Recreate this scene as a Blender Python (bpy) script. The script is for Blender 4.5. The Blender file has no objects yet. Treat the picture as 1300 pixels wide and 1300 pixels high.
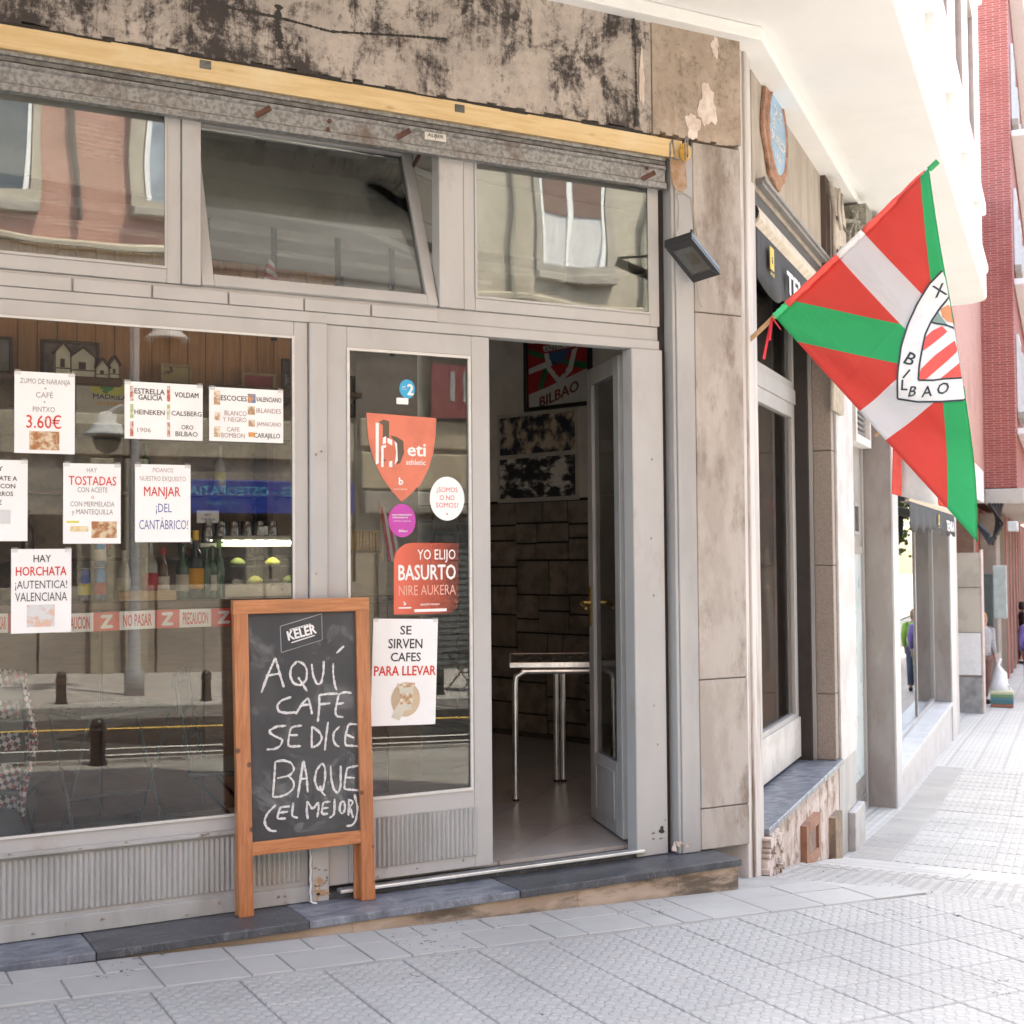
import bpy, math, random
from mathutils import Vector, Matrix
RND = random.Random(11)
sc = bpy.context.scene
COL = sc.collection
# ------------------------------------------------------------------ camera
cd = bpy.data.cameras.new('camera'); cam = bpy.data.objects.new('camera', cd); COL.objects.link(cam)
rt_, dn_, fw_ = [Vector(r) for r in [[0.880089, -0.474735, -0.008403], [0.008238, 0.032962, -0.999423], [0.474738, 0.879512, 0.03292]]]
M = Matrix.Identity(4)
for i in range(3):
    M[i][0] = rt_[i]; M[i][1] = -dn_[i]; M[i][2] = -fw_[i]
M.translation = Vector((0, -5.13, 1.36))
cam.matrix_world = M
cd.sensor_width = 36; cd.lens = 46.85; cd.clip_start = .05; cd.clip_end = 2000
cd.dof.use_dof = True; cd.dof.focus_distance = 6.0; cd.dof.aperture_fstop = 6.3
sc.camera = cam
# ------------------------------------------------------------------ world, sun, exposure
AZ, EL = 60, 65
w = bpy.data.worlds.new('World'); sc.world = w; w.use_nodes = True
wn = w.node_tree; bg = wn.nodes['Background']
sky = wn.nodes.new('ShaderNodeTexSky'); sky.sky_type = 'NISHITA'; sky.sun_disc = False
sky.sun_elevation = math.radians(EL); sky.sun_rotation = math.radians(90-AZ)
sky.air_density = 1.0; sky.dust_density = 2.5; sky.ozone_density = 1.0
wn.links.new(sky.outputs[0], bg.inputs[0]); bg.inputs[1].default_value = .15
sd = bpy.data.lights.new('sun', 'SUN'); sun = bpy.data.objects.new('sun', sd); COL.objects.link(sun)
sd.energy = 2.2; sd.angle = math.radians(.6); sd.color = (1, .95, .88)
sv = Vector((math.cos(math.radians(EL))*math.cos(math.radians(AZ)), math.cos(math.radians(EL))*math.sin(math.radians(AZ)), math.sin(math.radians(EL))))
sun.rotation_euler = sv.to_track_quat('Z', 'Y').to_euler(); sun.location = (0, 0, 30)
sc.view_settings.view_transform = 'Standard'; sc.view_settings.look = 'None'
sc.view_settings.exposure = 3.1; sc.view_settings.use_white_balance = True; sc.view_settings.white_balance_temperature = 7350; sc.view_settings.white_balance_tint = 4; sc.view_settings.gamma = 1; sc.view_settings.use_curve_mapping = False
sc.cycles.use_denoising = True
sc.cycles.max_bounces = 7; sc.cycles.diffuse_bounces = 4; sc.cycles.glossy_bounces = 4
sc.cycles.transparent_max_bounces = 20; sc.cycles.transmission_bounces = 6
sc.cycles.sample_clamp_indirect = 8; sc.cycles.caustics_reflective = False; sc.cycles.caustics_refractive = False
# ------------------------------------------------------------------ frames
PC = Vector((4.02, 0, 0)); D2 = Vector((.77549, .63136, 0)); N2 = Vector((.63136, -.77549, 0))
T2 = Matrix(((D2.x, -N2.x, 0, PC.x), (D2.y, -N2.y, 0, PC.y), (0, 0, 1, 0), (0, 0, 0, 1)))   # (s, depth into building, z)
def lerp(t, a):
    if t <= a[0][0]: return a[0][1]
    for (x0, y0), (x1, y1) in zip(a, a[1:]):
        if t <= x1: return y0+(y1-y0)*(t-x0)/(x1-x0)
    return a[-1][1]
_z2 = [(.35, -.25), (1.27, -.39), (2.84, -.68), (6, -.92), (12.5, -1.16), (18, -1.4), (29, -1.76)]
WS = [(.0, 0)]+[(s_, z_+.04+.0365*(4.02+.77549*s_-.63)) for s_, z_ in _z2]
def gz(x, y):
    x = max(-60, min(70, x)); s = (x-4.02)*D2.x+y*D2.y
    return -.04-.0365*(x-.63)+lerp(s, WS)
def gs(s, off):
    p = PC+D2*s+N2*off; return gz(p.x, p.y)
# ------------------------------------------------------------------ mesh builder
class MB:
    def __init__(s, T=None): s.v = []; s.f = []; s.m = []; s.uv = {}; s.T = T
    def add(s, vs, fs, mi=0):
        b = len(s.v); s.v += [tuple(p) for p in vs]
        for f in fs: s.f.append([b+i for i in f]); s.m.append(mi)
        return s
    def box(s, x0, x1, y0, y1, z0, z1, mi=0):
        if x0 > x1: x0, x1 = x1, x0
        if y0 > y1: y0, y1 = y1, y0
        if z0 > z1: z0, z1 = z1, z0
        v = [(x, y, z) for z in (z0, z1) for y in (y0, y1) for x in (x0, x1)]
        return s.add(v, [(0, 2, 3, 1), (4, 5, 7, 6), (0, 1, 5, 4), (2, 6, 7, 3), (0, 4, 6, 2), (1, 3, 7, 5)], mi)
    def frame(s, x0, x1, z0, z1, t, y0, y1, mi=0, tb=None):
        tb = t if tb is None else tb
        s.box(x0, x0+t, y0, y1, z0, z1, mi); s.box(x1-t, x1, y0, y1, z0, z1, mi)
        s.box(x0+t, x1-t, y0, y1, z1-t, z1, mi); s.box(x0+t, x1-t, y0, y1, z0, z0+tb, mi); return s
    def prism(s, pts, z0, z1, mi=0):       # footprint (x,y), vertical
        n = len(pts); v = [(x, y, z0) for x, y in pts]+[(x, y, z1) for x, y in pts]
        f = [tuple(range(n))[::-1], tuple(range(n, 2*n))]+[(i, (i+1) % n, n+(i+1) % n, n+i) for i in range(n)]
        return s.add(v, f, mi)
    def plate(s, pts, y0, y1, mi=0):       # outline (x,z), thickness in y
        n = len(pts); v = [(x, y0, z) for x, z in pts]+[(x, y1, z) for x, z in pts]
        f = [tuple(range(n)), tuple(range(n, 2*n))[::-1]]+[(i, n+i, n+(i+1) % n, (i+1) % n) for i in range(n)]
        return s.add(v, f, mi)
    def bar(s, a, b, w, h, mi=0, up=(0, 0, 1)):
        a = Vector(a); b = Vector(b); d = (b-a).normalized(); u = Vector(up)
        if abs(d.dot(u)) > .95: u = Vector((0, 1, 0))
        sd_ = d.cross(u).normalized(); u = sd_.cross(d)
        v = [p+sd_*i*w/2+u*j*h/2 for p in (a, b) for i, j in ((-1, -1), (1, -1), (1, 1), (-1, 1))]
        return s.add(v, [(3, 2, 1, 0), (4, 5, 6, 7), (0, 1, 5, 4), (1, 2, 6, 5), (2, 3, 7, 6), (3, 0, 4, 7)], mi)
    def tube(s, pts, r, n=8, mi=0, cap=True):
        pts = [Vector(p) for p in pts]; rr = r if isinstance(r, (list, tuple)) else [r]*len(pts); rings = []; u = None
        for i, p in enumerate(pts):
            d = (pts[min(i+1, len(pts)-1)]-pts[max(i-1, 0)]).normalized()
            if u is None:
                u = Vector((0, 0, 1)) if abs(d.z) < .9 else Vector((1, 0, 0))
            a = d.cross(u).normalized(); u = a.cross(d).normalized()
            rings.append([p+(a*math.cos(2*math.pi*k/n)+u*math.sin(2*math.pi*k/n))*rr[i] for k in range(n)])
        f = []
        for i in range(len(pts)-1):
            for k in range(n): f.append((i*n+k, i*n+(k+1) % n, (i+1)*n+(k+1) % n, (i+1)*n+k))
        if cap: f += [tuple(range(n))[::-1], tuple(range((len(pts)-1)*n, len(pts)*n))]
        return s.add([p for q in rings for p in q], f, mi)
    def lathe(s, prof, c=(0, 0, 0), n=16, mi=0):
        c = Vector(c); v = []; f = []
        for r, z in prof: v += [c+Vector((r*math.cos(2*math.pi*k/n), r*math.sin(2*math.pi*k/n), z)) for k in range(n)]
        for i in range(len(prof)-1):
            for k in range(n): f.append((i*n+k, i*n+(k+1) % n, (i+1)*n+(k+1) % n, (i+1)*n+k))
        f += [tuple(range(n))[::-1], tuple(range((len(prof)-1)*n, len(prof)*n))]
        return s.add(v, f, mi)
    def ribbon(s, pts, wd, y, mi=0, jit=.15, th=0.0006):   # stroke on a plane facing -y, outline (x,z)
        P = []
        for a, b in zip(pts, pts[1:]):
            n = max(1, int(math.dist(a, b)/.006))
            for k in range(n): P.append((a[0]+(b[0]-a[0])*k/n, a[1]+(b[1]-a[1])*k/n))
        P.append(pts[-1])
        for _ in range(2):
            P = [P[0]]+[((P[i-1][0]+2*P[i][0]+P[i+1][0])/4, (P[i-1][1]+2*P[i][1]+P[i+1][1])/4) for i in range(1, len(P)-1)]+[P[-1]]
        v = []
        for i, p in enumerate(P):
            q = P[min(i+1, len(P)-1)]; o = P[max(i-1, 0)]; dx, dz = q[0]-o[0], q[1]-o[1]; l = math.hypot(dx, dz) or 1
            ww = wd/2*(1+RND.uniform(-jit, jit)); e = .6 if i in (0, len(P)-1) else 1
            v += [(p[0]-dz/l*ww*e, y, p[1]+dx/l*ww*e), (p[0]+dz/l*ww*e, y-th, p[1]-dx/l*ww*e)]
        return s.add(v, [(2*i, 2*i+1, 2*i+3, 2*i+2) for i in range(len(P)-1)], mi)
    def text(s, t, mp, size=None, cap=None, w=0, align='C', bold=0, mi=0, res=2):
        g = text_geo(t, 0, res)
        xs = [p[0] for p in g[0]]; 
        if not xs: return s
        cw = max(xs)-min(xs); sz = (cap/.69) if cap else size; kx = (w/cw) if w else sz
        x0 = {'C': -(max(xs)+min(xs))/2, 'L': -min(xs), 'R': -max(xs)}[align]
        o_ = Vector(mp(0, 0)); nn = (Vector(mp(.004, 0))-o_).cross(Vector(mp(0, .004))-o_).normalized()
        for q, (dx, dy) in enumerate([(-.8*bold, 0), (.8*bold, 0), (0, -.6*bold), (0, .6*bold)] if bold > 0 else [(0, 0)]): s.add([tuple(Vector(mp((p[0]+x0+dx)*kx, (p[1]-.345+dy)*sz))+nn*(.00012*q)) for p in g[0]], g[1], mi)
        return s
    def build(s, name, mats, parent=None, label=None, cat=None, group=None, kind=None, bevel=0, smooth=False, seg=1, local=False, auto=False):
        me = bpy.data.meshes.new(name); vs = s.v
        if s.T is not None: vs = [tuple(s.T @ Vector(p)) for p in vs]
        me.from_pydata(vs, [], s.f); 
        for m in (mats if isinstance(mats, (list, tuple)) else [mats]): me.materials.append(m)
        me.polygons.foreach_set('material_index', s.m)
        if smooth or auto: me.polygons.foreach_set('use_smooth', [True]*len(me.polygons))
        me.update()
        o = bpy.data.objects.new(name, me); COL.objects.link(o)
        if auto: 
            me.set_sharp_from_angle(angle=math.radians(35))
        if bevel:
            b = o.modifiers.new('bevel', 'BEVEL'); b.width = bevel; b.segments = seg; b.limit_method = 'ANGLE'; b.angle_limit = math.radians(40)
        return fin(o, parent, label, cat, group, kind, local)
def fin(o, parent=None, label=None, cat=None, group=None, kind=None, local=False):
    if parent is not None:
        o.parent = parent
        if parent.type == 'EMPTY' and not local: o.matrix_parent_inverse = (Matrix.LocRotScale(parent.location, parent.rotation_euler, parent.scale)).inverted()
    if label: o['label'] = label
    if cat: o['category'] = cat
    if group: o['group'] = group
    if kind: o['kind'] = kind
    return o
def thing(name, label, cat, loc=(0, 0, 0), group=None, rotz=0):
    o = bpy.data.objects.new(name, None); COL.objects.link(o); o.location = loc; o.rotation_euler = (0, 0, rotz); o.empty_display_size = .1
    return fin(o, None, label, cat, group)
def kids(o): return [c for c in bpy.data.objects if c.parent == o]
def dup(root, loc, rotz=0, label=None, group=None, scale=1):
    def cp(o, par):
        c = o.copy(); COL.objects.link(c); c.parent = par
        for k in kids(o): cp(k, c)
        return c
    r = cp(root, None); r.location = loc; r.rotation_euler = (0, 0, rotz); r.scale = (scale,)*3
    if label: r['label'] = label
    if group: r['group'] = group
    return r
_tc = {}
def text_geo(t, bold, res):
    k = (t, bold, res)
    if k not in _tc:
        c = bpy.data.curves.new('t', 'FONT'); c.body = t; c.size = 1; c.offset = bold; c.resolution_u = res
        o = bpy.data.objects.new('t', c); me = bpy.data.meshes.new_from_object(o)
        _tc[k] = ([(v.co.x, v.co.y) for v in me.vertices], [tuple(p.vertices) for p in me.polygons])
        bpy.data.objects.remove(o); bpy.data.curves.remove(c); bpy.data.meshes.remove(me)
    return _tc[k]
def FM(x, y, z, rot=0):      # text on a plane facing -y
    c, s_ = math.cos(rot), math.sin(rot)
    return lambda u, v: (x+u*c-v*s_, y, z+u*s_+v*c)
# ------------------------------------------------------------------ materials
def nd(nt, t, ins=None, **at):
    n = nt.nodes.new('ShaderNode'+t)
    for k, v in at.items(): setattr(n, k, v)
    for k, v in (ins or {}).items():
        if isinstance(v, bpy.types.NodeSocket): nt.links.new(v, n.inputs[k])
        elif isinstance(v, bpy.types.Node): nt.links.new(v.outputs[0], n.inputs[k])
        else:
            if isinstance(v, tuple) and len(v) == 3 and n.inputs[k].type == 'RGBA': v = (*v, 1)
            n.inputs[k].default_value = v
    return n
def ma(nt, op, a, b=0.0, c=None):
    ins = {0: a, 1: b}
    if c is not None: ins[2] = c
    return nd(nt, 'Math', ins, operation=op)
def mixc(nt, f, a, b, bt='MIX'):
    n = nt.nodes.new('ShaderNodeMix'); n.data_type = 'RGBA'; n.blend_type = bt
    for i, v in ((0, f), (6, a), (7, b)):
        if isinstance(v, bpy.types.NodeSocket): nt.links.new(v, n.inputs[i])
        elif isinstance(v, bpy.types.Node): nt.links.new(v.outputs[0], n.inputs[i])
        else: n.inputs[i].default_value = (*v, 1) if isinstance(v, tuple) else v
    return n.outputs[2]
def ramp(nt, f, a, b):
    n = nd(nt, 'MapRange', {0: f, 1: a, 2: b}); n.interpolation_type = 'SMOOTHSTEP'; return n.outputs[0]
def newm(name):
    m = bpy.data.materials.new(name); m.use_nodes = True; nt = m.node_tree; b = nt.nodes['Principled BSDF']; return m, nt, b
def noi(nt, vec, scale, detail=5, rough=.6, dist=0):
    return nd(nt, 'TexNoise', {'Vector': vec, 'Scale': scale, 'Detail': detail, 'Roughness': rough, 'Distortion': dist}).outputs[0]
def mapv(nt, vec, scale=(1, 1, 1), loc=(0, 0, 0), rot=(0, 0, 0)):
    return nd(nt, 'Mapping', {'Vector': vec, 'Scale': scale, 'Location': loc, 'Rotation': rot}).outputs[0]
def mat(name, c, c2=None, scale=6, rough=.6, metal=0, bump=0, bs=80, lo=.4, hi=.62, stretch=(1, 1, 1), rvar=.12, dirt=None, dscale=2, dlo=.55, dhi=.75, vary=0, spec=.5, coat=0):
    m, nt, b = newm(name); tc = nd(nt, 'TexCoord').outputs['Object']
    v = mapv(nt, tc, stretch); n1 = noi(nt, v, scale)
    c2 = c2 or tuple(x*.82 for x in c)
    col = mixc(nt, ramp(nt, n1, lo, hi), c, c2)
    if dirt:
        col = mixc(nt, ramp(nt, noi(nt, v, dscale, 8, .7), dlo, dhi), col, dirt)
    if vary:
        oi = nd(nt, 'ObjectInfo').outputs['Random']
        col = mixc(nt, ma(nt, 'MULTIPLY', oi, vary), col, tuple(x*.55 for x in c))
    nt.links.new(col, b.inputs['Base Color'])
    r = nd(nt, 'MapRange', {0: noi(nt, v, scale*2.3), 3: rough-rvar, 4: min(1, rough+rvar)}).outputs[0]
    nt.links.new(r, b.inputs['Roughness']); b.inputs['Metallic'].default_value = metal; b.inputs['Specular IOR Level'].default_value = spec
    if coat: b.inputs['Coat Weight'].default_value = coat
    if bump:
        bp = nd(nt, 'Bump', {'Height': noi(nt, v, bs, 6, .7), 'Strength': bump, 'Distance': .004})
        nt.links.new(bp.outputs[0], b.inputs['Normal'])
    return m
def flat(name, c, rough=.6, metal=0): return mat(name, c, tuple(x*.93 for x in c), 14, rough, metal)
def emis(name, c, st):
    m, nt, b = newm(name); b.inputs['Emission Color'].default_value = (*c, 1); b.inputs['Emission Strength'].default_value = st; b.inputs['Base Color'].default_value = (*c, 1); return m
def glass(name, refl=.03, tint=(.93, .95, .94), wav=.0, wsc=1.2, rough=.0):
    m, nt, b = newm(name); nt.nodes.remove(b); out = nt.nodes['Material Output']
    tr = nd(nt, 'BsdfTransparent', {0: tint}); gl = nd(nt, 'BsdfGlossy', {'Color': (1, 1, 1), 'Roughness': rough})
    fr = nd(nt, 'Fresnel', {0: 1.5}); f = ma(nt, 'ADD', ma(nt, 'MULTIPLY', fr.outputs[0], .95).outputs[0], refl); f.use_clamp = True
    if wav:
        tc = nd(nt, 'TexCoord').outputs['Object']
        bp = nd(nt, 'Bump', {'Height': noi(nt, tc, wsc, 1, .3), 'Strength': 1.0, 'Distance': wav}); nt.links.new(bp.outputs[0], gl.inputs['Normal'])
    mx = nd(nt, 'MixShader', {0: f, 1: tr, 2: gl}); nt.links.new(mx.outputs[0], out.inputs[0]); return m
# paints and stones
PAINT = mat('grey_paint', (.435, .425, .42), (.40, .39, .386), 3, .45, bump=.06, bs=160, dirt=(.33, .28, .25), dscale=4, dlo=.55, dhi=.8, stretch=(1, 1, .45))
PAINT2 = mat('grey_paint_low', (.395, .392, .388), (.32, .315, .305), 4, .5, bump=.08, bs=140, dirt=(.25, .20, .16), dscale=5, dlo=.6, dhi=.8, stretch=(1, 1, .35))
STEELP = mat('grey_painted_steel', (.40, .39, .385), (.34, .33, .33), 3, .4, bump=.05, dirt=(.22, .17, .13), dscale=7, dlo=.64, dhi=.8, stretch=(1, 1, .3))
DARKGAP = mat('dark_rebate', (.035, .028, .025), rough=.8)
GALV = mat('galvanised', (.31, .305, .30), (.18, .175, .168), 55, .55, .35, bump=.3, bs=90, dirt=(.14, .10, .085), dscale=4, dlo=.5, dhi=.75)
GALV2 = mat('galvanised_dark', (.16, .155, .15), (.09, .085, .08), 20, .6, .3, bump=.2)
PINE = None
def pine():
    m, nt, b = newm('pine_timber'); tc = nd(nt, 'TexCoord').outputs['Object']
    v = mapv(nt, tc, (1.2, 8, 14)); n = noi(nt, v, 3, 6, .6, .6)
    col = mixc(nt, ramp(nt, n, .35, .7), (.66, .49, .27), (.58, .40, .20))
    vo = nd(nt, 'TexVoronoi', {'Vector': mapv(nt, tc, (3.3, 1, 9)), 'Scale': 1.0}).outputs[0]
    col = mixc(nt, ramp(nt, vo, .16, .07), col, (.22, .085, .03))
    g = noi(nt, mapv(nt, tc, (1, 1, 1)), 2.2, 5)
    col = mixc(nt, ramp(nt, g, .52, .8), col, (.72, .60, .42))
    nt.links.new(col, b.inputs['Base Color']); b.inputs['Roughness'].default_value = .65; return m
PINE = pine()
def stained(name, base, base2, dark, amt, streak=1.0):
    m, nt, b = newm(name); tc = nd(nt, 'TexCoord').outputs['Object']
    col = mixc(nt, ramp(nt, noi(nt, tc, 5, 8, .7), .38, .62), base, base2)
    col = mixc(nt, ramp(nt, noi(nt, tc, 34, 6, .75), .52, .72), col, tuple(x*.55 for x in base))
    st = noi(nt, mapv(nt, tc, (5.5, 1, .8)), 2.2, 9, .72, .8)
    bl = noi(nt, mapv(nt, tc, (1.2, 1, 1.3), (3.1, 0, 1.7)), 2.1, 10, .78, .35)
    fx = nd(nt, 'SeparateXYZ', {0: tc})
    side = ramp(nt, fx.outputs[0], 2.7, -.2)        # the old black crust lies on the left of the lintel
    f = ma(nt, 'ADD', ma(nt, 'MULTIPLY', st, .36).outputs[0], ma(nt, 'MULTIPLY', bl, .76).outputs[0])
    f = ma(nt, 'ADD', f.outputs[0], ma(nt, 'MULTIPLY', side, amt).outputs[0])
    sp = noi(nt, tc, 55, 4, .8); f = ma(nt, 'ADD', f.outputs[0], ma(nt, 'MULTIPLY', sp, .16).outputs[0])
    k = ramp(nt, f.outputs[0], .62, .73)
    col = mixc(nt, ma(nt, 'MULTIPLY', k, streak).outputs[0], col, dark)
    rs = ramp(nt, noi(nt, mapv(nt, tc, (3, 1, .9), (9, 0, 4)), 3, 5), .62, .75)
    col = mixc(nt, ma(nt, 'MULTIPLY', rs, .5).outputs[0], col, (.25, .135, .06))
    nt.links.new(col, b.inputs['Base Color']); b.inputs['Roughness'].default_value = .9
    h = ma(nt, 'ADD', noi(nt, tc, 40, 8, .75), ma(nt, 'MULTIPLY', k, -.7).outputs[0])
    bp = nd(nt, 'Bump', {'Height': h.outputs[0], 'Strength': .7, 'Distance': .006}); nt.links.new(bp.outputs[0], b.inputs['Normal'])
    return m
CRUST = stained('stained_render', (.49, .42, .375), (.38, .325, .29), (.05, .04, .038), .06)
CONC = stained('old_concrete', (.44, .355, .29), (.36, .28, .22), (.17, .12, .09), -.06, .6)
CONC2 = mat('beige_concrete', (.42, .37, .32), (.35, .30, .26), 5, .85, bump=.35, bs=60, dirt=(.24, .18, .14), dscale=3, dlo=.55, dhi=.75, stretch=(1.6, 1.6, .5))
PLASTER = mat('flaking_plaster', (.60, .52, .48), (.47, .38, .33), 9, .85, bump=.6, bs=45, dirt=(.25, .17, .12), dscale=6, dlo=.5, dhi=.62)
GRANITE = mat('speckled_stone', (.45, .405, .37), (.37, .325, .29), 6, .85, bump=.5, bs=70, dirt=(.21, .165, .135), dscale=3.5, dlo=.48, dhi=.68, vary=.1, stretch=(1.3, 1.3, .55))
TRIM = mat('weathered_trim', (.58, .545, .52), (.47, .43, .405), 4, .7, bump=.4, bs=50, stretch=(2.5, 2.5, .22), dirt=(.27, .21, .18), dscale=3.5, dlo=.54, dhi=.66)
def marble(name, c1, c2, vein):
    m, nt, b = newm(name); tc = nd(nt, 'TexCoord').outputs['Object']
    n = noi(nt, mapv(nt, tc, (1.5, 3, 1)), 4, 9, .65, 1.2); col = mixc(nt, ramp(nt, n, .35, .66), c1, c2)
    v = noi(nt, mapv(nt, tc, (1.3, 3.2, 1), (5, 2, 0)), 3.5, 8, .6, 1.5)
    a = ma(nt, 'ABSOLUTE', ma(nt, 'SUBTRACT', v, .5).outputs[0]); k = ramp(nt, a.outputs[0], .012, .0)
    w2 = ramp(nt, noi(nt, tc, 60, 6, .8), .56, .7)
    col = mixc(nt, ma(nt, 'MULTIPLY', k, .3).outputs[0], col, vein); col = mixc(nt, ma(nt, 'MULTIPLY', w2, .35).outputs[0], col, vein)
    nt.links.new(col, b.inputs['Base Color'])
    nt.links.new(nd(nt, 'MapRange', {0: n, 3: .25, 4: .6}).outputs[0], b.inputs['Roughness']); return m
MARB_D = marble('dark_marble', (.045, .048, .056), (.085, .088, .098), (.34, .34, .36))
MARB_L = marble('grey_marble', (.21, .225, .26), (.10, .11, .135), (.50, .51, .55))
RISER = mat('riser_render', (.46, .36, .28), (.36, .27, .20), 6, .85, bump=.5, bs=50, dirt=(.13, .10, .075), dscale=3.5, dlo=.5, dhi=.66, stretch=(.5, 1, 1.6))
WOODO = None
def wood(name, c1, c2, ax=(1, 1, 14), rough=.45, knots=.08, coat=0):
    m, nt, b = newm(name); tc = nd(nt, 'TexCoord').outputs['Object']
    n = noi(nt, mapv(nt, tc, ax), 4, 7, .6, .8); col = mixc(nt, ramp(nt, n, .35, .68), c1, c2)
    big = noi(nt, tc, 3.2, 3); col = mixc(nt, ma(nt, 'MULTIPLY', ramp(nt, big, .5, .75), .45).outputs[0], col, tuple(x*.5 for x in c1))
    vo = nd(nt, 'TexVoronoi', {'Vector': tc, 'Scale': 7.0}).outputs[0]
    col = mixc(nt, ma(nt, 'MULTIPLY', ramp(nt, vo, knots, knots*.4), .9).outputs[0], col, tuple(x*.15 for x in c1))
    nt.links.new(col, b.inputs['Base Color']); b.inputs['Roughness'].default_value = rough; b.inputs['Coat Weight'].default_value = coat
    bp = nd(nt, 'Bump', {'Height': n, 'Strength': .15, 'Distance': .002}); nt.links.new(bp.outputs[0], b.inputs['Normal']); return m
BOARDW = wood('stained_board_wood', (.47, .185, .075), (.34, .115, .042), (22, 22, 1.6), .4, .1, .2)
BOARDH = wood('stained_board_wood_h', (.50, .20, .08), (.36, .125, .045), (1.6, 22, 22), .4, .1, .2)
PANELW = wood('wall_panel_wood', (.62, .31, .13), (.50, .22, .085), (12, 12, .7), .35, .0)
COUNTW = wood('counter_wood', (.10, .045, .022), (.06, .026, .014), (2, 12, 12), .3, .0)
PALEW = wood('crate_wood', (.50, .33, .17), (.40, .25, .12), (2, 14, 14), .6, .0)
CHALKB = mat('chalkboard', (.047, .047, .050), (.062, .062, .064), 3, .75, bump=.03, dirt=(.11, .11, .115), dscale=2.2, dlo=.62, dhi=.85, stretch=(1.5, 1, .8))
CHALK = mat('chalk', (.84, .83, .82), (.60, .59, .59), 120, .9, lo=.5, hi=.7)
_nt = CHALK.node_tree; _tco = nd(_nt, 'TexCoord').outputs['Object']; _nt.links.new(nd(_nt, 'MapRange', {0: noi(_nt, _tco, 420, 3, .8), 1: .38, 2: .56, 3: .25, 4: 1.0}).outputs[0], _nt.nodes['Principled BSDF'].inputs['Alpha'])
SMUDGE = mat('chalk_smudge', (.5, .5, .5)); _nt = SMUDGE.node_tree; _tco = nd(_nt, 'TexCoord').outputs['Object']; _nt.links.new(nd(_nt, 'MapRange', {0: noi(_nt, _tco, 7, 7, .7, .6), 1: .52, 2: .8, 3: 0.0, 4: .30}).outputs[0], _nt.nodes['Principled BSDF'].inputs['Alpha'])
CHALKG = flat('logo_grey', (.38, .38, .39)); LOGOW = flat('logo_white', (.8, .8, .8))
PAPER = mat('paper', (.82, .82, .83), (.78, .78, .79), 3, .6)
INK = flat('ink_black', (.045, .045, .05)); INKG = flat('ink_grey', (.24, .23, .23)); INKR = flat('ink_red', (.62, .05, .04)); INKB = flat('ink_blue', (.09, .13, .36)); INKP = flat('ink_pinkgrey', (.40, .30, .29))
GLASS = glass('window_glass', .0, (.97, .98, .975), .00006, 1.6)
GLASSW = glass('wavy_transom_glass', .06, (.93, .95, .94), .006, 1.5)
GLASSC = glass('clear_glass', .0, (.95, .97, .96))
SKYW = flat('white_paint', (.80, .78, .765), .5)
SOFF = mat('soffit_white', (.83, .825, .82), (.80, .795, .79), 1.5, .7, bump=.08, bs=30, dirt=(.68, .66, .64), dscale=1.6, dlo=.55, dhi=.85)
BLACKM = flat('black_metal', (.02, .021, .023), .35); CHROME = mat('chrome_tube', (.88, .87, .86), None, 8, .3, 1.0, rvar=.06)
ALU = mat('aluminium_strip', (.90, .90, .91), None, 8, .42, .9, rvar=.08); BRASS = mat('brass', (.62, .42, .14), None, 20, .25, 1.0)
# ================================================================== large structure: ground
XB0, XB1 = -9.0, 4.02
bd = thing('bar_building', 'white corner building with an old bar on its ground floor, chamfered street corner', 'building', (4.02, 0, 0))
LINT = CRUST
# lintel: three weathered render panels above the timber
for a, b, mt, lb in ((-9, .62, CRUST, None), (.625, 3.50, CRUST, 'black crusted render panel with drips'), (3.503, 4.015, CONC, 'bare concrete panel with plaster patches')):
    m = MB(); n = 60 if b-a > 1 else 14
    for i in range(n):      # ragged broken lower edge
        xa = a+(b-a)*i/n; xb = a+(b-a)*(i+1)/n; zb = 3.322+RND.uniform(-.006, .012)
        m.box(xa, xb, -.045 if mt is CRUST else -.052, .2, zb, 3.9)
    m.build('lintel_panel', mt, bd, lb)
for x in (1.30,):    # cracked joint between two render coats
    m = MB(); pts = [(1.415, 3.544), (1.525, 3.528), (1.693, 3.528), (1.92, 3.511), (2.272, 3.555), (2.449, 3.573)]
    m.ribbon(pts, .010, -.0462, jit=.5); CRK = mat('crack_black', (.03, .025, .022)); m.build('crack', CRK, bd); m = MB(); pts = [(1.7, 3.58), (1.693, 3.502), (1.706, 3.402)]; m.ribbon(pts, .026, -.0465, jit=.6); m.build('crack', CRK, bd); m = MB()
    m.ribbon([(3.398, 3.926), (3.408, 3.706), (3.412, 3.339)], .012, -.0532, jit=.6)
    m.build('crack', CRK, bd)
def patch(m, cx, cz, rx, rz, y, n=26, am=.35):
    ph = [RND.uniform(0, 6) for _ in range(4)]
    pts = []
    for k in range(n):
        t = 2*math.pi*k/n; r = 1+am*(.5*math.sin(3*t+ph[0])+.35*math.sin(5*t+ph[1])+.3*math.sin(9*t+ph[2]))
        pts.append((cx+rx*r*math.cos(t), cz+rz*r*math.sin(t)))
    m.plate(pts[::-1] if False else pts, y-.0025, y)
WPL = mat('bare_plaster', (.70, .62, .56), (.55, .44, .38), 12, .9, bump=.5, bs=60)
m = MB()
for px, pz, rx, rz in ((3.815, 3.491, 0.05, 0.1), (3.73, 3.384, 0.04, 0.06), (3.442, 3.563, 0.014, 0.12), (3.866, 3.785, 0.02, 0.05)): m = MB(); patch(m, px, pz, rx, rz, -.0525); m.build('plaster_patch', WPL, bd)

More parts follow.
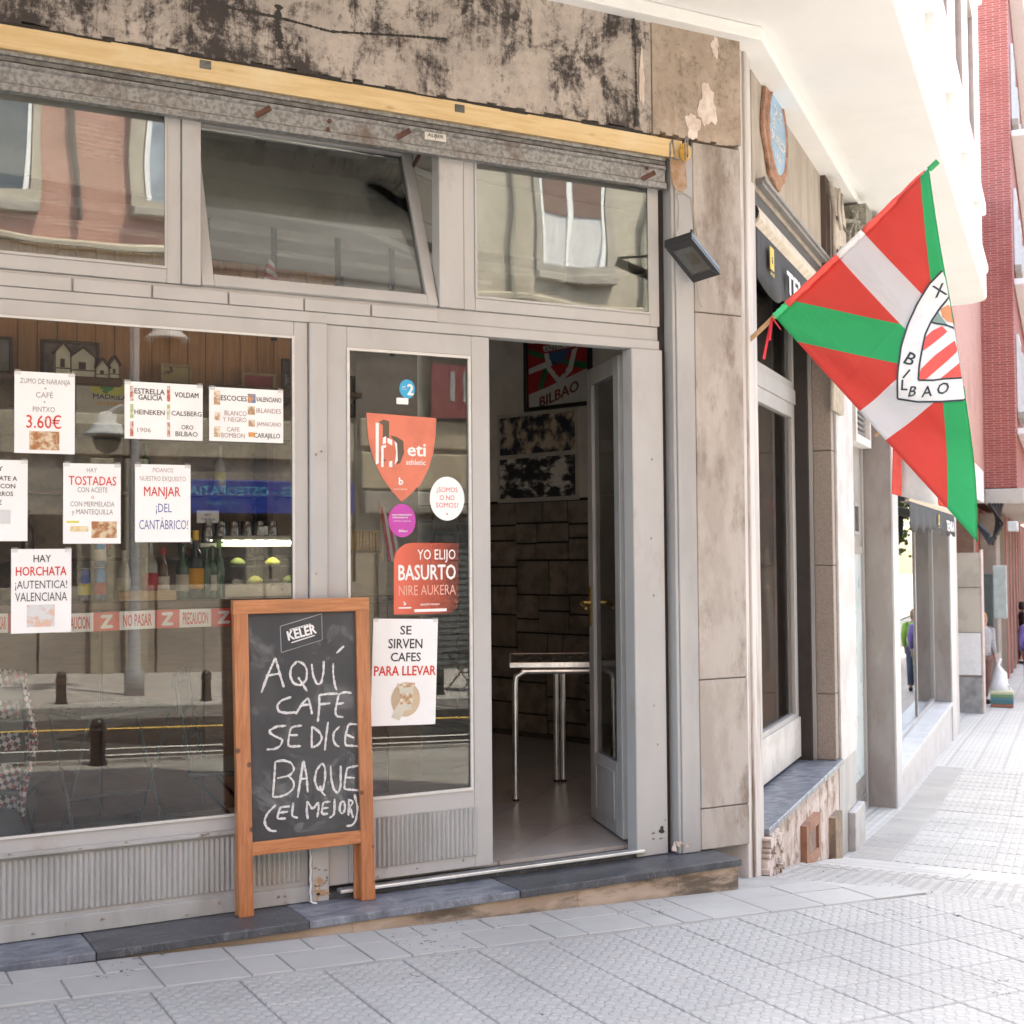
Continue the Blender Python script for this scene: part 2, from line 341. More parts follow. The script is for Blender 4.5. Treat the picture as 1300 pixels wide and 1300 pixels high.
# timber beam and shutter housing
m = MB(); n = 70; x0, x1 = -6.0, 3.662
for i in range(n):
    xa = x0+(x1-x0)*i/n; xb = x0+(x1-x0)*(i+1)/n
    m.box(xa, xb, -.06, -.001, 3.217, 3.303+RND.uniform(-.004, .004)*(1 if i % 2 else .3))
m.build('timber_beam', PINE, bd)
m = MB().box(-6, 3.50, -.044, -.002, 3.28, 3.324).build('beam_gap', DARKGAP, bd)
m = MB()
for a, b in ((260, 75), (583, 132)):
    pass
for c in ((1.397, 3.298), (2.498, 3.295)): MB().box(c[0]-.022, c[0]+.022, -.064, -.059, c[1]-.034, c[1]-.002).build('metal_clip', GALV2, bd)
hs = MB(); xh = 3.575
prof = [(-.045, 3.215), (-.047, 3.199), (-.030, 3.195), (-.030, 3.177), (-.047, 3.173), (-.049, 3.160), (-.040, 3.154), (-.040, 3.100), (-.052, 3.092), (-.054, 3.066), (-.02, 3.066), (.0, 3.074), (.0, 3.215)]
v = [(-6, y, z) for y, z in prof]+[(xh, y, z) for y, z in prof]; n = len(prof)
hs.add(v, [tuple(range(n)), tuple(range(n, 2*n))[::-1]]+[(i, n+i, n+(i+1) % n, (i+1) % n) for i in range(n)])
ho = hs.build('shutter_housing', GALV, bd, 'galvanised channel with rusty brackets above the transoms')
m = MB().box(-6, xh, -.0445, -.0305, 3.178, 3.194).build('shutter_slot', GALV2, ho)
RUST = mat('rust', (.13, .055, .035), (.08, .04, .03), 30, .85)
for p in ((1.626, 3.127), (2.231, 3.125), (3.463, 3.108)):
    m = MB().bar((p[0]-.022, -.05, p[1]-.012), (p[0]+.026, -.085, p[1]+.016), .012, .02).build('bracket', RUST, ho)
for p in ((1.914, 3.141), (1.907, 3.105), (3.473, 3.153)):
    o = MB().lathe([(.009, 0), (.009, .006), (.004, .008)], n=10).build('bolt', RUST, ho)
    for vtx in o.data.vertices: x, y, z = vtx.co; vtx.co = (p[0]+x, -.042-z, p[1]+y)
p = (2.387, 3.142); pl = MB().box(p[0]-.05, p[0]+.05, -.0525, -.0395, p[1]-.017, p[1]+.015).build('maker_plate', flat('plate_cream', (.6, .57, .52)), ho)
m = MB(); m.text('ALBER', FM(p[0], -.0535, p[1]+.003), cap=.014, w=.075, bold=.02); m.text('7', FM(p[0], -.0535, p[1]-.010), cap=.01, bold=.02); m.build('lettering', INK, ho)
# ------------------------------------------------------------------ shopfront joinery
sfm = MB()
HB0, HB1 = 2.315, 2.425        # head rail
sf = MB().box(-1.9, 3.56, .0, .07, HB0, 2.36).box(-1.9, 3.56, .012, .07, 2.36, HB1).build('head_rail', PAINT, bd, bevel=.003)
xs = [-1.9, -1.3, -.7, -.1, .38]+[0.911, 1.206, 1.505, 1.818, 2.11, 2.421]
for a, b in zip(xs, xs[1:]): MB().box(a+.004, b-.004, -.002, .0119, 2.362, 2.412).build('head_board', PAINT, sf, bevel=.002)
def fluted(x0, x1, z0, z1, y, parent, T=None, pitch=.0205):
    m = MB(T); n = int((x1-x0)/pitch); pts = []
    for i in range(n):
        for k, d in ((0, 0), (.12, .35), (.35, 1), (.62, 1), (.85, .35)): pts.append((x0+(x1-x0)*(i+k)/n, y+.002-.0075*d))
    pts.append((x1, y+.002)); v = [(a, b, z0) for a, b in pts]+[(a, b, z1) for a, b in pts]; k = len(pts)
    m.add(v, [(i, i+1, k+i+1, k+i) for i in range(k-1)]); m.box(x0-.004, x1+.004, y+.002, y+.02, z0-.004, z1+.004)
    return m.build('fluted_panel', PAINT2, parent)
# big window
def window(x0, x1, z0, z1, t, gl, parent, name='window', y0=-.01, y1=.05, gy=0, pane='pane', pt=PAINT, tb=None):
    f = MB().frame(x0, x1, z0, z1, t, y0, y1, tb=tb).build(name, pt, parent, bevel=.003)
    MB().frame(x0+t-.001, x1-t+.001, z0+(tb or t)-.001, z1-t+.001, .010, -.003, .012).build('glazing_bead', flat('bead_white', (.60, .59, .57)) if name == 'shop_window' else PAINT, f)
    MB().box(x0+t, x1-t, gy, gy+.004, z0+(tb or t), z1-t).build(pane, gl, f); return f
bw = window(-1.9, 1.835, .30, 2.314, .06, GLASS, bd, 'shop_window', y0=.004, tb=.055)
kb = MB().box(-1.9, 1.835, .018, .06, -.02, .30).build('stall_riser', PAINT2, bd, bevel=.003)
MB().box(-1.9, 1.835, -.006, .018, .285, .302).box(-1.9, 1.835, .004, .018, -.018, .045).build('rail', PAINT2, kb, bevel=.002)
fluted(-1.7, 1.804, .068, .272, .014, kb)
MB().box(1.838, 1.912, -.012, .07, -.02, 2.3145).build('mullion', PAINT, bd, 'grey post between window and door, paint chipped at its foot', bevel=.003)
m = MB()
for x, z, a, b in ((1.868, .06, .022, .02), (1.885, .015, .025, .012), (1.86, .02, .012, .03)): patch(m, x, z, a, b, -.0122, 14)
m.build('chipped_paint', mat('bare_wood', (.36, .23, .13), (.5, .42, .36), 30, .8), bd)
m = MB(); zs = [-.015+.018*i for i in range(22)]
m.tube([(1.832+.002*math.sin(i*2.1), -.016, z) for i, z in enumerate(zs)], .0045, 6).tube([(1.832, -.016, -.012), (1.836, -.03, -.016), (1.85, -.04, -.017)], .004, 6)
m.build('bead_chain', flat('chain_white', (.7, .7, .7), .4), bd)
# fixed door leaf
fd = MB().frame(1.916, 2.666, .032, 2.3135, .088, .006, .045, tb=.33).build('door_leaf', PAINT, bd, 'fixed glazed leaf covered in stickers', bevel=.003)
MB().frame(2.003, 2.573, .36, 2.226, .012, .001, .012).build('glazing_bead', flat('bead_white2', (.62, .60, .57)), fd)
MB().box(2.004, 2.573, .012, .016, .361, 2.225).build('pane', GLASS, fd)
fluted(2.06, 2.587, .085, .285, .002, fd)
MB().box(1.955, 3.43, -.03, .02, .004, .018).build('threshold_strip', ALU, bd, bevel=.003, seg=2)
MB().box(1.84, 3.45, .0, .12, -.02, .006).build('threshold', MARB_D, bd)
# right jamb with keyhole, then rebate and steel post
jb = MB().box(3.397, 3.568, -.012, .07, -.018, 2.3145).build('door_jamb', PAINT, bd, bevel=.004)
MB().box(3.568, 3.603, .02, .1, -.018, 3.30).build('shutter_groove', DARKGAP, bd)
MB().box(3.603, 3.620, -.048, .1, -.018, 3.285).box(3.620, 3.722, -.056, .1, -.018, 3.285).build('steel_post', STEELP, bd, 'grey steel post peeling at the top', bevel=.003)
m = MB()
pk = [(3.591, 3.214), (3.681, 3.208), (3.688, 3.085), (3.66, 3.06), (3.624, 3.063), (3.598, 3.111)]; m.plate(pk, -.0585, -.0565); m.build('chipped_paint', mat('peeled_rust', (.30, .18, .10), (.38, .27, .2), 20, .8), bd)
m = MB(); patch(m, 3.531, 0.093, .013, .017, -.0125, 14, .5); m.build('keyhole', DARKGAP, bd)
m = MB(); 
for px, pz, rx, rz in ((3.596, 0.032, 0.018, 0.012), (3.569, 0.017, 0.012, 0.02), (3.64, 0.016, 0.01, 0.008)): patch(m, px, pz, rx, rz, -.0565, 14, .6)
m.build('flaked_paint', WPL, bd)
# stone pillar: blocks with recessed joints
zz = [-.018, 0.174, 0.773, 2.502, 3.311]
for i, (a, b) in enumerate(zip(zz, zz[1:])):
    MB().box(3.728, 4.012, -.05, .25, a+.0025, b-.0025).build('stone_block', GRANITE, bd, bevel=.004)
MB().box(3.724, 4.01, -.04, .25, -.018, 3.315).build('pillar_core', mat('mortar', (.13, .10, .08), bump=.3), bd)
m = MB()
for q in ([(3.697, 0.053), (3.715, 0.051), (3.728, 0.275), (3.715, 0.622), (3.706, 0.623)],): m.plate(q, -.054, -.0505)
m.build('blue_paint_smear', flat('smear_blue', (.13, .19, .26)), bd)
# ledge of marble slabs on a rendered riser
JX = [-3.0, -1.2, 0.952, 1.739, 2.653, 3.80]
for i, (a, b) in enumerate(zip(JX, JX[1:])):
    MB().box(a+.0015, b-.0015, -.262+.004*(i % 2), .018, -.052, -.02-.001*(i % 2)).build('marble_slab', (MARB_D, MARB_L, MARB_D, MARB_L, MARB_D)[i], bd, (None, 'pale veined slab', 'near-black slab', 'blue-grey veined slab with chipped edge', 'dark slab under the doorway')[i], bevel=.004, seg=2)
m = MB()
for i in range(40):
    a = -3+6.79*i/40; b = -3+6.79*(i+1)/40; m.box(a, b, -.24+RND.uniform(-.003, .003), .02, -.6, -.0525)
m.build('ledge_riser', RISER, bd)
MB().box(-9, 3.725, .101, .16, -.6, -.021).build('foundation', RISER, bd)
# walls left of the shopfront
MB().box(-9, -1.905, -.03, .25, -.5, 3.344).build('side_wall', CONC2, bd)
# transoms
T = [(-1.9, .02), (.05, 1.321-.003)]
for a, b in T: window(a, b, 2.426, 3.20, .055, GLASSW, bd, 'transom_window', y0=.002)
MB().box(1.321, 1.395, -.006, .07, 2.426, 3.2).build('transom_post', PAINT, bd, bevel=.003)
xa, xb = 2.424, 2.54
MB().box(xa, xb, -.006, .07, 2.426, 3.2).build('transom_post', PAINT, bd, bevel=.003)
window(xb+.003, 3.565, 2.426, 3.20, .055, GLASSW, bd, 'transom_window', y0=.002)
# open hopper sash: hinged at its foot, its top leaning into the bar
x0, x1 = 1.395+.004, xa-.004
TS = Matrix.Translation((0, .01, 2.427)) @ Matrix.Rotation(math.radians(-20), 4, 'X')
f = MB(TS).frame(x0, x1, 0, .81, .05, -.016, .03).build('hopper_sash', PAINT, bd, 'tilted sash standing open inwards', bevel=.003)
MB(TS).box(x0+.05, x1-.05, .004, .008, .05, .76).build('pane', GLASSW, f)
MB().bar((x1-.01, .30, 3.06), (x1+.0, .04, 3.20), .012, .012).build('stay_arm', RUST, f)
MB().box(-1.9, 3.56, .003, .016, 3.21, 3.34).box(-1.9, 3.56, .201, .5, 3.30, 3.318).build('bounce_board', SKYW, bd)  # white boards added to brighten what the tilted sash mirrors
BARE = mat('scuffed_paint', (.20, .165, .14), (.33, .29, .26), 30, .8)
for k in range(46):      # chips and scuffs low on the painted joinery
    r_ = RND.random(); x = RND.uniform(.5, 1.83) if r_ < .5 else RND.choice([RND.uniform(1.84, 1.91), RND.uniform(2.0, 2.65), RND.uniform(3.47, 3.56)])
    z = abs(RND.gauss(0, .05))+(.0 if x < 1.84 else .03); yy = .0035 if x < 1.835 else (-.0122 if x < 1.915 or x > 3.4 else .0055)
    if x < 1.835: z = RND.choice([RND.uniform(-.012, .03), RND.uniform(.29, .30)]); yy = .0038 if z < .1 else -.0062
    m = MB(); patch(m, x, z, RND.uniform(.002, .009), RND.uniform(.002, .006), yy, 10, .6); m.build('chipped_paint', BARE, bd)
for x, z0, z1 in ((1.875, .1, 2.25), (3.50, .1, 2.25)):
    for k in range(5): m = MB(); patch(m, x+RND.uniform(-.02, .02), z0+(z1-z0)*RND.random(), .004, .006, -.0122, 8, .4); m.build('chipped_paint', BARE, bd)
# open door leaf, swung inwards
hx, hy = (3.433, 0.128); fx_, fy_ = (3.59, 0.665); ang = math.atan2(fy_-hy, fx_-hx)
TL = Matrix.Translation((hx, hy, 0)) @ Matrix.Rotation(ang, 4, 'Z')
W = math.hypot(fx_-hx, fy_-hy)
ol = MB(TL).frame(0, W, .035, 2.305, .085, -.02, .02, tb=.34).build('open_door', PAINT2, bd, 'glazed door leaf standing open inwards', bevel=.003)
MB(TL).box(.085, W-.085, -.002, .002, .375, 2.22).build('pane', GLASSC, ol)
MB(TL).frame(.13, W-.11, .10, .33, .01, -.025, -.019).frame(.13, W-.11, .10, .33, .01, .019, .025).build('panel_moulding', PAINT2, ol)
for sg in (-1, 1):
    m = MB(TL).box(W-.058, W-.022, sg*.021, sg*.026, 1.00, 1.20); m.tube([(W-.04, sg*.024, 1.12), (W-.04, sg*.062, 1.12), (W-.052, sg*.07, 1.117), (W-.14, sg*.072, 1.095)], [.011, .011, .012, .009], 8); m.build('handle', BRASS, ol, bevel=.001)
for z in (.33, 1.17, 2.02):
    m = MB().lathe([(.008, 0), (.008, .09)], (hx+.026, hy-.012, z), 10).build('hinge', PAINT, ol)
# corner trim: weathered pilaster facing the side street
ct = MB(T2).box(.0, .09, -.018, .15, -.30, 3.9).box(.092, .215, -.032, .15, -.30, 3.9).box(.217, .35, -.02, .15, -.32, 3.24).build('corner_pilaster', TRIM, bd, 'pale weathered corner pilaster', bevel=.004)
m = MB(T2)
for k in range(46):
    s_ = RND.uniform(.28, .62); z = RND.uniform(gs(s_, 0)-.02, -.06); r = RND.uniform(.012, .045)
    q = MB(); ph = RND.uniform(0, 6)
    pts = [(s_+r*math.cos(t)*RND.uniform(.7, 1.2), z+r*.7*math.sin(t)*RND.uniform(.7, 1.2)) for t in [i*math.pi/3.5 for i in range(7)]]
    m.plate(pts, -.05-RND.uniform(0, .02), 0)
m.build('broken_stone', PLASTER, bd)
# side opening with its marble sill
rw = MB(T2)
N = 26
for i in range(N):
    a = .35+2.43*i/N; b = .35+2.43*(i+1)/N
    rw.box(a, b, -.012+RND.uniform(-.0015, .0015), .3, gs(a, 0)-.3, -.057)
rw.build('sill_wall', PLASTER, bd, 'flaking plaster wall under the side window')
for a, b in ((.352, 1.25), (1.253, 2.0), (2.003, 2.80)): MB(T2).box(a, b, -.045, .262, -.056, -.02).build('marble_slab', MARB_L, bd, bevel=.004)
h0, h1 = 1.359, 1.815
hz0, hz1 = -0.37, -0.198
hp = MB(T2).frame(h0, h1, gs(h0, 0)-.05, hz1, .06, -.05, 0).build('cellar_hatch', mat('hatch_brown', (.32, .16, .10), (.22, .10, .065), 8, .7, bump=.3), bd)
for k in range(3):
    a = h0+.06+(h1-h0-.12)*k/3; MB(T2).box(a+.004, a+(h1-h0-.12)/3-.004, -.035, 0, gs(h0, 0)-.02, hz1-.06).build('plank', mat('hatch_plank', (.30, .22, .17), (.2, .12, .08), 8, .7, vary=.4), hp)
a0 = 2.35
MB(T2).box(a0, a0+.28, -.055, 0, gs(a0, 0)-.1, -0.332).build('stone_block', mat('brown_block', (.20, .15, .11), (.3, .22, .15), 10, .8, bump=.4), bd)
sr = MB(T2).box(2.80, 3.55, -.015, .3, gs(3.2, 0)-.3, -.057).build('pier_base', PAINT2, bd, bevel=.003)
MB(T2).box(3.15, 3.62, -.065, -.016, gs(3.4, 0)-.2, gs(3.4, 0)+.28).build('plinth_slab', mat('pale_plinth', (.47, .455, .445), None, 5, .6), bd, bevel=.004)
# window in the side opening
sw = MB(T2).frame(.30, 2.66, .0, 2.36, .09, .225, .29, tb=.30).box(.30, 2.66, .215, .30, 2.36, 2.46).build('side_window', PAINT, bd, bevel=.003)
MB(T2).box(.39, 2.57, .25, .254, .30, 2.27).build('pane', GLASS, sw)
MB(T2).box(1.42, 1.50, .235, .29, .3, 2.27).build('mullion', PAINT, sw)
su = MB(T2).frame(.30, 2.66, 2.46, 3.12, .05, .225, .29).build('side_transom', PAINT, bd, bevel=.003)
MB(T2).box(.35, 2.61, .25, .254, 2.51, 3.07).build('pane', GLASS, su)
MB(T2).box(.30, 2.66, .212, .224, .005, .27).build('kick_panel', mat('pale_panel', (.60, .58, .56), None, 5, .5), sw, bevel=.003)
for a, b, mt in ((2.662, 2.70, DARKGAP),): MB(T2).box(a, b, .14, .30, -.02, 3.2).build('shutter_groove', mt, bd)
MB(T2).box(2.700, 2.76, .115, .19, -.02, 3.2).build('shutter_guide', STEELP, bd, bevel=.003)
zz = [-.02, .42, 1.28, 2.05, 3.2]
for a, b in zip(zz, zz[1:]): MB(T2).box(2.70, 3.55, -.012, .114, a+.002, b-.002).build('stone_block', mat('brown_stone', (.34, .29, .255), (.27, .225, .195), 90, .75, bump=.3, dirt=(.2, .16, .13), dscale=3), bd, bevel=.004)
MB(T2).box(2.702, 3.55, .19, .33, -.02, 3.2).build('reveal', CONC2, bd)
MB(T2).box(2.81, 3.56, -.03, -.0125, -.05, 3.2).build('pilaster_face', mat('pale_pilaster', (.58, .565, .56), None, 4, .55, dirt=(.45, .42, .4), dscale=3), bd, bevel=.003)
# wall above the side openings
for a, b in ((.352, 3.9), (3.903, 8.0), (8.003, 13.2)): MB(T2).box(a, b, -.008, .3, 3.235 if a < 1 else 3.205, 3.9).build('lintel_panel', CONC2, bd, bevel=.003)
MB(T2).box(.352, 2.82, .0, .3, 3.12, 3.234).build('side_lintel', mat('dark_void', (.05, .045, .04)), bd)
# shop door bay
pale = mat('grey_pier_face', (.56, .56, .57), (.5, .5, .505), 3, .45); pierd = mat('brown_grey_pier', (.33, .305, .29), (.28, .25, .235), 5, .5, dirt=(.2, .16, .14), dscale=3, stretch=(1, 1, .4))
for s0, s1, zt in ((6.03, 6.45, 3.2), (12.43, 13.2, 3.2)):
    MB(T2).box(s0, s1, 0, .32, gs(s0, 0)-.3, zt).build('pier', pierd, bd, bevel=.004); MB(T2).box(s0+.003, s1, -.02, -.001, gs(s0, 0)-.3, zt).build('pier_face', pale, bd, bevel=.003)
MB(T2).box(3.56, 6.03, -.04, .32, gs(6, 0)-.4, -.93).build('door_step', mat('pale_step', (.60, .59, .585), None, 4, .7, bump=.2), bd, bevel=.005)
frost = mat('frosted_panel', (.70, .76, .78), None, 2, .3); dkp = mat('dark_steel_panel', (.22, .21, .205), None, 4, .4)
dd = MB(T2).frame(3.6, 6.0, -.92, 3.1, .06, .23, .29).build('shop_door', STEELP, bd, bevel=.003)
MB(T2).box(3.66, 5.98, .25, .28, -.92, -.62).box(3.66, 5.98, .235, .25, -.80, -.77).build('kick_panel', dkp, dd)
MB(T2).box(3.66, 5.2, .255, .262, -.62, 1.35).build('frosted_panel', frost, dd)
MB(T2).box(5.2, 5.98, .255, .262, -.62, 1.35).build('frosted_panel', mat('frosted_panel2', (.60, .68, .70), None, 2, .3), dd)
MB(T2).box(5.17, 5.22, .24, .27, -.62, 1.35).build('mullion', STEELP, dd)
MB(T2).box(3.66, 5.98, .24, .28, 1.35, 1.42).box(3.66, 5.98, .252, .27, 1.42, 2.35).build('metal_panel', mat('warm_grey_panel', (.40, .385, .36), None, 3, .4), dd)
MB(T2).frame(5.45, 5.75, 1.52, 1.80, .03, .235, .252).build('vent_frame', STEELP, dd)
MB(T2).box(5.48, 5.72, .244, .25, 1.55, 1.77).build('pane', GLASSC, dd)
MB(T2).box(3.66, 5.0, .255, .262, 2.42, 3.04).build('pane', GLASS, dd)
gr = MB(T2).frame(5.05, 5.98, 2.3, 3.04, .07, .15, .25).build('air_grille', SKYW, dd, bevel=.003)
for k in range(12): MB(T2).box(5.12, 5.91, .19, .20, 2.40+.048*k, 2.42+.048*k).build('slat', flat('grille_grey', (.22, .22, .22)), gr)
# shop window bay
wl = MB(T2); N = 20
for i in range(N):
    a = 6.45+5.98*i/N; b = 6.45+5.98*(i+1)/N; wl.box(a, b, -.002, .3, gs(a, 0)-.4, -.70)
wl.build('bay_wall', mat('pale_riser', (.56, .55, .55), (.5, .49, .49), 3, .6, dirt=(.42, .40, .39), dscale=2), bd)
MB(T2).box(6.45, 12.43, -.02, .3, -.70, -.645).build('window_sill', pale, bd, bevel=.004)
gw = MB(T2).frame(6.46, 12.42, -.64, 3.1, .05, .2, .26).build('bay_window', STEELP, bd, bevel=.003)
MB(T2).box(6.51, 12.37, .225, .229, -.59, 3.05).build('pane', glass('bright_reflecting_glass', .10, (.8, .85, .85)), gw)
ylw = flat('decal_yellow', (.72, .72, .16)); ppl = flat('decal_purple', (.25, .18, .5))
MB(T2).box(6.6, 12.3, .232, .234, -.5, -.12).build('yellow_decal', ylw, gw)
MB(T2).box(11.2, 12.3, .230, .232, -.115, .2).build('yellow_decal', ylw, gw)
MB(T2).box(11.0, 11.8, .2335, .2355, .3, 1.0).build('purple_decal', ppl, gw)
MB(T2).box(10.2, 10.26, .21, .25, -.6, 3.0).build('mullion', STEELP, gw)
# balcony slab, its stepped soffit, and the glazed bay above
def off_poly(o, s1, x0=-9.0, back=0):
    c = PC+N2*o; t = (-o-c.y)/D2.y; k = c+D2*t; e = PC+D2*s1+N2*o
    return [(x0, -o), (k.x, -o), (e.x, e.y)]
def ring(o, s1, inner=-.02):
    a = off_poly(o, s1); e = PC+D2*s1+N2*inner; return a+[(e.x, e.y), (4.02-inner*.0, -inner), (-9, -inner)]
def slab_pts(o, s1):
    a = off_poly(o, s1-.28); ex_ = 1.0; c_ = PC+N2*o; t_ = (-(o+ex_)-c_.y)/D2.y; a = [(-9, -(o+ex_)), ((c_+D2*t_).x, -(o+ex_))]+a[2:]; pts = a[:2]
    for k in range(7):      # rounded far corner
        t = k/6*math.pi/2; ss = s1-.28+.28*math.sin(t); oo = o-.28+.28*math.cos(t); p = PC+D2*ss+N2*oo; pts.append((p.x, p.y))
    e = PC+D2*s1+N2*(-.04); return pts+[(e.x, e.y), (4.0, .04), (-9, .04)]
sl = MB().prism(slab_pts(.77, 8.05), 3.905, 4.17).build('balcony_slab', SOFF, bd, 'white projecting slab with rounded end', bevel=.012, seg=2)
for y_ in (-1.45, -1.05, -.45): MB().box(-9, 3.2, y_-.03, y_+.03, 3.87, 3.9045).build('soffit_moulding', SOFF, sl, bevel=.006)
MB().prism([(p[0], p[1]) for p in slab_pts(.79, 8.07)], 4.172, 4.24).build('drip_moulding', SOFF, sl, bevel=.01)
m = MB(); m.prism([(-9, -.12), *[((PC+N2*.12-D2*.0).x, -.12)], *[tuple((PC+D2*13.2+N2*.12)[:2])], tuple((PC+D2*13.2)[:2]), (4.02, .0), (-9, .0)], 3.84, 3.904); m.build('soffit_fillet', SOFF, bd, bevel=.004)
ow = thing_o = None
m = MB().prism([(-9, -.70)]+[(k[0], k[1]) for k in off_poly(.70, 7.75)[1:]]+[tuple((PC+D2*7.75+N2*-.1)[:2]), (4.0, .1), (-9, .1)], 4.241, 9.0).build('bay_wall', mat('white_bay', (.78, .76, .75), (.74, .71, .70), 2, .6), bd)
pinkf = mat('pinkish_frame', (.66, .54, .50), None, 4, .5)
for s0 in (1.0, 2.6, 4.2, 5.8):
    for z0 in (5.1, 7.3):
        f = MB(T2).frame(s0, s0+1.1, z0, z0+1.4, .09, -.74, -.69).build('bay_window', pinkf, bd, bevel=.004); MB(T2).box(s0+.09, s0+1.01, -.712, -.702, z0+.09, z0+1.31).build('pane', GLASSC, f)
for s0 in (.55, 2.3, 3.9, 5.5, 7.2): MB(T2).box(s0, s0+.14, -.76, -.69, 4.25, 8.9).build('pilaster_strip', SOFF, bd, bevel=.01)
for z0 in (4.75, 6.9): MB(T2).box(.4, 7.8, -.78, -.69, z0, z0+.12).build('string_course', SOFF, bd, bevel=.01)
P = lambda s, o: tuple((PC+D2*s+N2*o)[:2])
MB().prism([(-9, .06), (4.0, .06), P(13.2, -.06), P(13.2, -8), (-9, 9)], 3.91, 9.0).build('upper_wall', SOFF, bd)
# ------------------------------------------------------------------ interior of the bar
WALLI = mat('interior_wall', (.74, .70, .66), None, 3, .8); FLOORM = mat('interior_tile', (.44, .40, .365), (.41, .37, .34), 2.5, .26, rvar=.03, bump=.02, vary=.15)
MB().prism([(-2.25, .10), (3.85, .10), (4.10, .62), (5.95, 2.2), (5.35, 2.1), (4.45, 4.7), (-2.25, 4.7)], -.3, .012).build('floor_screed', mat('screed', (.20, .18, .165)), bd)
cx_, sx_ = math.cos(math.radians(39.15)), math.sin(math.radians(39.15)); ftm = None
def clip(poly, a, b, c):      # keep a*x+b*y+c >= 0
    out = []
    for p, q in zip(poly, poly[1:]+poly[:1]):
        dp, dq = a*p[0]+b*p[1]+c, a*q[0]+b*q[1]+c
        if dp >= 0: out.append(p)
        if dp*dq < 0: t = dp/(dp-dq); out.append((p[0]+(q[0]-p[0])*t, p[1]+(q[1]-p[1])*t))
    return out
for i in range(-4, 14):
    for j in range(-6, 8):
        u, v = .2+i*.42, j*.42; x = 3.2+u*cx_-v*sx_; y = .2+u*sx_+v*cx_
        if not (-.2 < y < 4.2 and 1.9 < x < 5.6 and (x-4.9)*-.953+(y-3.2)*-.304 > -.3 and (x-4.02)*.631-y*.775 < -.25): continue
        pl = [(x+(a*cx_-b*sx_)*.2085, y+(a*sx_+b*cx_)*.2085) for a, b in ((-1, -1), (1, -1), (1, 1), (-1, 1))]
        pl = clip(pl, 0, 1, -.085)
        pl = clip(pl, -.631, .775, 4.02*.631-.33)
        if len(pl) > 2: MB().prism(pl, .0, .022).build('floor_tile', FLOORM, bd)
MB().box(-2.25, 4.4, 4.6, 4.7, 0, 3.3).box(-2.35, -2.25, .1, 4.7, 0, 3.3).build('inner_wall', WALLI, bd)
MB().prism([(-2.3, .12), (3.95, .12), (6.7, 2.45), (4.5, 4.8), (-2.3, 4.8)], 3.32, 3.42).build('ceiling', WALLI, bd)
TP = Matrix(((-.304, .953, 0, 4.82), (.953, .304, 0, 3.47), (0, 0, 1, 0), (0, 0, 0, 1)))   # (t along poster wall, depth, z)
MB(TP).box(-1.6, 1.3, .0, .1, 1.775, 3.3).build('poster_wall', WALLI, bd)
MB(TP).box(-1.6, 1.3, .02, .1, 0.0, 1.7745).build('stone_backing', mat('dark_mortar', (.03, .027, .025)), bd)
MB(T2).box(2.9, 3.0, .35, 1.6, 0, 3.3).build('inner_wall', WALLI, bd)
MB(T2).box(3.4, 13.2, 3.0, 3.1, -1.3, 3.8).box(3.4, 13.2, .34, 3.0, -1.35, -1.25).build('shop_interior', WALLI, bd)
# stone cladding: irregular slabs, each a part
stm = mat('cladding_stone', (.34, .285, .245), (.20, .165, .14), 9, .7, bump=.35, bs=40, vary=.6)
def split(a, b, c, d, out, dep=0):
    w_, h_ = b-a, d-c
    if (w_ < .34 and h_ < .26) or dep > 8: out.append((a, b, c, d)); return
    if w_/.30 > h_/.22 or (w_ > .4 and RND.random() < .3): k = a+w_*RND.uniform(.36, .64); split(a, k, c, d, out, dep+1); split(k, b, c, d, out, dep+1)
    else: k = c+h_*RND.uniform(.36, .64); split(a, b, c, k, out, dep+1); split(a, b, k, d, out, dep+1)
sts = []; split(-1.58, 1.28, .05, 1.76, sts)
for a, b, c, d in sts:
    g = .007; e = RND.uniform(-.012, .008); MB(TP).box(a+g, b-g, e, .03, c+g, d-g).build('stone', stm, bd, bevel=.005)
MB(TP).box(-1.6, 1.3, -.012, .02, .0, .048).build('skirting', mat('skirting', (.12, .1, .09)), bd)
# posters on that wall
def onwall(m, a, y): return m
POST = mat('poster_dark', (.03, .033, .05), (.62, .52, .42), 9, .45, lo=.42, hi=.62, dirt=(.35, .12, .06), dscale=6, dlo=.6, dhi=.7)
POST2 = mat('poster_grey', (.035, .035, .04), (.75, .72, .70), 7, .45, lo=.46, hi=.6, stretch=(1, 1, 1.7))
pt = thing('poster_pair', 'two dark prints mounted one above the other on the wall inside the doorway', 'posters', (4.8, 3.4, 1.79))
(a, z1), (b, z0) = (0.325, 2.41), (-0.428, 1.773)
b_, a_ = min(a, b), max(a, b); zt, zb = 2.399, 1.79; zm = 2.098
MB(TP).box(b_-.03, a_+.03, -.012, -.001, zb-.03, zt+.03).build('mount', mat('mount_grey', (.6, .57, .54)), pt)
MB(TP).box(b_, a_, -.016, -.0121, zm+.02, zt).build('print', POST, pt, 'crowded battle-like scene'); MB(TP).box(b_, a_, -.016, -.0121, zb, zm-.012).build('print', POST2, pt, 'pale figures on a dark ground')
fr = thing('framed_crest', 'dark-framed club crest on red, green and white rays at the top of the doorway', 'framed picture', (5.1, 2.9, 2.3))
l_, r_ = 0.058, -0.596; l_, r_ = min(l_, r_), max(l_, r_); zb = 2.427; zt = zb+(2.876-zb)/.84; mm_ = (l_+r_)/2
MB(TP).frame(l_, r_, zb, zt, .03, -.035, -.001).build('frame', BLACKM, fr, bevel=.004)
fm_ = MB(TP).box(l_+.03, r_-.03, -.012, -.006, zb+.03, zt-.03)
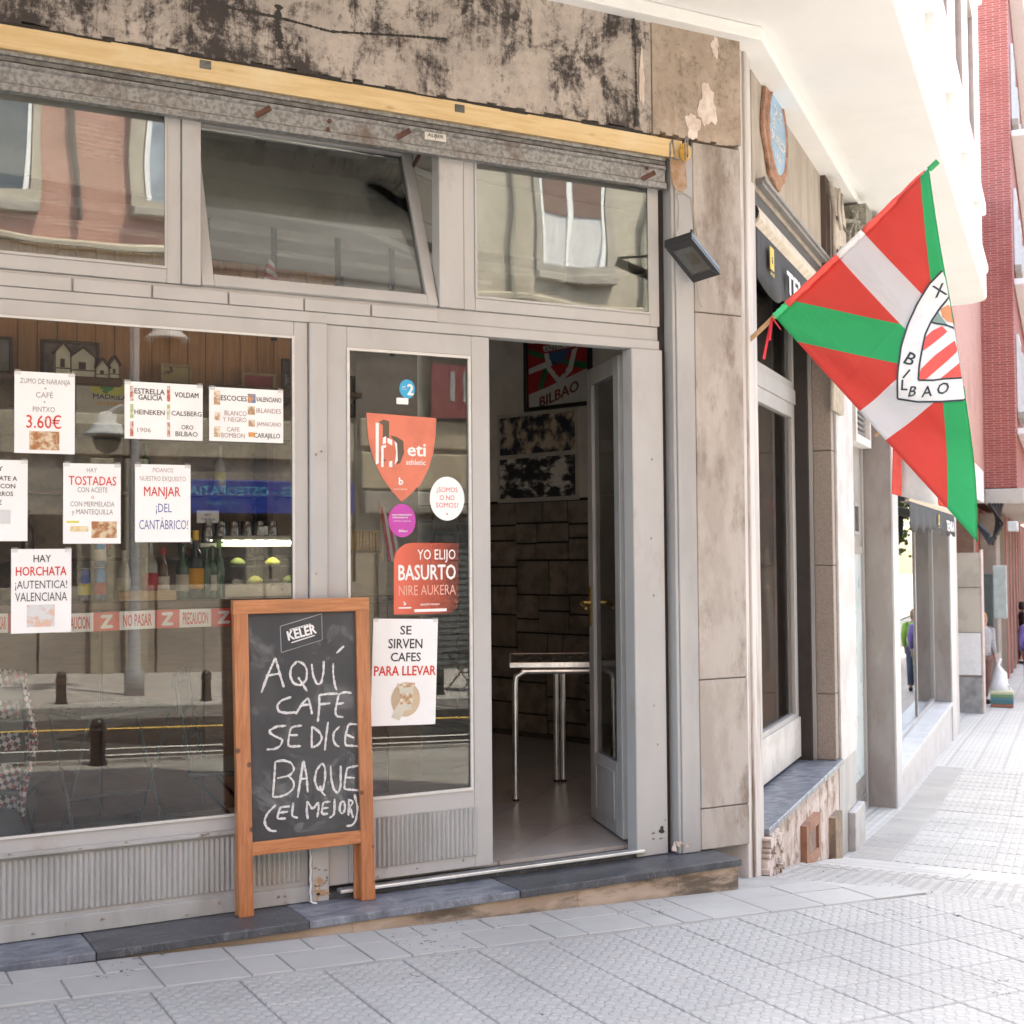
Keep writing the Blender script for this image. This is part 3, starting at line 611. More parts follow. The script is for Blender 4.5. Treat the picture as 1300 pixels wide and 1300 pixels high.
RD = flat('crest_red', (.40, .02, .03)); GN = flat('crest_green', (.01, .16, .07)); WH = flat('crest_white', (.62, .62, .62)); BL = flat('crest_blue', (.03, .10, .25))
fm_.build('red_field', RD, fr)
W_ = r_-l_; H_ = zt-zb
def wp(u, v): return (r_-u*W_, zb+v*H_)      # u measured left to right as seen
def wpoly(m, pts, y): q = [wp(*p) for p in pts]; m.plate(q, y-.001, y); return m
m = MB(TP); wpoly(m, [(.06, .80), (.06, .88), (.45, .70), (.94, .58), (.94, .48), (.5, .62)], -.0125); wpoly(m, [(.2, .30), (.30, .62), (.38, .62), (.27, .3)], -.0125); m.build('green_rays', GN, fr)
m = MB(TP); wpoly(m, [(.06, .52), (.06, .60), (.40, .68), (.42, .60)], -.0135); wpoly(m, [(.6, .93), (.94, .96), (.94, .90), (.7, .86)], -.0135); wpoly(m, [(.06, .05), (.06, .24), (.3, .30), (.75, .44), (.94, .5), (.94, .05)], -.0135); m.build('white_rays', WH, fr)
m = MB(TP); wpoly(m, [(.30, .80), (.80, .82), (.80, .90), (.28, .88)], -.0145); wpoly(m, [(.30, .78), (.34, .55), (.52, .32), (.72, .5), (.80, .80), (.72, .78), (.66, .56), (.53, .42), (.40, .58), (.37, .78)], -.0145); m.build('crest_band', WH, fr)
m = MB(TP); wpoly(m, [(.38, .78), (.70, .80), (.58, .62), (.42, .6)], -.0145); m.build('crest_blue', BL, fr)
m = MB(TP)
for k in range(3): wpoly(m, [(.45+.07*k, .58-.03*k), (.50+.07*k, .66-.01*k), (.50+.06*k, .48), (.48+.05*k, .46)], -.0155)
m.build('crest_stripes', RD, fr)
tm = lambda u0, v0, rot=0: (lambda u, v: (wp(u0, v0)[0]-u, -.0165, wp(u0, v0)[1]+v+u*rot))
m = MB(TP); m.text('ATHLETIC CLUB', tm(.54, .85, .05), cap=.035, w=W_*.46, bold=.02); m.build('lettering', INK, fr)
m = MB(TP); m.text('BILBAO', tm(.52, .20, .25), cap=.075, w=W_*.58, bold=.04); m.build('lettering', mat('brown_letter', (.22, .07, .05)), fr)
for px, py, w_, h_, lb in ((775, 560, .30, .42, 'small red-framed picture seen through the glass of the open door leaf, upper'), (779, 632, .34, .30, 'small dull framed print below the red-framed one behind the open door leaf')):
    q = thing('picture', lb, 'picture', (5.2, 2.4, 2))
    c = PWc = ((-0.752, 2.382), (-0.775, 1.937))[0 if py < 600 else 1]
    MB(TP).frame(c[0]-w_/2, c[0]+w_/2, c[1]-h_/2, c[1]+h_/2, .02, -.02, -.001).build('frame', flat('frame_redbrown', (.22, .06, .04)), q); MB(TP).box(c[0]-w_/2+.02, c[0]+w_/2-.02, -.008, -.002, c[1]-h_/2+.02, c[1]+h_/2-.02).build('print', mat('faded_print', (.35, .31, .27), (.2, .15, .12), 8), q)
# metal table in the doorway
tA = Vector((3.487, 1.313, 0)); tU = Vector((.88, -.475, 0)); tV = Vector((.475, .88, 0)); tb = thing('metal_table', 'square aluminium cafe table with round tube legs just inside the doorway', 'table', (3.9, 1.3, .022))
TT = Matrix.Translation(tA) @ Matrix.Rotation(math.atan2(tU.y, tU.x), 4, 'Z')
MB(TT).box(-.02, .60, -.02, .66, .758, .775).build('tabletop', mat('brushed_top', (.5, .49, .48), None, 10, .25, .9), tb)
m = MB(TT).frame(-.03, .71, 0, 0, 0, 0, 0) if False else MB(TT)
m.box(-.03, .61, -.032, -.02, .748, .778).box(-.03, .61, .66, .672, .748, .778).box(-.032, -.02, -.02, .66, .748, .778).box(.60, .612, -.02, .66, .748, .778); m.build('table_edge', CHROME, tb, bevel=.004, seg=2)
MB(TT).tube([(.04, 0, .728), (.53, 0, .728)], .0165, 12).build('apron_tube', CHROME, tb, auto=True)
for k in range(24): MB(TT).box(-.02+.026*k, -.008+.026*k, -.034, -.031, .752, .774).build('edge_bead', ALU, tb)
for x, y in ((0, 0), (.57, 0), (.245, .62), (.285, .625)):
    ix = (.05 if x == 0 else -.05) if y == 0 else .0; iy = 0 if y == 0 else -.05
    m = MB(TT).tube([(x, y, .03), (x, y, .66), (x+ix*.15, y+iy*.15, .70), (x+ix, y+iy, .725), (x+ix*1.4, y+iy*4, .7285)], .0165, 12); l = m.build('leg', CHROME, tb, auto=True)
    MB(TT).tube([(x, y, .022), (x, y, .034)], .017, 10).build('foot_cap', BLACKM, l)
def folding(name, label, cat, x, y, rz, h, colr, chair, group=None, loc_z=.022):
    t = thing(name, label, cat, (x, y, loc_z), group, rz)
    for sx in (-.19, .19):
        MB().tube([(sx, -.22, 0), (sx, .20, h)], .009, 6).build('leg', colr, t, local=True); MB().tube([(sx*.9, .22, 0), (sx*.9, -.20, h)], .009, 6).build('leg', colr, t, local=True)
    MB().box(-.22, .22, -.22, .22, h, h+.02).build('seat' if chair else 'tabletop', colr, t, bevel=.004, local=True)
    MB().tube([(-.19, 0, h*.5), (.19, 0, h*.5)], .006, 6).build('stretcher', colr, t, local=True)
    if chair:
        for sx in (-.19, .19): MB().tube([(sx, .20, h), (sx, .27, h+.42)], .009, 6).build('back_post', colr, t, local=True)
        for k in range(3): MB().box(-.20, .20, .235+.02*k-.006, .235+.02*k+.006, h+.12+.12*k, h+.17+.12*k).build('back_slat', colr, t, bevel=.003, local=True)
    return t
GREYM = flat('grey_leg_metal', (.10, .10, .10), .3)
folding('folding_table', 'folding table with crossed metal legs standing behind the big window, below the caution tape', 'table', 1.18, .62, .2, .70, GREYM, False)
folding('folding_chair', 'black folding chair behind the glass just left of the chalkboard', 'chair', 1.70, .42, 1.2, .45, BLACKM, True)
hc = folding('cafe_chair', 'black chair with a houndstooth jacket over its back at the left edge of the window', 'chair', .66, .42, 2.8, .46, BLACKM, True)
jk = MB()
for i in range(9):
    a = -.25+i*.055
def hound():
    m, nt, b = newm('houndstooth'); tc = nd(nt, 'TexCoord').outputs['Object']
    c = nd(nt, 'TexChecker', {'Vector': mapv(nt, tc, (1, .6, 1), rot=(0, .5, 0)), 'Scale': 55.0, 'Color1': (.6, .56, .56), 'Color2': (.03, .03, .06)})
    c2 = mixc(nt, ramp(nt, noi(nt, tc, 60, 2), .58, .62), c.outputs[0], (.4, .03, .05)); nt.links.new(c2, b.inputs['Base Color']); b.inputs['Roughness'].default_value = .9; return m
jv = []; jf = []; n1, n2_ = 14, 12
for i in range(n1+1):
    for j in range(n2_+1):
        u = i/n1; v_ = j/n2_; ang = math.pi*(u-.5)*1.1; rr = .17+.03*math.sin(v_*3)-.05*(1-v_)*0
        jv.append((math.sin(ang)*rr*1.15+.01*math.sin(v_*9), .27-math.cos(ang)*.10+.012*math.sin(u*17+v_*4), .42+v_*.52-.05*abs(u-.5)))
for i in range(n1):
    for j in range(n2_): a = i*(n2_+1)+j; jf.append((a, a+1, a+n2_+2, a+n2_+1))
jt = thing('jacket', 'red, white and navy houndstooth jacket hung over a black chair at the far left', 'jacket', (.66, .42, .44), rotz=2.8)
q = MB().add(jv, jf).build('cloth', hound(), jt, smooth=True, local=True); q.location = (0, 0, -.42); so_ = q.modifiers.new('thick', 'SOLIDIFY'); so_.thickness = .012
bg_ = MB(); bg_.add([], [])
bg_.lathe([(.02, 0), (.17, .01), (.20, .10), (.19, .28), (.15, .38), (.05, .42), (.01, .42)], (0, 0, 0), 20)
bb = bg_.build('bean_bag', mat('blue_grey_fabric', (.17, .20, .26), None, 5, .9), None, 'rounded blue-grey fabric pouffe on the floor behind the lower left corner of the glass', 'pouffe', smooth=True); bb.location = (.62, .34, .022)
# bar counter and the things on it
ctr = thing('bar_counter', 'dark wooden bar counter behind the big window', 'counter', (1.5, 2.2, .022))
MB().box(-1.8, 3.0, 1.78, 2.5, 1.10, 1.145).build('counter_top', COUNTW, ctr, bevel=.006); 
for k in range(9): MB().box(-1.78+.53*k, -1.78+.53*k+.52, 1.9, 1.93, .05, 1.10).build('panel', COUNTW, ctr, bevel=.004)
MB().box(-1.8, 3.0, 1.93, 2.45, .022, 1.10).build('carcass', COUNTW, ctr)
CT = 1.147
bwl = thing('back_wall_panelling', 'varnished wooden panelling with a long shelf on the wall behind the bar', 'wall panelling', (1.5, 3.35, 0))
for k in range(44): MB().box(-1.8+.115*k, -1.8+.115*k+.111, 3.36, 3.38, 2.46, 3.3).build('panel', PANELW, bwl, bevel=.003)
MB().box(-1.8, 3.3, 3.05, 3.36, 2.41, 2.445).build('shelf', COUNTW, bwl, bevel=.003)
MB().box(-1.8, 3.3, 3.30, 3.40, .02, 2.41).build('lower_panel', mat('bar_back_beige', (.26, .20, .14), (.13, .09, .06), 4, .6), bwl)
MB().box(-1.8, 3.3, 3.385, 3.42, 2.4, 3.31).build('backing', COUNTW, bwl)
for k in range(6): MB().box(-1.6+.85*k, -1.56+.85*k, 3.05, 3.3, 1.2, 2.41).build('divider', COUNTW, bwl)
for z in (1.35, 1.75, 2.1): MB().box(-1.6, 3.2, 3.1, 3.3, z, z+.02).build('shelf', COUNTW, bwl)
def bottle(x, y, z, h, r, cm, label, lab=None, capc=None):
    t = thing('bottle', label, 'bottle', (x, y, z))
    MB().lathe([(r*.9, 0), (r, h*.03), (r, h*.55), (r*.8, h*.64), (r*.36, h*.76), (r*.33, h*.93), (r*.38, h*.95), (r*.38, h)], n=12).build('glass_body', cm, t, smooth=True, local=True)
    if lab: MB().lathe([(r*1.02, h*.15), (r*1.02, h*.45)], n=12).build('paper_label', lab, t, smooth=True, local=True)
    if capc: MB().lathe([(r*.42, h*.86), (r*.40, h*1.005)], n=10).build('cap', capc, t, local=True)
    return t
GB = mat('green_bottle', (.02, .09, .035), None, 5, .08, spec=.8); BB = mat('brown_bottle', (.10, .04, .015), None, 5, .08, spec=.8); CB = mat('clear_bottle', (.32, .31, .28), None, 5, .08, spec=.8); DB = mat('dark_bottle', (.015, .02, .018), None, 5, .08)
LW = flat('label_white', (.6, .57, .48)); LR = flat('label_red', (.45, .03, .04)); LO = flat('label_orange', (.75, .36, .03)); LY = flat('label_yellow', (.65, .6, .12)); LG = flat('label_green', (.25, .5, .08))
for px, py, h, r, cm, lab, capc, lb in [
    (157, 752, .26, .035, CB, LW, None, 'squat bottle with cream label at the left end of the pale crate on the counter'),
    (191, 752, .31, .04, CB, LR, None, 'clear spirits bottle with a red label above the pale crate'),
    (207, 752, .27, .033, BB, LW, LR, 'bottle with orange-and-cream label beside the clear spirits bottle'),
    (232, 756, .29, .036, GB, LW, None, 'green bottle with a white diamond label on the counter'),
    (248, 758, .36, .045, DB, LO, flat('foil_gold', (.7, .4, .05), .3, .6), 'tall dark bottle with orange label and gold foil neck'),
    (262, 756, .27, .03, GB, None, None, 'plain green bottle just right of the gold-necked bottle'),
    (270, 757, .28, .03, GB, LW, None, 'green bottle with small pale label, second from the display case'),
    (278, 757, .31, .032, GB, None, LG, 'green beer bottle nearest the lit display case')]:
    pass
    x = {157: (1.71, 2.841), 191: (1.837, 2.718), 207: (1.896, 2.66), 232: (1.946, 2.41), 248: (2.003, 2.355), 262: (2.053, 2.307), 270: (2.039, 2.129), 278: (2.11, 2.253)}[px]
    yy = 1.86; k = (yy+5.13)/(x[1]+5.13); bottle(x[0]*k, yy, CT, h, r, cm, lb, lab, capc)
def rx(px, py, y): return None
def can(x, z, lb, c1, c2, h=.165, r=.03):
    t = thing('can', lb, 'drink can', (x, 1.86, z))
    MB().lathe([(r*.85, 0), (r, .008), (r, h-.01), (r*.85, h)], n=14).build('can_body', c1, t, smooth=True, local=True); MB().lathe([(r*1.02, h*.2), (r*1.02, h*.55)], n=14).build('printed_band', c2, t, local=True)
    MB().lathe([(r*.86, h), (r*.8, h+.004)], n=14).build('lid', ALU, t, local=True)
cb1 = mat('can_blue', (.02, .06, .30), (.35, .38, .45), 6, .25, .5); cb2 = mat('can_lightblue', (.03, .19, .42), None, 5, .25, .5)
can(1.303, CT, 'blue and silver drinks can standing alone left of the stacked cans', cb1, LY); can(1.381, CT, 'lower of the two stacked light-blue drinks cans', cb2, LR, .17); can(1.381, CT+.175, 'upper of the two stacked light-blue drinks cans', cb2, LW, .16)
cr = thing('wooden_crate', 'low pale wooden tray on the counter under the spirits bottles', 'crate', (1.65, 1.82, CT))
x0, x1 = 1.463, 1.753
for y in (1.79, 1.95): MB().box(x0, x1, y, y+.01, CT, CT+.05).build('board', PALEW, cr, bevel=.002)
for x in (x0, x1-.01): MB().box(x, x+.01, 1.80, 1.95, CT, CT+.05).build('board', PALEW, cr, bevel=.002)
MB().box(x0+.01, x1-.01, 1.8, 1.95, CT, CT+.006).build('board', PALEW, cr)
dc = thing('display_case', 'refrigerated glass tapas case with a lit white tube on the bar counter', 'display case', (2.45, 2.1, CT))
x0, x1 = 2.045, 2.62
MB().box(x0, x1, 1.95, 2.4, CT, CT+.07).build('case_base', mat('case_steel', (.34, .31, .25), None, 8, .3, .7), dc, bevel=.004)
MB().box(x0, x1, 1.95, 2.4, CT+.315, CT+.335).build('case_top', mat('case_top', (.45, .44, .36), None, 8, .3), dc, bevel=.003)
MB().box(x0, x1, 1.952, 1.956, CT+.07, CT+.315).build('pane', GLASSC, dc); MB().box(x0, x1, 1.96, 2.38, CT+.165, CT+.172).build('glass_shelf', GLASSC, dc)
MB().tube([(x0+.02, 1.985, CT+.295), (x1-.02, 1.985, CT+.295)], .011, 8).build('lit_tube', emis('tube_light', (1, .97, .9), 3), dc)
for k in range(7):
    q = MB().lathe([(.005, 0), (.04, .004), (.045, .02), (.02, .04), (.004, .045)], n=10).build('tapa', LY if k % 3 else flat('tapa_green', (.3, .35, .1)), dc, smooth=True); q.data.transform(Matrix.Translation((x0+.12+.1*k, 2.08, CT+(.172 if k % 2 == 0 else .071))))
# glass rack and signs above the case
gk = thing('glass_rack', 'row of upturned drinking glasses on a shelf above the display case', 'glasses', (2.2, 2.2, 1.5))
x0, x1 = 1.949, 2.285; z0 = 1.443
MB().box(x0, x1+.3, 2.05, 2.35, z0-.02, z0).build('shelf', mat('rack_shelf', (.42, .42, .34), None, 5, .3), gk)
for k in range(6): q = MB().lathe([(.034, 0), (.036, .01), (.03, .12), (.029, .122)], n=12).build('glass', glass('tumbler', .1, (.8, .82, .8)), gk, smooth=True); q.data.transform(Matrix.Translation((x0+.06+.073*k, 2.12, z0+.001)))
for x in (x0+.02, x1+.28): MB().tube([(x, 2.3, CT+.33), (x, 2.3, z0-.02)], .008, 6).build('support', CHROME, gk)
def card(name, lb, x0_, z0_, x1_, z1_, y, mt, lines=(), cat='sign', post=None):
    t = thing(name, lb, cat, ((x0_+x1_)/2, y, z0_))
    MB().box(x0_, x1_, y, y+.004, z0_, z1_).build('card', mt, t)
    for (s_, x, z, cap, w_, col) in lines:
        m = MB(); m.text(s_, FM(x, y-.001, z), cap=cap, w=w_, bold=.01); m.build('lettering', col, t)
    if post: MB().tube([((x0_+x1_)/2, y+.002, post), ((x0_+x1_)/2, y+.002, z0_)], .003, 6).build('post', CHROME, t)
    return t
x0, z0, x1, z1 = (1.944, 1.555, 2.066, 1.623)
card('price_card', 'small tilted white notice above the upturned glasses', x0, z0, x1, z1, 2.1, PAPER, [('HAY', (x0+x1)/2, z0+.045, .014, 0, INK), ('TORTILLA', (x0+x1)/2, z0+.02, .012, 0, INK)])
x0, z0, x1, z1 = (2.285, 1.49, 2.345, 1.538)
card('price_card', 'tiny white price card on a stick above the display case', x0, z0, x1, z1, 2.1, PAPER, [], post=z0-.06)
# ornaments on the back shelf
SH = 2.447
def picture(lb, x0_, z0_, x1_, z1_, fmat, pmat, y=3.3, fr_=.02):
    t = thing('picture', lb, 'picture', ((x0_+x1_)/2, y, z0_))
    MB().frame(x0_, x1_, z0_, z1_, fr_, y, y+.025).build('frame', fmat, t, bevel=.003); MB().box(x0_+fr_, x1_-fr_, y+.01, y+.02, z0_+fr_, z1_-fr_).build('print', pmat, t); return t
def R_(r): return r
for r, lb, fmx, pm in (((1.296, 2.42, 1.64, 2.685), 'dark framed picture behind the little ornamental houses', flat('frame_dark', (.05, .03, .02)), mat('grey_print', (.12, .10, .10), (.3, .26, .24), 4)),
                      ((0.948, 2.46, 1.139, 2.684), 'dark framed picture with green plant at the left edge of the back shelf', flat('frame_dark2', (.04, .03, .02)), mat('green_print', (.05, .08, .04), (.25, .22, .2), 4)),
                      ((2.012, 2.439, 2.21, 2.582), 'pale straw-edged ornament picture above the beer list', PALEW, mat('straw', (.50, .38, .17), (.05, .035, .02), 9, lo=.55, hi=.6)),
                      ((2.531, 2.447, 2.757, 2.558), 'small wooden frame with a red card above the coffee list', PALEW, mat('red_card', (.33, .02, .04), (.28, .02, .04), 4)),
                      ((2.8, 2.355, 2.874, 2.661), 'dark photograph at the right edge of the big window', flat('frame_black', (.02, .02, .02)), mat('dark_photo', (.03, .035, .045), (.3, .3, .3), 6, lo=.55, hi=.7)),
                      ((3.176, 2.297, 3.313, 2.575), 'black poster with a white emblem behind the upper left of the fixed door leaf', flat('frame_black2', (.02, .02, .02)), mat('emblem_photo', (.02, .022, .03), (.45, .45, .46), 9, lo=.55, hi=.66))):
    picture(lb, r[0], r[1], r[2], r[3], fmx, pm, y=3.2)
hs_ = thing('ornament_house', 'small white half-timbered model houses on a wooden bracket above the orange-juice paper', 'ornament', (1.459, 3.0, 2.4))
x0 = 1.347; z0 = 2.44
MB().box(x0-.02, x0+.38, 2.95, 3.1, z0-.05, z0).build('bracket', mat('bracket_brown', (.12, .06, .03)), hs_, bevel=.01)
hw = flat('model_white', (.75, .68, .52)); hr = flat('model_roof', (.09, .03, .025))
for dx, wd, h in ((0, .08, .14), (.09, .13, .12), (.23, .07, .06), (.31, .05, .08)):
    b_ = MB().plate([(x0+dx, z0), (x0+dx+wd, z0), (x0+dx+wd, z0+h), (x0+dx+wd/2, z0+h+.05), (x0+dx, z0+h)], 2.97, 3.05).build('house', hw, hs_)
    m = MB().bar((x0+dx-.01, 3.0, z0+h-.005), (x0+dx+wd/2, 3.0, z0+h+.055), .012, .1, up=(0, 1, 0)).bar((x0+dx+wd+.01, 3.0, z0+h-.005), (x0+dx+wd/2, 3.0, z0+h+.055), .012, .1, up=(0, 1, 0)).build('roof', hr, b_)
    MB().box(x0+dx+wd*.3, x0+dx+wd*.6, 2.962, 2.969, z0+h*.35, z0+h*.7).box(x0+dx, x0+dx+wd, 2.964, 2.9695, z0+h*.28, z0+h*.33).build('window', hr, b_)
x0, z0, x1, z1 = (1.468, 2.165, 1.785, 2.442)
t = card('certificate', 'cream certificate poster with a green and yellow emblem hanging under the model houses', x0, z0, x1, z1, 3.0, mat('cream_paper', (.62, .57, .47)), [('MADRILA', x0+(x1-x0)*.62, z0+(z1-z0)*.6, .03, .2, INK), ('SIDRERIA', x0+(x1-x0)*.62, z0+(z1-z0)*.45, .02, .16, LO), ('2018', x0+(x1-x0)*.6, z0+(z1-z0)*.25, .015, 0, LR)], 'poster')
m = MB(); patch(m, x0+(x1-x0)*.6, z0+(z1-z0)*.8, .11, .05, 2.999, 20, .2); m.build('emblem', LY, t); m = MB(); patch(m, x0+(x1-x0)*.55, z0+(z1-z0)*.8, .04, .03, 2.996, 20, .4); m.build('emblem', flat('emblem_green', (.05, .3, .1)), t)
# things behind the fixed leaf
x0, z0, x1, z1 = (2.937, 1.394, 3.125, 1.509)
bk = thing('bread_basket', 'wicker bread basket behind the lower left of the orange shield sticker', 'basket', ((x0+x1)/2, 2.4, z0))
for k in range(9): a = x0+(x1-x0)*k/9; MB().box(a+.002, a+(x1-x0)/9-.002, 2.36+.004*(k % 2), 2.375+.004*(k % 2), z0, z1).build('cane', PALEW, bk, bevel=.002)
MB().box(x0, x1, 2.376, 2.5, z0, z1-.01).build('basket_body', PALEW, bk); MB().box(x0-.01, x1+.01, 2.35, 2.51, z1, z1+.012).build('rim', PALEW, bk, bevel=.004)
MB().box(x0-.2, x1+.25, 2.30, 2.6, .022, z0-.002).build('cabinet', mat('cabinet_beige', (.22, .17, .12), None, 4), None, 'low beige cabinet behind the fixed door leaf under the bread basket', 'cabinet', bevel=.005)
x0, z0, x1, z1 = (2.939, 1.337, 3.034, 1.661)
pn = thing('pennant', 'small red and white striped pennant hanging behind the magenta sticker', 'pennant', (x0, 1.9, z1))
for k in range(4): MB().plate([(x0+.02*k+.0, z1-.02*k), (x0+.02*(k+1), z1-.02*(k+1)), (x0+.02*(k+1)+.05, z0-.005*k), (x0+.02*k+.05, z0-.002)], 1.9, 1.904).build('stripe', RD if k % 2 == 0 else WH, pn)
MB().tube([(x0, 1.905, z1+.03), (x0+.02, 1.905, z0)], .005, 6).build('stick', PALEW, pn)
# slatted screen and dark things behind the side window
ss = thing('slatted_screen', 'brown vertical slatted screen inside the side window', 'screen', tuple((PC+D2*1.5-N2*.6)[:2])+(0.02,))
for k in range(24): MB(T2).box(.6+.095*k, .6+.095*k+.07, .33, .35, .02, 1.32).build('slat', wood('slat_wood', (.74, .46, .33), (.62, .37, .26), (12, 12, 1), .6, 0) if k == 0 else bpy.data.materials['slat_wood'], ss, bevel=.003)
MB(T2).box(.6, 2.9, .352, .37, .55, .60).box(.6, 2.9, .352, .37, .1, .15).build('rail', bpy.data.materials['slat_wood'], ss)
hl = thing('pendant_lamp', 'shallow wooden pendant lamp behind the side window', 'lamp', tuple((PC+D2*1.9-N2*.6)[:2])+(1.9,))
q = MB().lathe([(.22, 0), (.23, .02), (.12, .10), (.02, .12)], n=18).build('lamp_shade', PALEW, hl, smooth=True); q.data.transform(Matrix.Translation((PC+D2*1.9-N2*.6)+Vector((0, 0, 1.95)))); MB().tube([(PC+D2*1.9-N2*.6)+Vector((0, 0, 2.07)), (PC+D2*1.9-N2*.6)+Vector((0, 0, 3.3))], .004, 6).build('cable', BLACKM, hl)

# ceiling bulkheads and rods seen through the transoms
for k, (y0, y1, z) in enumerate(((.75, .95, 2.95), (1.3, 1.55, 3.0), (2.05, 2.35, 3.1))):
    MB(Matrix.Rotation(math.radians(9), 4, 'Z')).box(-1.6, 4.3, y0-.25, y1-.25, z, 3.318).build('ceiling_beam', WALLI, bd, bevel=.01)
for x, y in ((1.75, 1.2), (2.12, 1.3), (2.5, 1.4), (2.85, 1.5)): MB().tube([(x, y, 2.45), (x, y, 3.318)], .016, 6).build('hanging_rod', BLACKM, bd)
sp = thing('striped_pennant', 'little red and white twisted pennant standing inside behind the tilted transom sash', 'pennant', (1.846, 0.5, 2.56))
a, z0 = (1.846, 2.553); zt_ = 2.677
for k in range(6):
    za = z0+(zt_-z0)*k/6; zb = z0+(zt_-z0)*(k+1)/6; w0 = .045*(1-k/7.5); MB().add([(a-w0, .5, za), (a+w0, .5, za-.02), (a+w0*.8, .5, zb-.02), (a-w0*.8, .5, zb), (a-w0, .52, za), (a+w0, .52, za-.02), (a+w0*.8, .52, zb-.02), (a-w0*.8, .52, zb)], [(0, 1, 2, 3), (7, 6, 5, 4), (0, 4, 5, 1), (2, 6, 7, 3), (1, 5, 6, 2), (3, 7, 4, 0)]).build('stripe', RD if k % 2 == 0 else WH, sp)

for k in range(16):
    x = -.9+.235*k+RND.uniform(-.02, .02); z = 1.37 if k % 2 else 1.77; t = bottle(x, 3.2, z, RND.uniform(.27, .34), .036, (GB, BB, CB, DB)[k % 4], '%s bottle, %s from the left on the %s shelf of the back bar' % (('green', 'brown', 'clear', 'black')[k % 4], ('first', 'second', 'third', 'fourth', 'fifth', 'sixth', 'seventh', 'eighth')[k//2], 'lower' if k % 2 else 'upper'), (LW, LR, LY, None)[(k*3) % 4], None); t['group'] = 'bottles on the back-bar shelves'

tw = thing('hanging_cloth', 'white cloth hanging from a cord behind the side window, in front of the slats', 'cloth', tuple((PC+D2*2.1-N2*.31)[:2])+(1.0,))
m = MB(T2); m.plate([(2.05, 1.38), (2.12, 1.40), (2.16, 1.2), (2.28, .85), (2.26, .60), (2.20, .58), (2.10, .9), (2.02, 1.2)][::-1], .295, .31); m.build('cloth', SKYW, tw, bevel=.004)
MB(T2).tube([(2.08, .30, 1.38), (2.12, .30, 2.0), (2.3, .30, 2.28)], .005, 5).build('cord', wire_ if False else PAPER, tw)
rb = thing('paper_fan', 'small pink paper fan hanging above the white cloth in the side window', 'ornament', tuple((PC+D2*2.3-N2*.31)[:2])+(1.6,))
for k in range(5): a = -.2+.45*k; MB(T2).plate([(2.24, 1.60), (2.24+.17*math.cos(a), 1.60+.13*math.sin(a)), (2.24+.17*math.cos(a+.42), 1.60+.13*math.sin(a+.42))], .300, .303).build('fan_leaf', flat('fan_pink', (.6, .12, .16)) if k == 0 else bpy.data.materials['fan_pink'], rb)

for (a, b), (c, d) in (((1.581, 3.397), (3.02, 3.0)), ((1.581, 3.231), (3.018, 2.797)), ((1.938, 3.526), (3.067, 3.21))):
    MB().bar((a, .95, b), (c, .95, d), .05, .035, up=(0, 0, 1)).build('reflection_bar', SKYW, bd, bevel=.004)  # pale bars made up to imitate diagonal lines mirrored in the tilted sash
# ------------------------------------------------------------------ papers and stickers behind the glass
TAPE = mat('clear_tape', (.7, .7, .68), None, 5, .2); TAPE.node_tree.nodes['Principled BSDF'].inputs['Alpha'].default_value = .18
INKS = {'k': INK, 'g': INKG, 'r': INKR, 'b': INKB, 'p': INKP, 'w': LOGOW}
def paper(lb, rect, lines, pics=(), y=-.0048, name='paper_notice', tilt=0):
    x0, z0, x1, z1 = rect; t = thing(name, lb, 'paper sign', ((x0+x1)/2, y, z0))
    cx, cz = (x0+x1)/2, (z0+z1)/2; TS_ = Matrix.Translation((cx, y, cz)) @ Matrix.Rotation(tilt, 4, 'Y') @ Matrix.Translation((-cx, -y, -cz))
    MB(TS_).box(x0, x1, y, y+.0006, z0, z1).build('sheet', PAPER, t)
    for sx_ in (x0+.012, x1-.012): MB(TS_).box(sx_-.011, sx_+.011, y-.0003, y-.0001, z1-.012, z1+.006).build('tape_tab', TAPE, t)
    by = {}
    for s_, (x, z, cap, w_), k, bo in lines: by.setdefault(k, MB(TS_)).text(s_, FM(x, y-.0006, z), cap=cap, w=w_, bold=bo)
    for k, m in by.items(): m.build('lettering', INKS[k], t)
    for (a, b, c, d), mt in pics: MB(TS_).box(a, c, y-.0008, y-.0002, b, d).build('printed_picture', mt, t)
    return t
FOOD = mat('food_photo', (.34, .14, .05), (.62, .50, .36), 34, .5, lo=.42, hi=.6); FOOD2 = mat('milk_photo', (.58, .60, .62), (.62, .42, .34), 26, .5, lo=.5, hi=.6); BOTR = mat('print_bottle_red', (.45, .10, .07), (.6, .55, .5), 60); BOTG = mat('print_bottle_green', (.35, .45, .2), (.65, .65, .55), 60)
CUP = mat('print_coffee', (.42, .26, .15), (.7, .62, .5), 50); ORG = mat('print_orange', (.72, .30, .03), (.12, .2, .36), 20)
paper('paper advertising orange juice, coffee and pintxo for 3.60 euro, top left of the window', (0.707, 1.751, 0.92, 2.051), [
    ('ZUMO DE NARANJA', (0.815, 2.017, 0.019, 0.178), 'g', 0), ('+', (0.815, 1.991, 0.012, 0.0), 'g', .02), ('CAFÉ', (0.812, 1.967, 0.02, 0.061), 'g', 0), ('+', (0.812, 1.941, 0.012, 0.0), 'g', .02), ('PINTXO', (0.81, 1.914, 0.019, 0.078), 'g', 0), ('3.60€', (0.81, 1.868, 0.047, 0.122), 'r', .01)],
    [((0.759, 1.764, 0.865, 1.833), FOOD)])
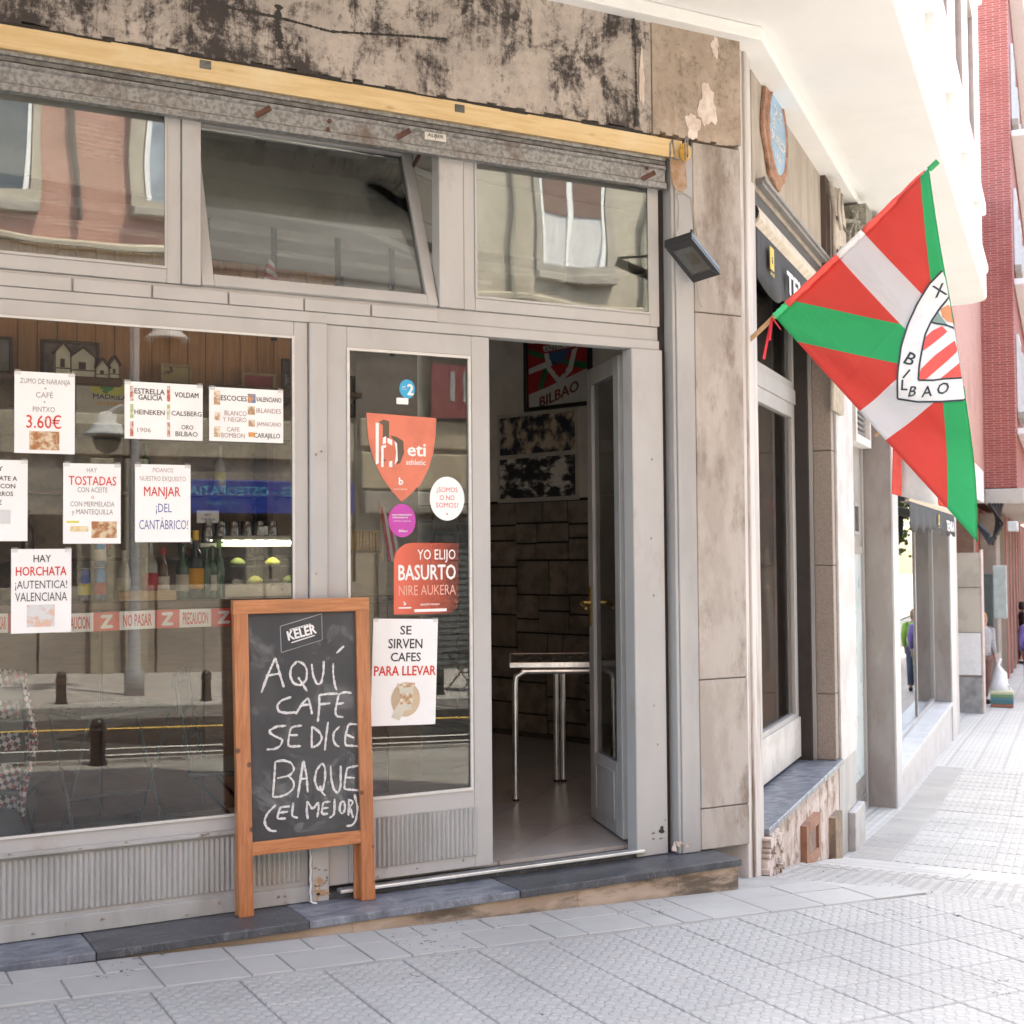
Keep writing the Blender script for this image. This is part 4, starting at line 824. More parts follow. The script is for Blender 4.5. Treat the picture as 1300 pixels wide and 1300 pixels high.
paper('paper with black bold text cut off by the left edge of the photograph', (0.558, 1.429, 0.754, 1.724), [
    ('HAY', (0.644, 1.692, 0.017, 0.048), 'k', .02), ('CHOCOLATE A', (0.639, 1.657, 0.016, 0.156), 'k', .02), ('LA TAZA CON', (0.636, 1.629, 0.016, 0.15), 'k', .02), ('CHURROS', (0.655, 1.601, 0.016, 0.097), 'k', .02), ('3.5€', (0.644, 1.569, 0.016, 0.043), 'k', .02)],
    [((0.606, 1.492, 0.695, 1.543), FOOD2)])
paper('paper offering TOSTADAS with oil, jam and butter, middle row between two others', (0.879, 1.419, 1.088, 1.718), [
    ('HAY', (0.982, 1.694, 0.018, 0.037), 'g', 0), ('TOSTADAS', (0.985, 1.654, 0.033, 0.172), 'r', .012), ('CON ACEITE', (0.985, 1.62, 0.019, 0.109), 'g', 0), ('ó', (0.985, 1.594, 0.015, 0.0), 'r', 0), ('CON MERMELADA', (0.985, 1.567, 0.019, 0.16), 'g', 0), ('y MANTEQUILLA', (0.985, 1.538, 0.019, 0.149), 'g', 0)],
    [((0.981, 1.44, 1.074, 1.502), FOOD), ((0.905, 1.464, 0.97, 1.484), mat('print_bread', (.66, .50, .26), (.75, .7, .5), 40)), ((0.891, 1.496, 0.936, 1.504), LY)])
paper('paper offering MANJAR DEL CANTABRICO in red and blue, right of the tostadas paper', (1.141, 1.424, 1.353, 1.721), [
    ('PIDANOS', (1.247, 1.7, 0.017, 0.078), 'p', 0), ('NUESTRO EXQUISITO', (1.247, 1.667, 0.018, 0.175), 'p', 0), ('MANJAR', (1.244, 1.618, 0.036, 0.138), 'r', .01), ('¡DEL', (1.25, 1.555, 0.033, 0.06), 'b', 0), ('CANTÁBRICO!', (1.25, 1.491, 0.036, 0.187), 'b', 0)])
paper('paper announcing HORCHATA AUTENTICA VALENCIANA, lowest on the window', (0.698, 1.093, 0.909, 1.4), [
    ('HAY', (0.806, 1.365, 0.026, 0.061), 'k', .01), ('HORCHATA', (0.803, 1.319, 0.032, 0.177), 'r', .022), ('¡AUTENTICA!', (0.803, 1.27, 0.029, 0.182), 'k', 0), ('VALENCIANA', (0.803, 1.225, 0.032, 0.182), 'k', 0)], [((0.753, 1.115, 0.85, 1.196), FOOD2)])
paper('landscape beer list with bottle pictures reading ESTRELLA GALICIA and VOLDAM', (1.102, 1.817, 1.401, 2.035), [
    ('ESTRELLA', (1.196, 2.0, 0.02, 0.114), 'k', .025), ('GALICIA', (1.199, 1.977, 0.02, 0.09), 'k', .025), ('HEINEKEN', (1.196, 1.92, 0.018, 0.114), 'k', .015), ('1906', (1.175, 1.852, 0.017, 0.051), 'p', .01),
    ('VOLDAM', (1.338, 1.993, 0.02, 0.092), 'k', .03), ('CALSBERG', (1.338, 1.921, 0.018, 0.117), 'k', .01), ('ORO', (1.341, 1.868, 0.017, 0.046), 'k', .01), ('BILBAO', (1.338, 1.842, 0.018, 0.086), 'k', .01)],
    [((1.122, 1.961, 1.135, 2.018), BOTR), ((1.122, 1.895, 1.135, 1.949), BOTG), ((1.122, 1.826, 1.135, 1.883), BOTR), ((1.262, 1.965, 1.274, 2.025), BOTR), ((1.262, 1.895, 1.274, 1.955), BOTG), ((1.262, 1.828, 1.274, 1.885), BOTR)])
paper('landscape coffee list reading ESCOCES, BLANCO Y NEGRO and CAFE BOMBON', (1.426, 1.819, 1.727, 2.031), [
    ('ESCOCES', (1.525, 1.99, 0.02, 0.105), 'k', .02), ('BLANCO', (1.532, 1.931, 0.019, 0.089), 'p', .01), ('Y NEGRO', (1.528, 1.906, 0.019, 0.095), 'p', .01), ('CAFE', (1.522, 1.867, 0.017, 0.051), 'p', .01), ('BOMBON', (1.522, 1.843, 0.019, 0.095), 'p', .01),
    ('VALENCIANO', (1.667, 1.991, 0.019, 0.104), 'k', .01), ('IRLANDES', (1.667, 1.946, 0.019, 0.101), 'p', .01), ('JAMAICANO', (1.667, 1.893, 0.017, 0.101), 'p', .01), ('CARAJILLO', (1.66, 1.847, 0.019, 0.107), 'k', .01)],
    [((1.445, 1.962, 1.47, 2.017), CUP), ((1.448, 1.9, 1.47, 1.933), CUP), ((1.445, 1.835, 1.47, 1.877), CUP), ((1.581, 1.975, 1.613, 2.011), ORG), ((1.581, 1.928, 1.61, 1.961), CUP), ((1.584, 1.881, 1.61, 1.908), CUP), ((1.584, 1.84, 1.61, 1.858), ORG)])
t = paper('paper on the fixed door leaf reading SE SIRVEN CAFES PARA LLEVAR over a coffee cup', (2.11, 0.657, 2.405, 1.1), [
    ('SE', (2.258, 1.053, 0.036, 0.05), 'k', .02), ('SIRVEN', (2.258, 0.997, 0.039, 0.154), 'k', .02), ('CAFES', (2.261, 0.941, 0.036, 0.136), 'k', .02), ('PARA LLEVAR', (2.26, 0.884, 0.039, 0.28), 'r', .03)], tilt=.035, y=.0098)
m = MB(); c = (2.261, 0.764); m.plate([(c[0]+.066*math.cos(k*.2618), c[1]+.072*math.sin(k*.2618)) for k in range(24)], .0085, .0092); m.build('printed_disc', mat('print_beige', (.56, .44, .31), None, 8), t)
m = MB(); m.plate([(c[0]-.03, c[1]+.05), (c[0]+.035, c[1]+.05), (c[0]+.026, c[1]-.045), (c[0]-.022, c[1]-.045)], .0075, .0084); m.plate([(c[0]-.045, c[1]-.03), (c[0]-.015, c[1]+.01), (c[0]+.0, c[1]-.04), (c[0]-.03, c[1]-.085), (c[0]-.065, c[1]-.07)], .0076, .0082); m.build('printed_cup', LW, t)
m = MB(); m.box(c[0]-.038, c[0]+.042, .0066, .0074, c[1]+.05, c[1]+.068); m.box(c[0]-.026, c[0]+.030, .0066, .0073, c[1]-.02, c[1]+.025); m.build('printed_lid', CUP, t)
# stickers
GY = .0112
def disc(x, z, rx, rz, n=36): return [(x+rx*math.cos(2*math.pi*k/n), z+rz*math.sin(2*math.pi*k/n)) for k in range(n)]
st = thing('shield_sticker', 'orange shield sticker reading eti athletic with a striped letter b', 'sticker', (2.24, GY, 1.5))
cor = mat('coral_vinyl', (.68, .19, .12), None, 6, .5)
out = [(2.091, 1.96), (2.412, 1.95), (2.408, 1.879), (2.397, 1.802), (2.374, 1.734), (2.337, 1.666), (2.289, 1.622), (2.249, 1.591), (2.206, 1.634), (2.16, 1.692), (2.125, 1.761), (2.101, 1.842)]
MB().plate(out[::-1], GY, GY+.0006).build('vinyl', cor, st)
m = MB()
for q in ([(2.133, 1.919), (2.147, 1.92), (2.146, 1.751), (2.132, 1.744)], [(2.157, 1.824), (2.179, 1.828), (2.179, 1.818), (2.168, 1.815), (2.167, 1.735), (2.157, 1.735)], [(2.186, 1.858), (2.207, 1.849), (2.207, 1.826), (2.197, 1.832), (2.186, 1.838)], [(2.193, 1.759), (2.207, 1.763), (2.207, 1.736), (2.192, 1.736)], [(2.218, 1.846), (2.229, 1.836), (2.232, 1.764), (2.218, 1.747), (2.225, 1.797)], [(2.165, 1.857), (2.179, 1.865), (2.179, 1.835), (2.164, 1.831)]): m.plate(q[::-1], GY-.0007, GY-.0001)
m.text('eti', FM(*(2.319, 0.0104, 1.813)), cap=.055, w=.082, bold=.03); m.text('athletic', FM(*(2.315, 0.0104, 1.759)), cap=.022, w=.09, bold=.015); m.text('b', FM(*(2.246, 0.0104, 1.678)), cap=.03, bold=.05); m.text('BILBAO BIZKAIA', FM(*(2.246, 0.0104, 1.644)), cap=.005, w=.06)
m.build('lettering', LOGOW, st)
m = MB()
for q in ([(2.147, 1.923), (2.169, 1.934), (2.194, 1.928), (2.193, 1.852), (2.179, 1.861), (2.165, 1.857), (2.165, 1.91)], [(2.197, 1.869), (2.229, 1.863), (2.258, 1.847), (2.261, 1.798), (2.243, 1.754), (2.228, 1.747), (2.232, 1.813), (2.218, 1.846)], [(2.154, 1.794), (2.164, 1.805), (2.164, 1.772), (2.182, 1.762), (2.161, 1.758)]): m.plate(q[::-1], GY-.0005, GY-.0001)
m.build('letter_shadow', flat('olive_shadow', (.12, .085, .06)), st)
ws = thing('round_sticker', 'round white sticker asking SOMOS O NO SOMOS in red', 'sticker', (2.47, GY, 1.5))
c = (2.46, 1.607); MB().plate(disc(c[0], c[1], .082, .094), GY-.0012, GY-.0004).build('vinyl', PAPER, ws)
m = MB()
for s_, dz, w_ in (('¿SOMOS', .038, .10), ('O NO', .004, .07), ('SOMOS?', -.028, .105)): m.text(s_, FM(c[0], GY-.0016, c[1]+dz), cap=.021, w=w_, bold=.0)
m.text('b', FM(c[0], GY-.0016, c[1]-.065), cap=.01, bold=.05); m.build('lettering', INKR, ws)
mg = thing('round_sticker', 'round magenta sticker just below the tip of the orange shield', 'sticker', (2.24, GY, 1.42))
c = (2.25, 1.512); MB().plate(disc(c[0], c[1], .062, .070), GY-.0012, GY-.0004).build('vinyl', flat('magenta', (.50, .06, .38)), mg)
m = MB(); m.text('EMAKUMEENGANAKO', FM(c[0], GY-.0016, c[1]+.024), cap=.006, w=.09, bold=.04); m.text('INDARKERIA EZ', FM(c[0]-.008, GY-.0016, c[1]+.013), cap=.006, w=.07, bold=.04); m.text('CONTRA LA VIOLENCIA', FM(c[0], GY-.0016, c[1]-.002), cap=.005, w=.08); m.text('Bilbao', FM(c[0]+.005, GY-.0016, c[1]-.043), cap=.01, w=.04, bold=.02); m.build('lettering', LOGOW, mg)
bs = thing('round_sticker', 'small light-blue round sticker with a white question-mark-like 2, above the shield', 'sticker', (2.27, GY, 2.0))
c = (2.277, 2.068); MB().plate(disc(c[0], c[1], .036, .040), GY-.0012, GY-.0004).build('vinyl', flat('cyan_vinyl', (.03, .36, .62)), bs)
m = MB(); m.text('2', FM(c[0]+.014, GY-.0016, c[1]-.002), cap=.045, w=.026, bold=.05); m.text('BAI', FM(c[0]-.016, GY-.0016, c[1]+.008), cap=.007, bold=.02); m.text('EUSKARAZ', FM(c[0]-.014, GY-.0016, c[1]-.002), cap=.005, w=.025); m.build('lettering', LOGOW, bs)
q = (2.227, 2.002, 2.281, 2.029); MB().box(q[0], q[2], GY-.003, GY-.0022, q[1], q[3]).build('white_tab', PAPER, bs)
yb = thing('square_sticker', 'square orange-to-clear sticker reading YO ELIJO BASURTO NIRE AUKERA', 'sticker', (2.35, GY, 1.2))
m_, nt, b = newm('coral_fading_vinyl'); tc = nd(nt, 'TexCoord').outputs['Object']; xx = nd(nt, 'SeparateXYZ', {0: tc}).outputs[0]
b.inputs['Base Color'].default_value = (.66, .13, .08, 1); nt.links.new(nd(nt, 'MapRange', {0: xx, 1: 2.244, 2: 2.486, 3: 1.0, 4: .12}).outputs[0], b.inputs['Alpha'])
q = [(2.21, 1.12), (2.212, 1.343), (2.219, 1.373), (2.237, 1.396), (2.262, 1.413), (2.295, 1.419), (2.513, 1.417), (2.511, 1.172), (2.503, 1.145), (2.484, 1.125), (2.455, 1.116)]
MB().plate(q[::-1], GY, GY+.0005).build('vinyl', m_, yb)
m = MB(); RT = 2.498
for s_, py, cap, x0px, bo in (('YO ELIJO', 1.369, .042, 2.32, .012), ('BASURTO', 1.294, .062, 2.233, .03)): m.text(s_, FM((x0px+RT)/2, GY-.0005, py), cap=cap, w=RT-x0px, bold=bo)
m.text('b', FM(2.261, GY-.0005, 1.165), cap=.016, bold=.05); q = (2.232, 1.143, 2.29, 1.149); m.box(q[0], q[2], GY-.0006, GY-.0001, q[1], q[3])
q = (2.304, 1.126, 2.455, 1.14); m.box(q[0], q[2], GY-.0006, GY-.0001, q[1]+.001, q[3]-.001); m.text('#BASURTO DE BILBAO', FM(2.377, GY-.0005, 1.158), cap=.008, w=.09, bold=.02); m.build('lettering', LOGOW, yb)
m = MB(); x0px = 2.233; m.text('NIRE AUKERA', FM((x0px+RT)/2, GY-.0005, 1.219), cap=.042, w=RT-x0px, bold=-.004); m.build('lettering', flat('pale_coral', (.70, .40, .32)), yb)
# caution tape across the window
tp = thing('caution_tape', 'red and white PRECAUCION NO PASAR tape stretched across the inside of the window', 'tape', (1.1, .02, 1.05))
TPR = flat('tape_red', (.55, .06, .055), .35); TPW = flat('tape_white', (.72, .70, .70), .35)
tz = lambda x: (lerp(x, [(0.5042622554421221, 1.1316267876304988),(0.6629640569110642, 1.1322739282870056),(0.9107012998769016, 1.1245289546544812),(1.2303361988494612, 1.129574165207734),(1.5384291218613735, 1.129655238881272)]))
bnd = [-.4, 0.401, 0.463, 0.623, 0.69, 0.838, 0.855, 0.992, 1.088, 1.221, 1.315, 1.438, 1.538, 1.667]
kinds = ['r', 'w', 'w', 'w', 'r', 'r', 'w', 'r', 'w', 'r', 'w', 'r', 'w']
txt = ['Z', 'NO PASAR', '', 'NO PASAR', '', '', 'PRECAUCION', 'Z', 'NO PASAR', 'Z', 'PRECAUCION', 'Z', 'NO PASAR']
for a, b, k, s_ in zip(bnd, bnd[1:], kinds, txt):
    n = 4; m = MB()
    for i in range(n):
        xa = a+(b-a)*i/n; xb = a+(b-a)*(i+1)/n
        m.add([(xa, .012, tz(xa)-.035), (xb, .012, tz(xb)-.035), (xb, .012, tz(xb)+.035), (xa, .012, tz(xa)+.035), (xa, .0125, tz(xa)-.035), (xb, .0125, tz(xb)-.035), (xb, .0125, tz(xb)+.035), (xa, .0125, tz(xa)+.035)], [(0, 1, 2, 3), (7, 6, 5, 4)])
    m.build('tape_piece', TPR if k == 'r' else TPW, tp)
    if s_:
        m = MB(); xm = (a+b)/2; z_ = tz(xm); sl_ = (tz(b)-tz(a))/(b-a)
        m.text(s_, lambda u, v: (xm+u, .0112, z_+v+u*sl_), cap=.045, w=(b-a)*(.80 if len(s_) > 1 else .42), bold=.03 if len(s_) > 1 else .08); m.build('lettering', TPR if k == 'w' else TPW, tp)
# ------------------------------------------------------------------ chalkboard
YB = -.078
cbd = thing('chalkboard', 'wooden A-board chalkboard with handwriting AQUI CAFE SE DICE BAQUE leaning by the door', 'chalkboard', (1.796, -.075, -.02))
xl0, zt = (1.496, 1.195); xr0, zt2 = (2.058, 1.191); xl1, _ = (1.519, 0.025); xr1, _ = (2.081, 0.014)
fx = lambda x, z, L_: x
ZB = -.02
def leg(xt, xb, inner, z0=ZB):
    w_ = .058; s_ = 1 if inner > 0 else -1
    m = MB(); 
    v = [(xb, YB-.012, z0), (xb+s_*w_, YB-.012, z0), (xt+s_*w_, YB-.012, zt), (xt, YB-.012, zt)]; v += [(x, YB+.02, z) for x, y, z in v]
    return m.add(v, [(0, 1, 2, 3), (7, 6, 5, 4), (0, 4, 5, 1), (1, 5, 6, 2), (2, 6, 7, 3), (3, 7, 4, 0)]).build('leg', BOARDW, cbd, bevel=.003, seg=2)
leg(xl0, xl1, 1); leg(xr0, xr1, -1)
m = MB(); m.box(xl0-.001, xr0+.001, YB-.013, YB+.021, zt-.052, zt+.002); m.build('top_rail', BOARDH, cbd, bevel=.003, seg=2)
zl, zr = 0.241, 0.235
zr0 = (zl+zr)/2; MB().box(xl1+.05, xr1-.05, YB-.010, YB+.018, zr0-.028, zr0+.024).build('bottom_rail', BOARDH, cbd, bevel=.003, seg=2)
MB().box(xl0+.05, xr0-.04, YB+.001, YB+.010, zr0, zt-.04).build('slate', CHALKB, cbd)
# rear frame folded shut behind
for x in (xl0+.02, xr1-.075): MB().box(x, x+.05, YB+.024, YB+.045, ZB, zt-.03).build('rear_leg', BOARDW, cbd, bevel=.003)
strokes = [[(1.611, 0.836), (1.639, 0.909), (1.668, 0.969), (1.685, 0.907), (1.702, 0.852)], [(1.629, 0.9), (1.688, 0.907)], [(1.756, 0.951), (1.732, 0.929), (1.727, 0.895), (1.742, 0.864), (1.771, 0.855), (1.795, 0.876), (1.798, 0.916), (1.782, 0.942), (1.758, 0.951)], [(1.761, 0.888), (1.798, 0.831)], [(1.817, 0.938), (1.822, 0.895), (1.838, 0.856), (1.856, 0.858), (1.867, 0.903), (1.868, 0.948)], [(1.908, 0.936), (1.907, 0.896), (1.915, 0.844), (1.923, 0.829)], [(1.921, 0.976), (1.954, 1.003)], [(1.732, 0.812), (1.693, 0.802), (1.673, 0.783), (1.68, 0.758), (1.713, 0.75), (1.75, 0.751)], [(1.75, 0.743), (1.776, 0.782), (1.802, 0.806), (1.811, 0.775), (1.818, 0.739)], [(1.768, 0.777), (1.808, 0.778)], [(1.848, 0.813), (1.849, 0.772), (1.842, 0.707)], [(1.848, 0.813), (1.888, 0.816), (1.929, 0.814)], [(1.848, 0.776), (1.895, 0.778)], [(1.986, 0.813), (1.961, 0.819), (1.931, 0.813), (1.923, 0.778), (1.915, 0.743), (1.92, 0.725), (1.95, 0.719)], [(1.923, 0.773), (1.953, 0.776)], [(1.711, 0.701), (1.672, 0.701), (1.638, 0.684), (1.661, 0.665), (1.698, 0.647), (1.687, 0.623), (1.664, 0.613), (1.631, 0.614)], [(1.776, 0.697), (1.742, 0.696), (1.729, 0.69), (1.721, 0.651), (1.718, 0.623), (1.729, 0.618), (1.771, 0.617)], [(1.724, 0.663), (1.759, 0.661)], [(1.818, 0.691), (1.816, 0.649), (1.817, 0.606)], [(1.818, 0.691), (1.85, 0.666), (1.861, 0.641), (1.845, 0.617), (1.817, 0.606)], [(1.885, 0.704), (1.877, 0.649), (1.871, 0.592)], [(1.934, 0.683), (1.909, 0.662), (1.906, 0.632), (1.917, 0.609), (1.933, 0.602)], [(2.015, 0.686), (1.972, 0.69), (1.958, 0.644), (1.957, 0.606), (2.015, 0.598)], [(1.961, 0.649), (1.996, 0.633)]]
strokes += [[(1.666, 0.564), (1.663, 0.513), (1.656, 0.428)], [(1.666, 0.564), (1.698, 0.567), (1.731, 0.556), (1.745, 0.527), (1.725, 0.505), (1.674, 0.499)], [(1.72, 0.505), (1.742, 0.48), (1.742, 0.454), (1.714, 0.433), (1.682, 0.426), (1.656, 0.428)], [(1.757, 0.416), (1.769, 0.488), (1.782, 0.559), (1.794, 0.501), (1.799, 0.433)], [(1.769, 0.488), (1.797, 0.488)], [(1.859, 0.543), (1.836, 0.519), (1.827, 0.478), (1.841, 0.44), (1.861, 0.433), (1.872, 0.479), (1.872, 0.526), (1.859, 0.543)], [(1.849, 0.455), (1.861, 0.422), (1.874, 0.413)], [(1.895, 0.53), (1.897, 0.477), (1.908, 0.434), (1.925, 0.416), (1.937, 0.442), (1.938, 0.526)], [(2.014, 0.52), (1.965, 0.516), (1.957, 0.472), (1.952, 0.432), (2.014, 0.421)], [(1.959, 0.478), (1.997, 0.473)], [(1.668, 0.396), (1.636, 0.37), (1.621, 0.341), (1.628, 0.315), (1.649, 0.296), (1.671, 0.295)], [(1.725, 0.385), (1.687, 0.386), (1.679, 0.366), (1.673, 0.341), (1.709, 0.34)], [(1.682, 0.364), (1.717, 0.365)], [(1.74, 0.398), (1.735, 0.366), (1.733, 0.345), (1.758, 0.337)], [(1.799, 0.328), (1.794, 0.36), (1.797, 0.399), (1.819, 0.363), (1.844, 0.392), (1.844, 0.361), (1.838, 0.33)], [(1.894, 0.387), (1.863, 0.388), (1.859, 0.364), (1.856, 0.341), (1.884, 0.341)], [(1.86, 0.364), (1.886, 0.364)], [(1.911, 0.397), (1.911, 0.359), (1.908, 0.331), (1.888, 0.324)], [(1.939, 0.383), (1.931, 0.357), (1.936, 0.336), (1.947, 0.332), (1.956, 0.355), (1.953, 0.384), (1.939, 0.383)], [(1.972, 0.391), (1.97, 0.324)], [(1.972, 0.388), (1.993, 0.378), (1.976, 0.358)], [(1.976, 0.358), (1.99, 0.314)], [(1.996, 0.407), (2.01, 0.35), (2.001, 0.3), (1.984, 0.283), (1.961, 0.284)]]
m = MB()
for p in strokes: m.ribbon(p, .0086, YB+.0002, jit=.35)
m.build('chalk_writing', CHALK, cbd)
MB().box(xl0+.06, xr0-.06, YB+.0004, YB+.0008, zr0+.04, zt-.07).build('chalk_smudge', SMUDGE, cbd)
m = MB(); kf = [[(1.688, 1.091), (1.86, 1.136), (1.862, 1.032), (1.692, 0.988), (1.688, 1.091)]][0]
for a, b in zip(kf, kf[1:]): m.ribbon([a, b], .0022, YB+.0004, jit=0)
m.build('logo_outline', CHALKG, cbd)
m = MB(); c = [[(1.776, 1.065)]][0][0]; rot = .22
m.text('KELER', FM(c[0], YB-.0002, c[1], rot), cap=.036, w=.118, bold=.05); a, b = [[(1.733, 1.025), (1.831, 1.051)]][0]; m.ribbon([a, b], .004, YB, jit=0); a, b = [[(1.717, 1.072), (1.822, 1.102)]][0]; m.text('cervezas', FM((a[0]+b[0])/2, YB-.0002, (a[1]+b[1])/2, rot), cap=.010, w=.09, bold=.04); m.build('lettering', LOGOW, cbd)
# ------------------------------------------------------------------ floodlight and wires on the steel post
f4 = [Vector(p) for p in [[3.453, -0.2, 2.758], [3.526, -0.31, 2.782], [3.777, -0.19, 2.665], [3.7, -0.08, 2.638]]]
cen = sum(f4, Vector())/4; fn = (f4[1]-f4[0]).cross(f4[3]-f4[0]).normalized()
if fn.dot(Vector((0, -5.13, 1.36))-cen) < 0: fn = -fn
fl = thing('floodlight', 'black LED floodlight tilted on its bracket beside the top of the shopfront', 'floodlight', tuple(cen))
def quadbox(m, q, n0, n1): 
    v = [p+fn*n0 for p in q]+[p+fn*n1 for p in q]; return m.add(v, [(0, 1, 2, 3), (7, 6, 5, 4), (0, 4, 5, 1), (1, 5, 6, 2), (2, 6, 7, 3), (3, 7, 4, 0)])
def inset(k): return [cen+(p-cen)*k for p in f4]
quadbox(MB(), inset(1), -.03, -.001).build('housing', BLACKM, fl, bevel=.004)
m = MB(); o_, i_ = inset(1), inset(.66)
for a in range(4): b = (a+1) % 4; v = [o_[a], o_[b], i_[b], i_[a]]; m.add([p for p in v]+[p+fn*.012 for p in v], [(0, 1, 2, 3), (7, 6, 5, 4), (0, 4, 5, 1), (1, 5, 6, 2), (2, 6, 7, 3), (3, 7, 4, 0)])
m.build('bezel', BLACKM, fl, bevel=.002)
m = MB(); i2 = [p-fn*.0 for p in inset(.30)]
for a in range(4): b = (a+1) % 4; m.add([i_[a]+fn*.004, i_[b]+fn*.004, i2[b], i2[a]], [(0, 1, 2, 3)])
m.build('reflector', mat('reflector', (.85, .85, .80), None, 8, .35, .3), fl); quadbox(MB(), inset(.28), -.0005, .002).build('led_plate', mat('led_yellow', (.62, .50, .22)), fl)
quadbox(MB(), inset(.655), .008, .009).build('pane', GLASSC, fl)
m = MB(); m.tube([f4[1]-fn*.02+Vector((0, 0, .01)), cen-fn*.07+Vector((0, 0, .03)), f4[3]-fn*.02], .007, 6); m.tube([cen-fn*.07+Vector((0, 0, .03)), (3.69, -.055, cen.z-.02)], .009, 6); m.build('bracket', BLACKM, fl)
wr = flat('wire_beige', (.36, .31, .26))
wt = thing('wires', 'thin beige wires looping down from the rusty anchor to the floodlight', 'wires', (3.626, -0.06, 3.051))
W3 = lambda pts: [(x, -.062, z) for x, z in pts]
MB().tube(W3([(3.625, 3.047), (3.638, 2.989), (3.631, 2.884), (3.595, 2.836), (3.563, 2.81)]), .0018, 5).tube(W3([(3.625, 3.047), (3.666, 3.055), (3.711, 3.035), (3.719, 2.968), (3.74, 2.858)]), .0022, 5).tube(W3([(3.732, 2.645), (3.744, 2.56), (3.762, 2.524)]), .002, 5).build('wire', wr, wt)
an = thing('anchor_tie', 'yellow foam-coloured blob and bent wire ties at the right end of the pine beam', 'wire tie', (3.658, -0.07, 3.239))
c = (3.659, 3.241); q = MB().lathe([(.004, -.045), (.022, -.03), (.028, 0), (.022, .03), (.005, .045)], n=10).build('foam_blob', mat('foam_yellow', (.70, .42, .08), (.55, .3, .06), 30, .9, bump=.4), an, smooth=True); q.data.transform(Matrix.Translation((c[0], -.085, c[1])))
MB().tube(W3([(3.591, 3.196), (3.593, 3.277), (3.606, 3.301), (3.618, 3.207)]), .004, 6).tube([(x, -.11, z) for x, z in [(3.642, 3.192), (3.644, 3.289), (3.657, 3.306), (3.656, 3.209)]], .004, 6).build('tie', GALV, an)
# ------------------------------------------------------------------ street name plaque
pc = (0.886, 3.654); cx0, cz0 = pc
pq = thing('street_plaque', 'oval blue ceramic street name plaque in an ornate terracotta frame by the corner', 'street sign', tuple((PC+D2*cx0+N2*.02)[:2])+(cz0,))
rx_, rz_ = .36, .245
rx_, rz_ = .235, .215
pts = []; 
for k in range(64):
    t = 2*math.pi*k/64; r = 1.34+.05*math.sin(t*8)+.05*max(0, math.cos(2*t))**3*2+.02*math.sin(t*23); pts.append((cx0+rx_*r*math.cos(t), cz0+rz_*1.02*r*math.sin(t)))
TERR = mat('terracotta', (.42, .24, .165), (.30, .16, .105), 22, .8, bump=.6, bs=60, dirt=(.16, .10, .08), dscale=9, dlo=.55, dhi=.65)
MB(T2).plate(pts, -.03, -.009).build('plaque_frame', TERR, pq, bevel=.004)
m = MB(T2); n = 48; v = []
for k in range(n):
    t = 2*math.pi*k/n
    for r, d in ((1.12, -.031), (1.07, -.045), (1.0, -.031)): v.append((cx0+rx_*r*math.cos(t), d, cz0+rz_*r*math.sin(t)))
m.add(v, [(3*k+j, 3*((k+1) % n)+j, 3*((k+1) % n)+j+1, 3*k+j+1) for k in range(n) for j in (0, 1)]); m.build('rim', TERR, pq, smooth=True)
MB(T2).plate(disc(cx0, cz0, rx_*1.01, rz_*1.01, 48), -.036, -.031).build('enamel_plate', mat('plaque_blue', (.17, .36, .58), (.23, .42, .62), 8, .2), pq)
m = MB(T2); f2 = lambda x, z, rot=0: (lambda u, v: (cx0+x+u, -.0368, cz0+z+v))
m.text('CALLE', f2(0, .115), cap=.055, w=.20, bold=.03); m.text('DEL', f2(-.13, .03), cap=.05, w=.10, bold=.02); m.text('DR. AREILZA', f2(.02, -.035), cap=.05, w=.36, bold=.03); m.text('KALEA', f2(0, -.13), cap=.04, w=.17, bold=.02); m.build('lettering', LOGOW, pq)
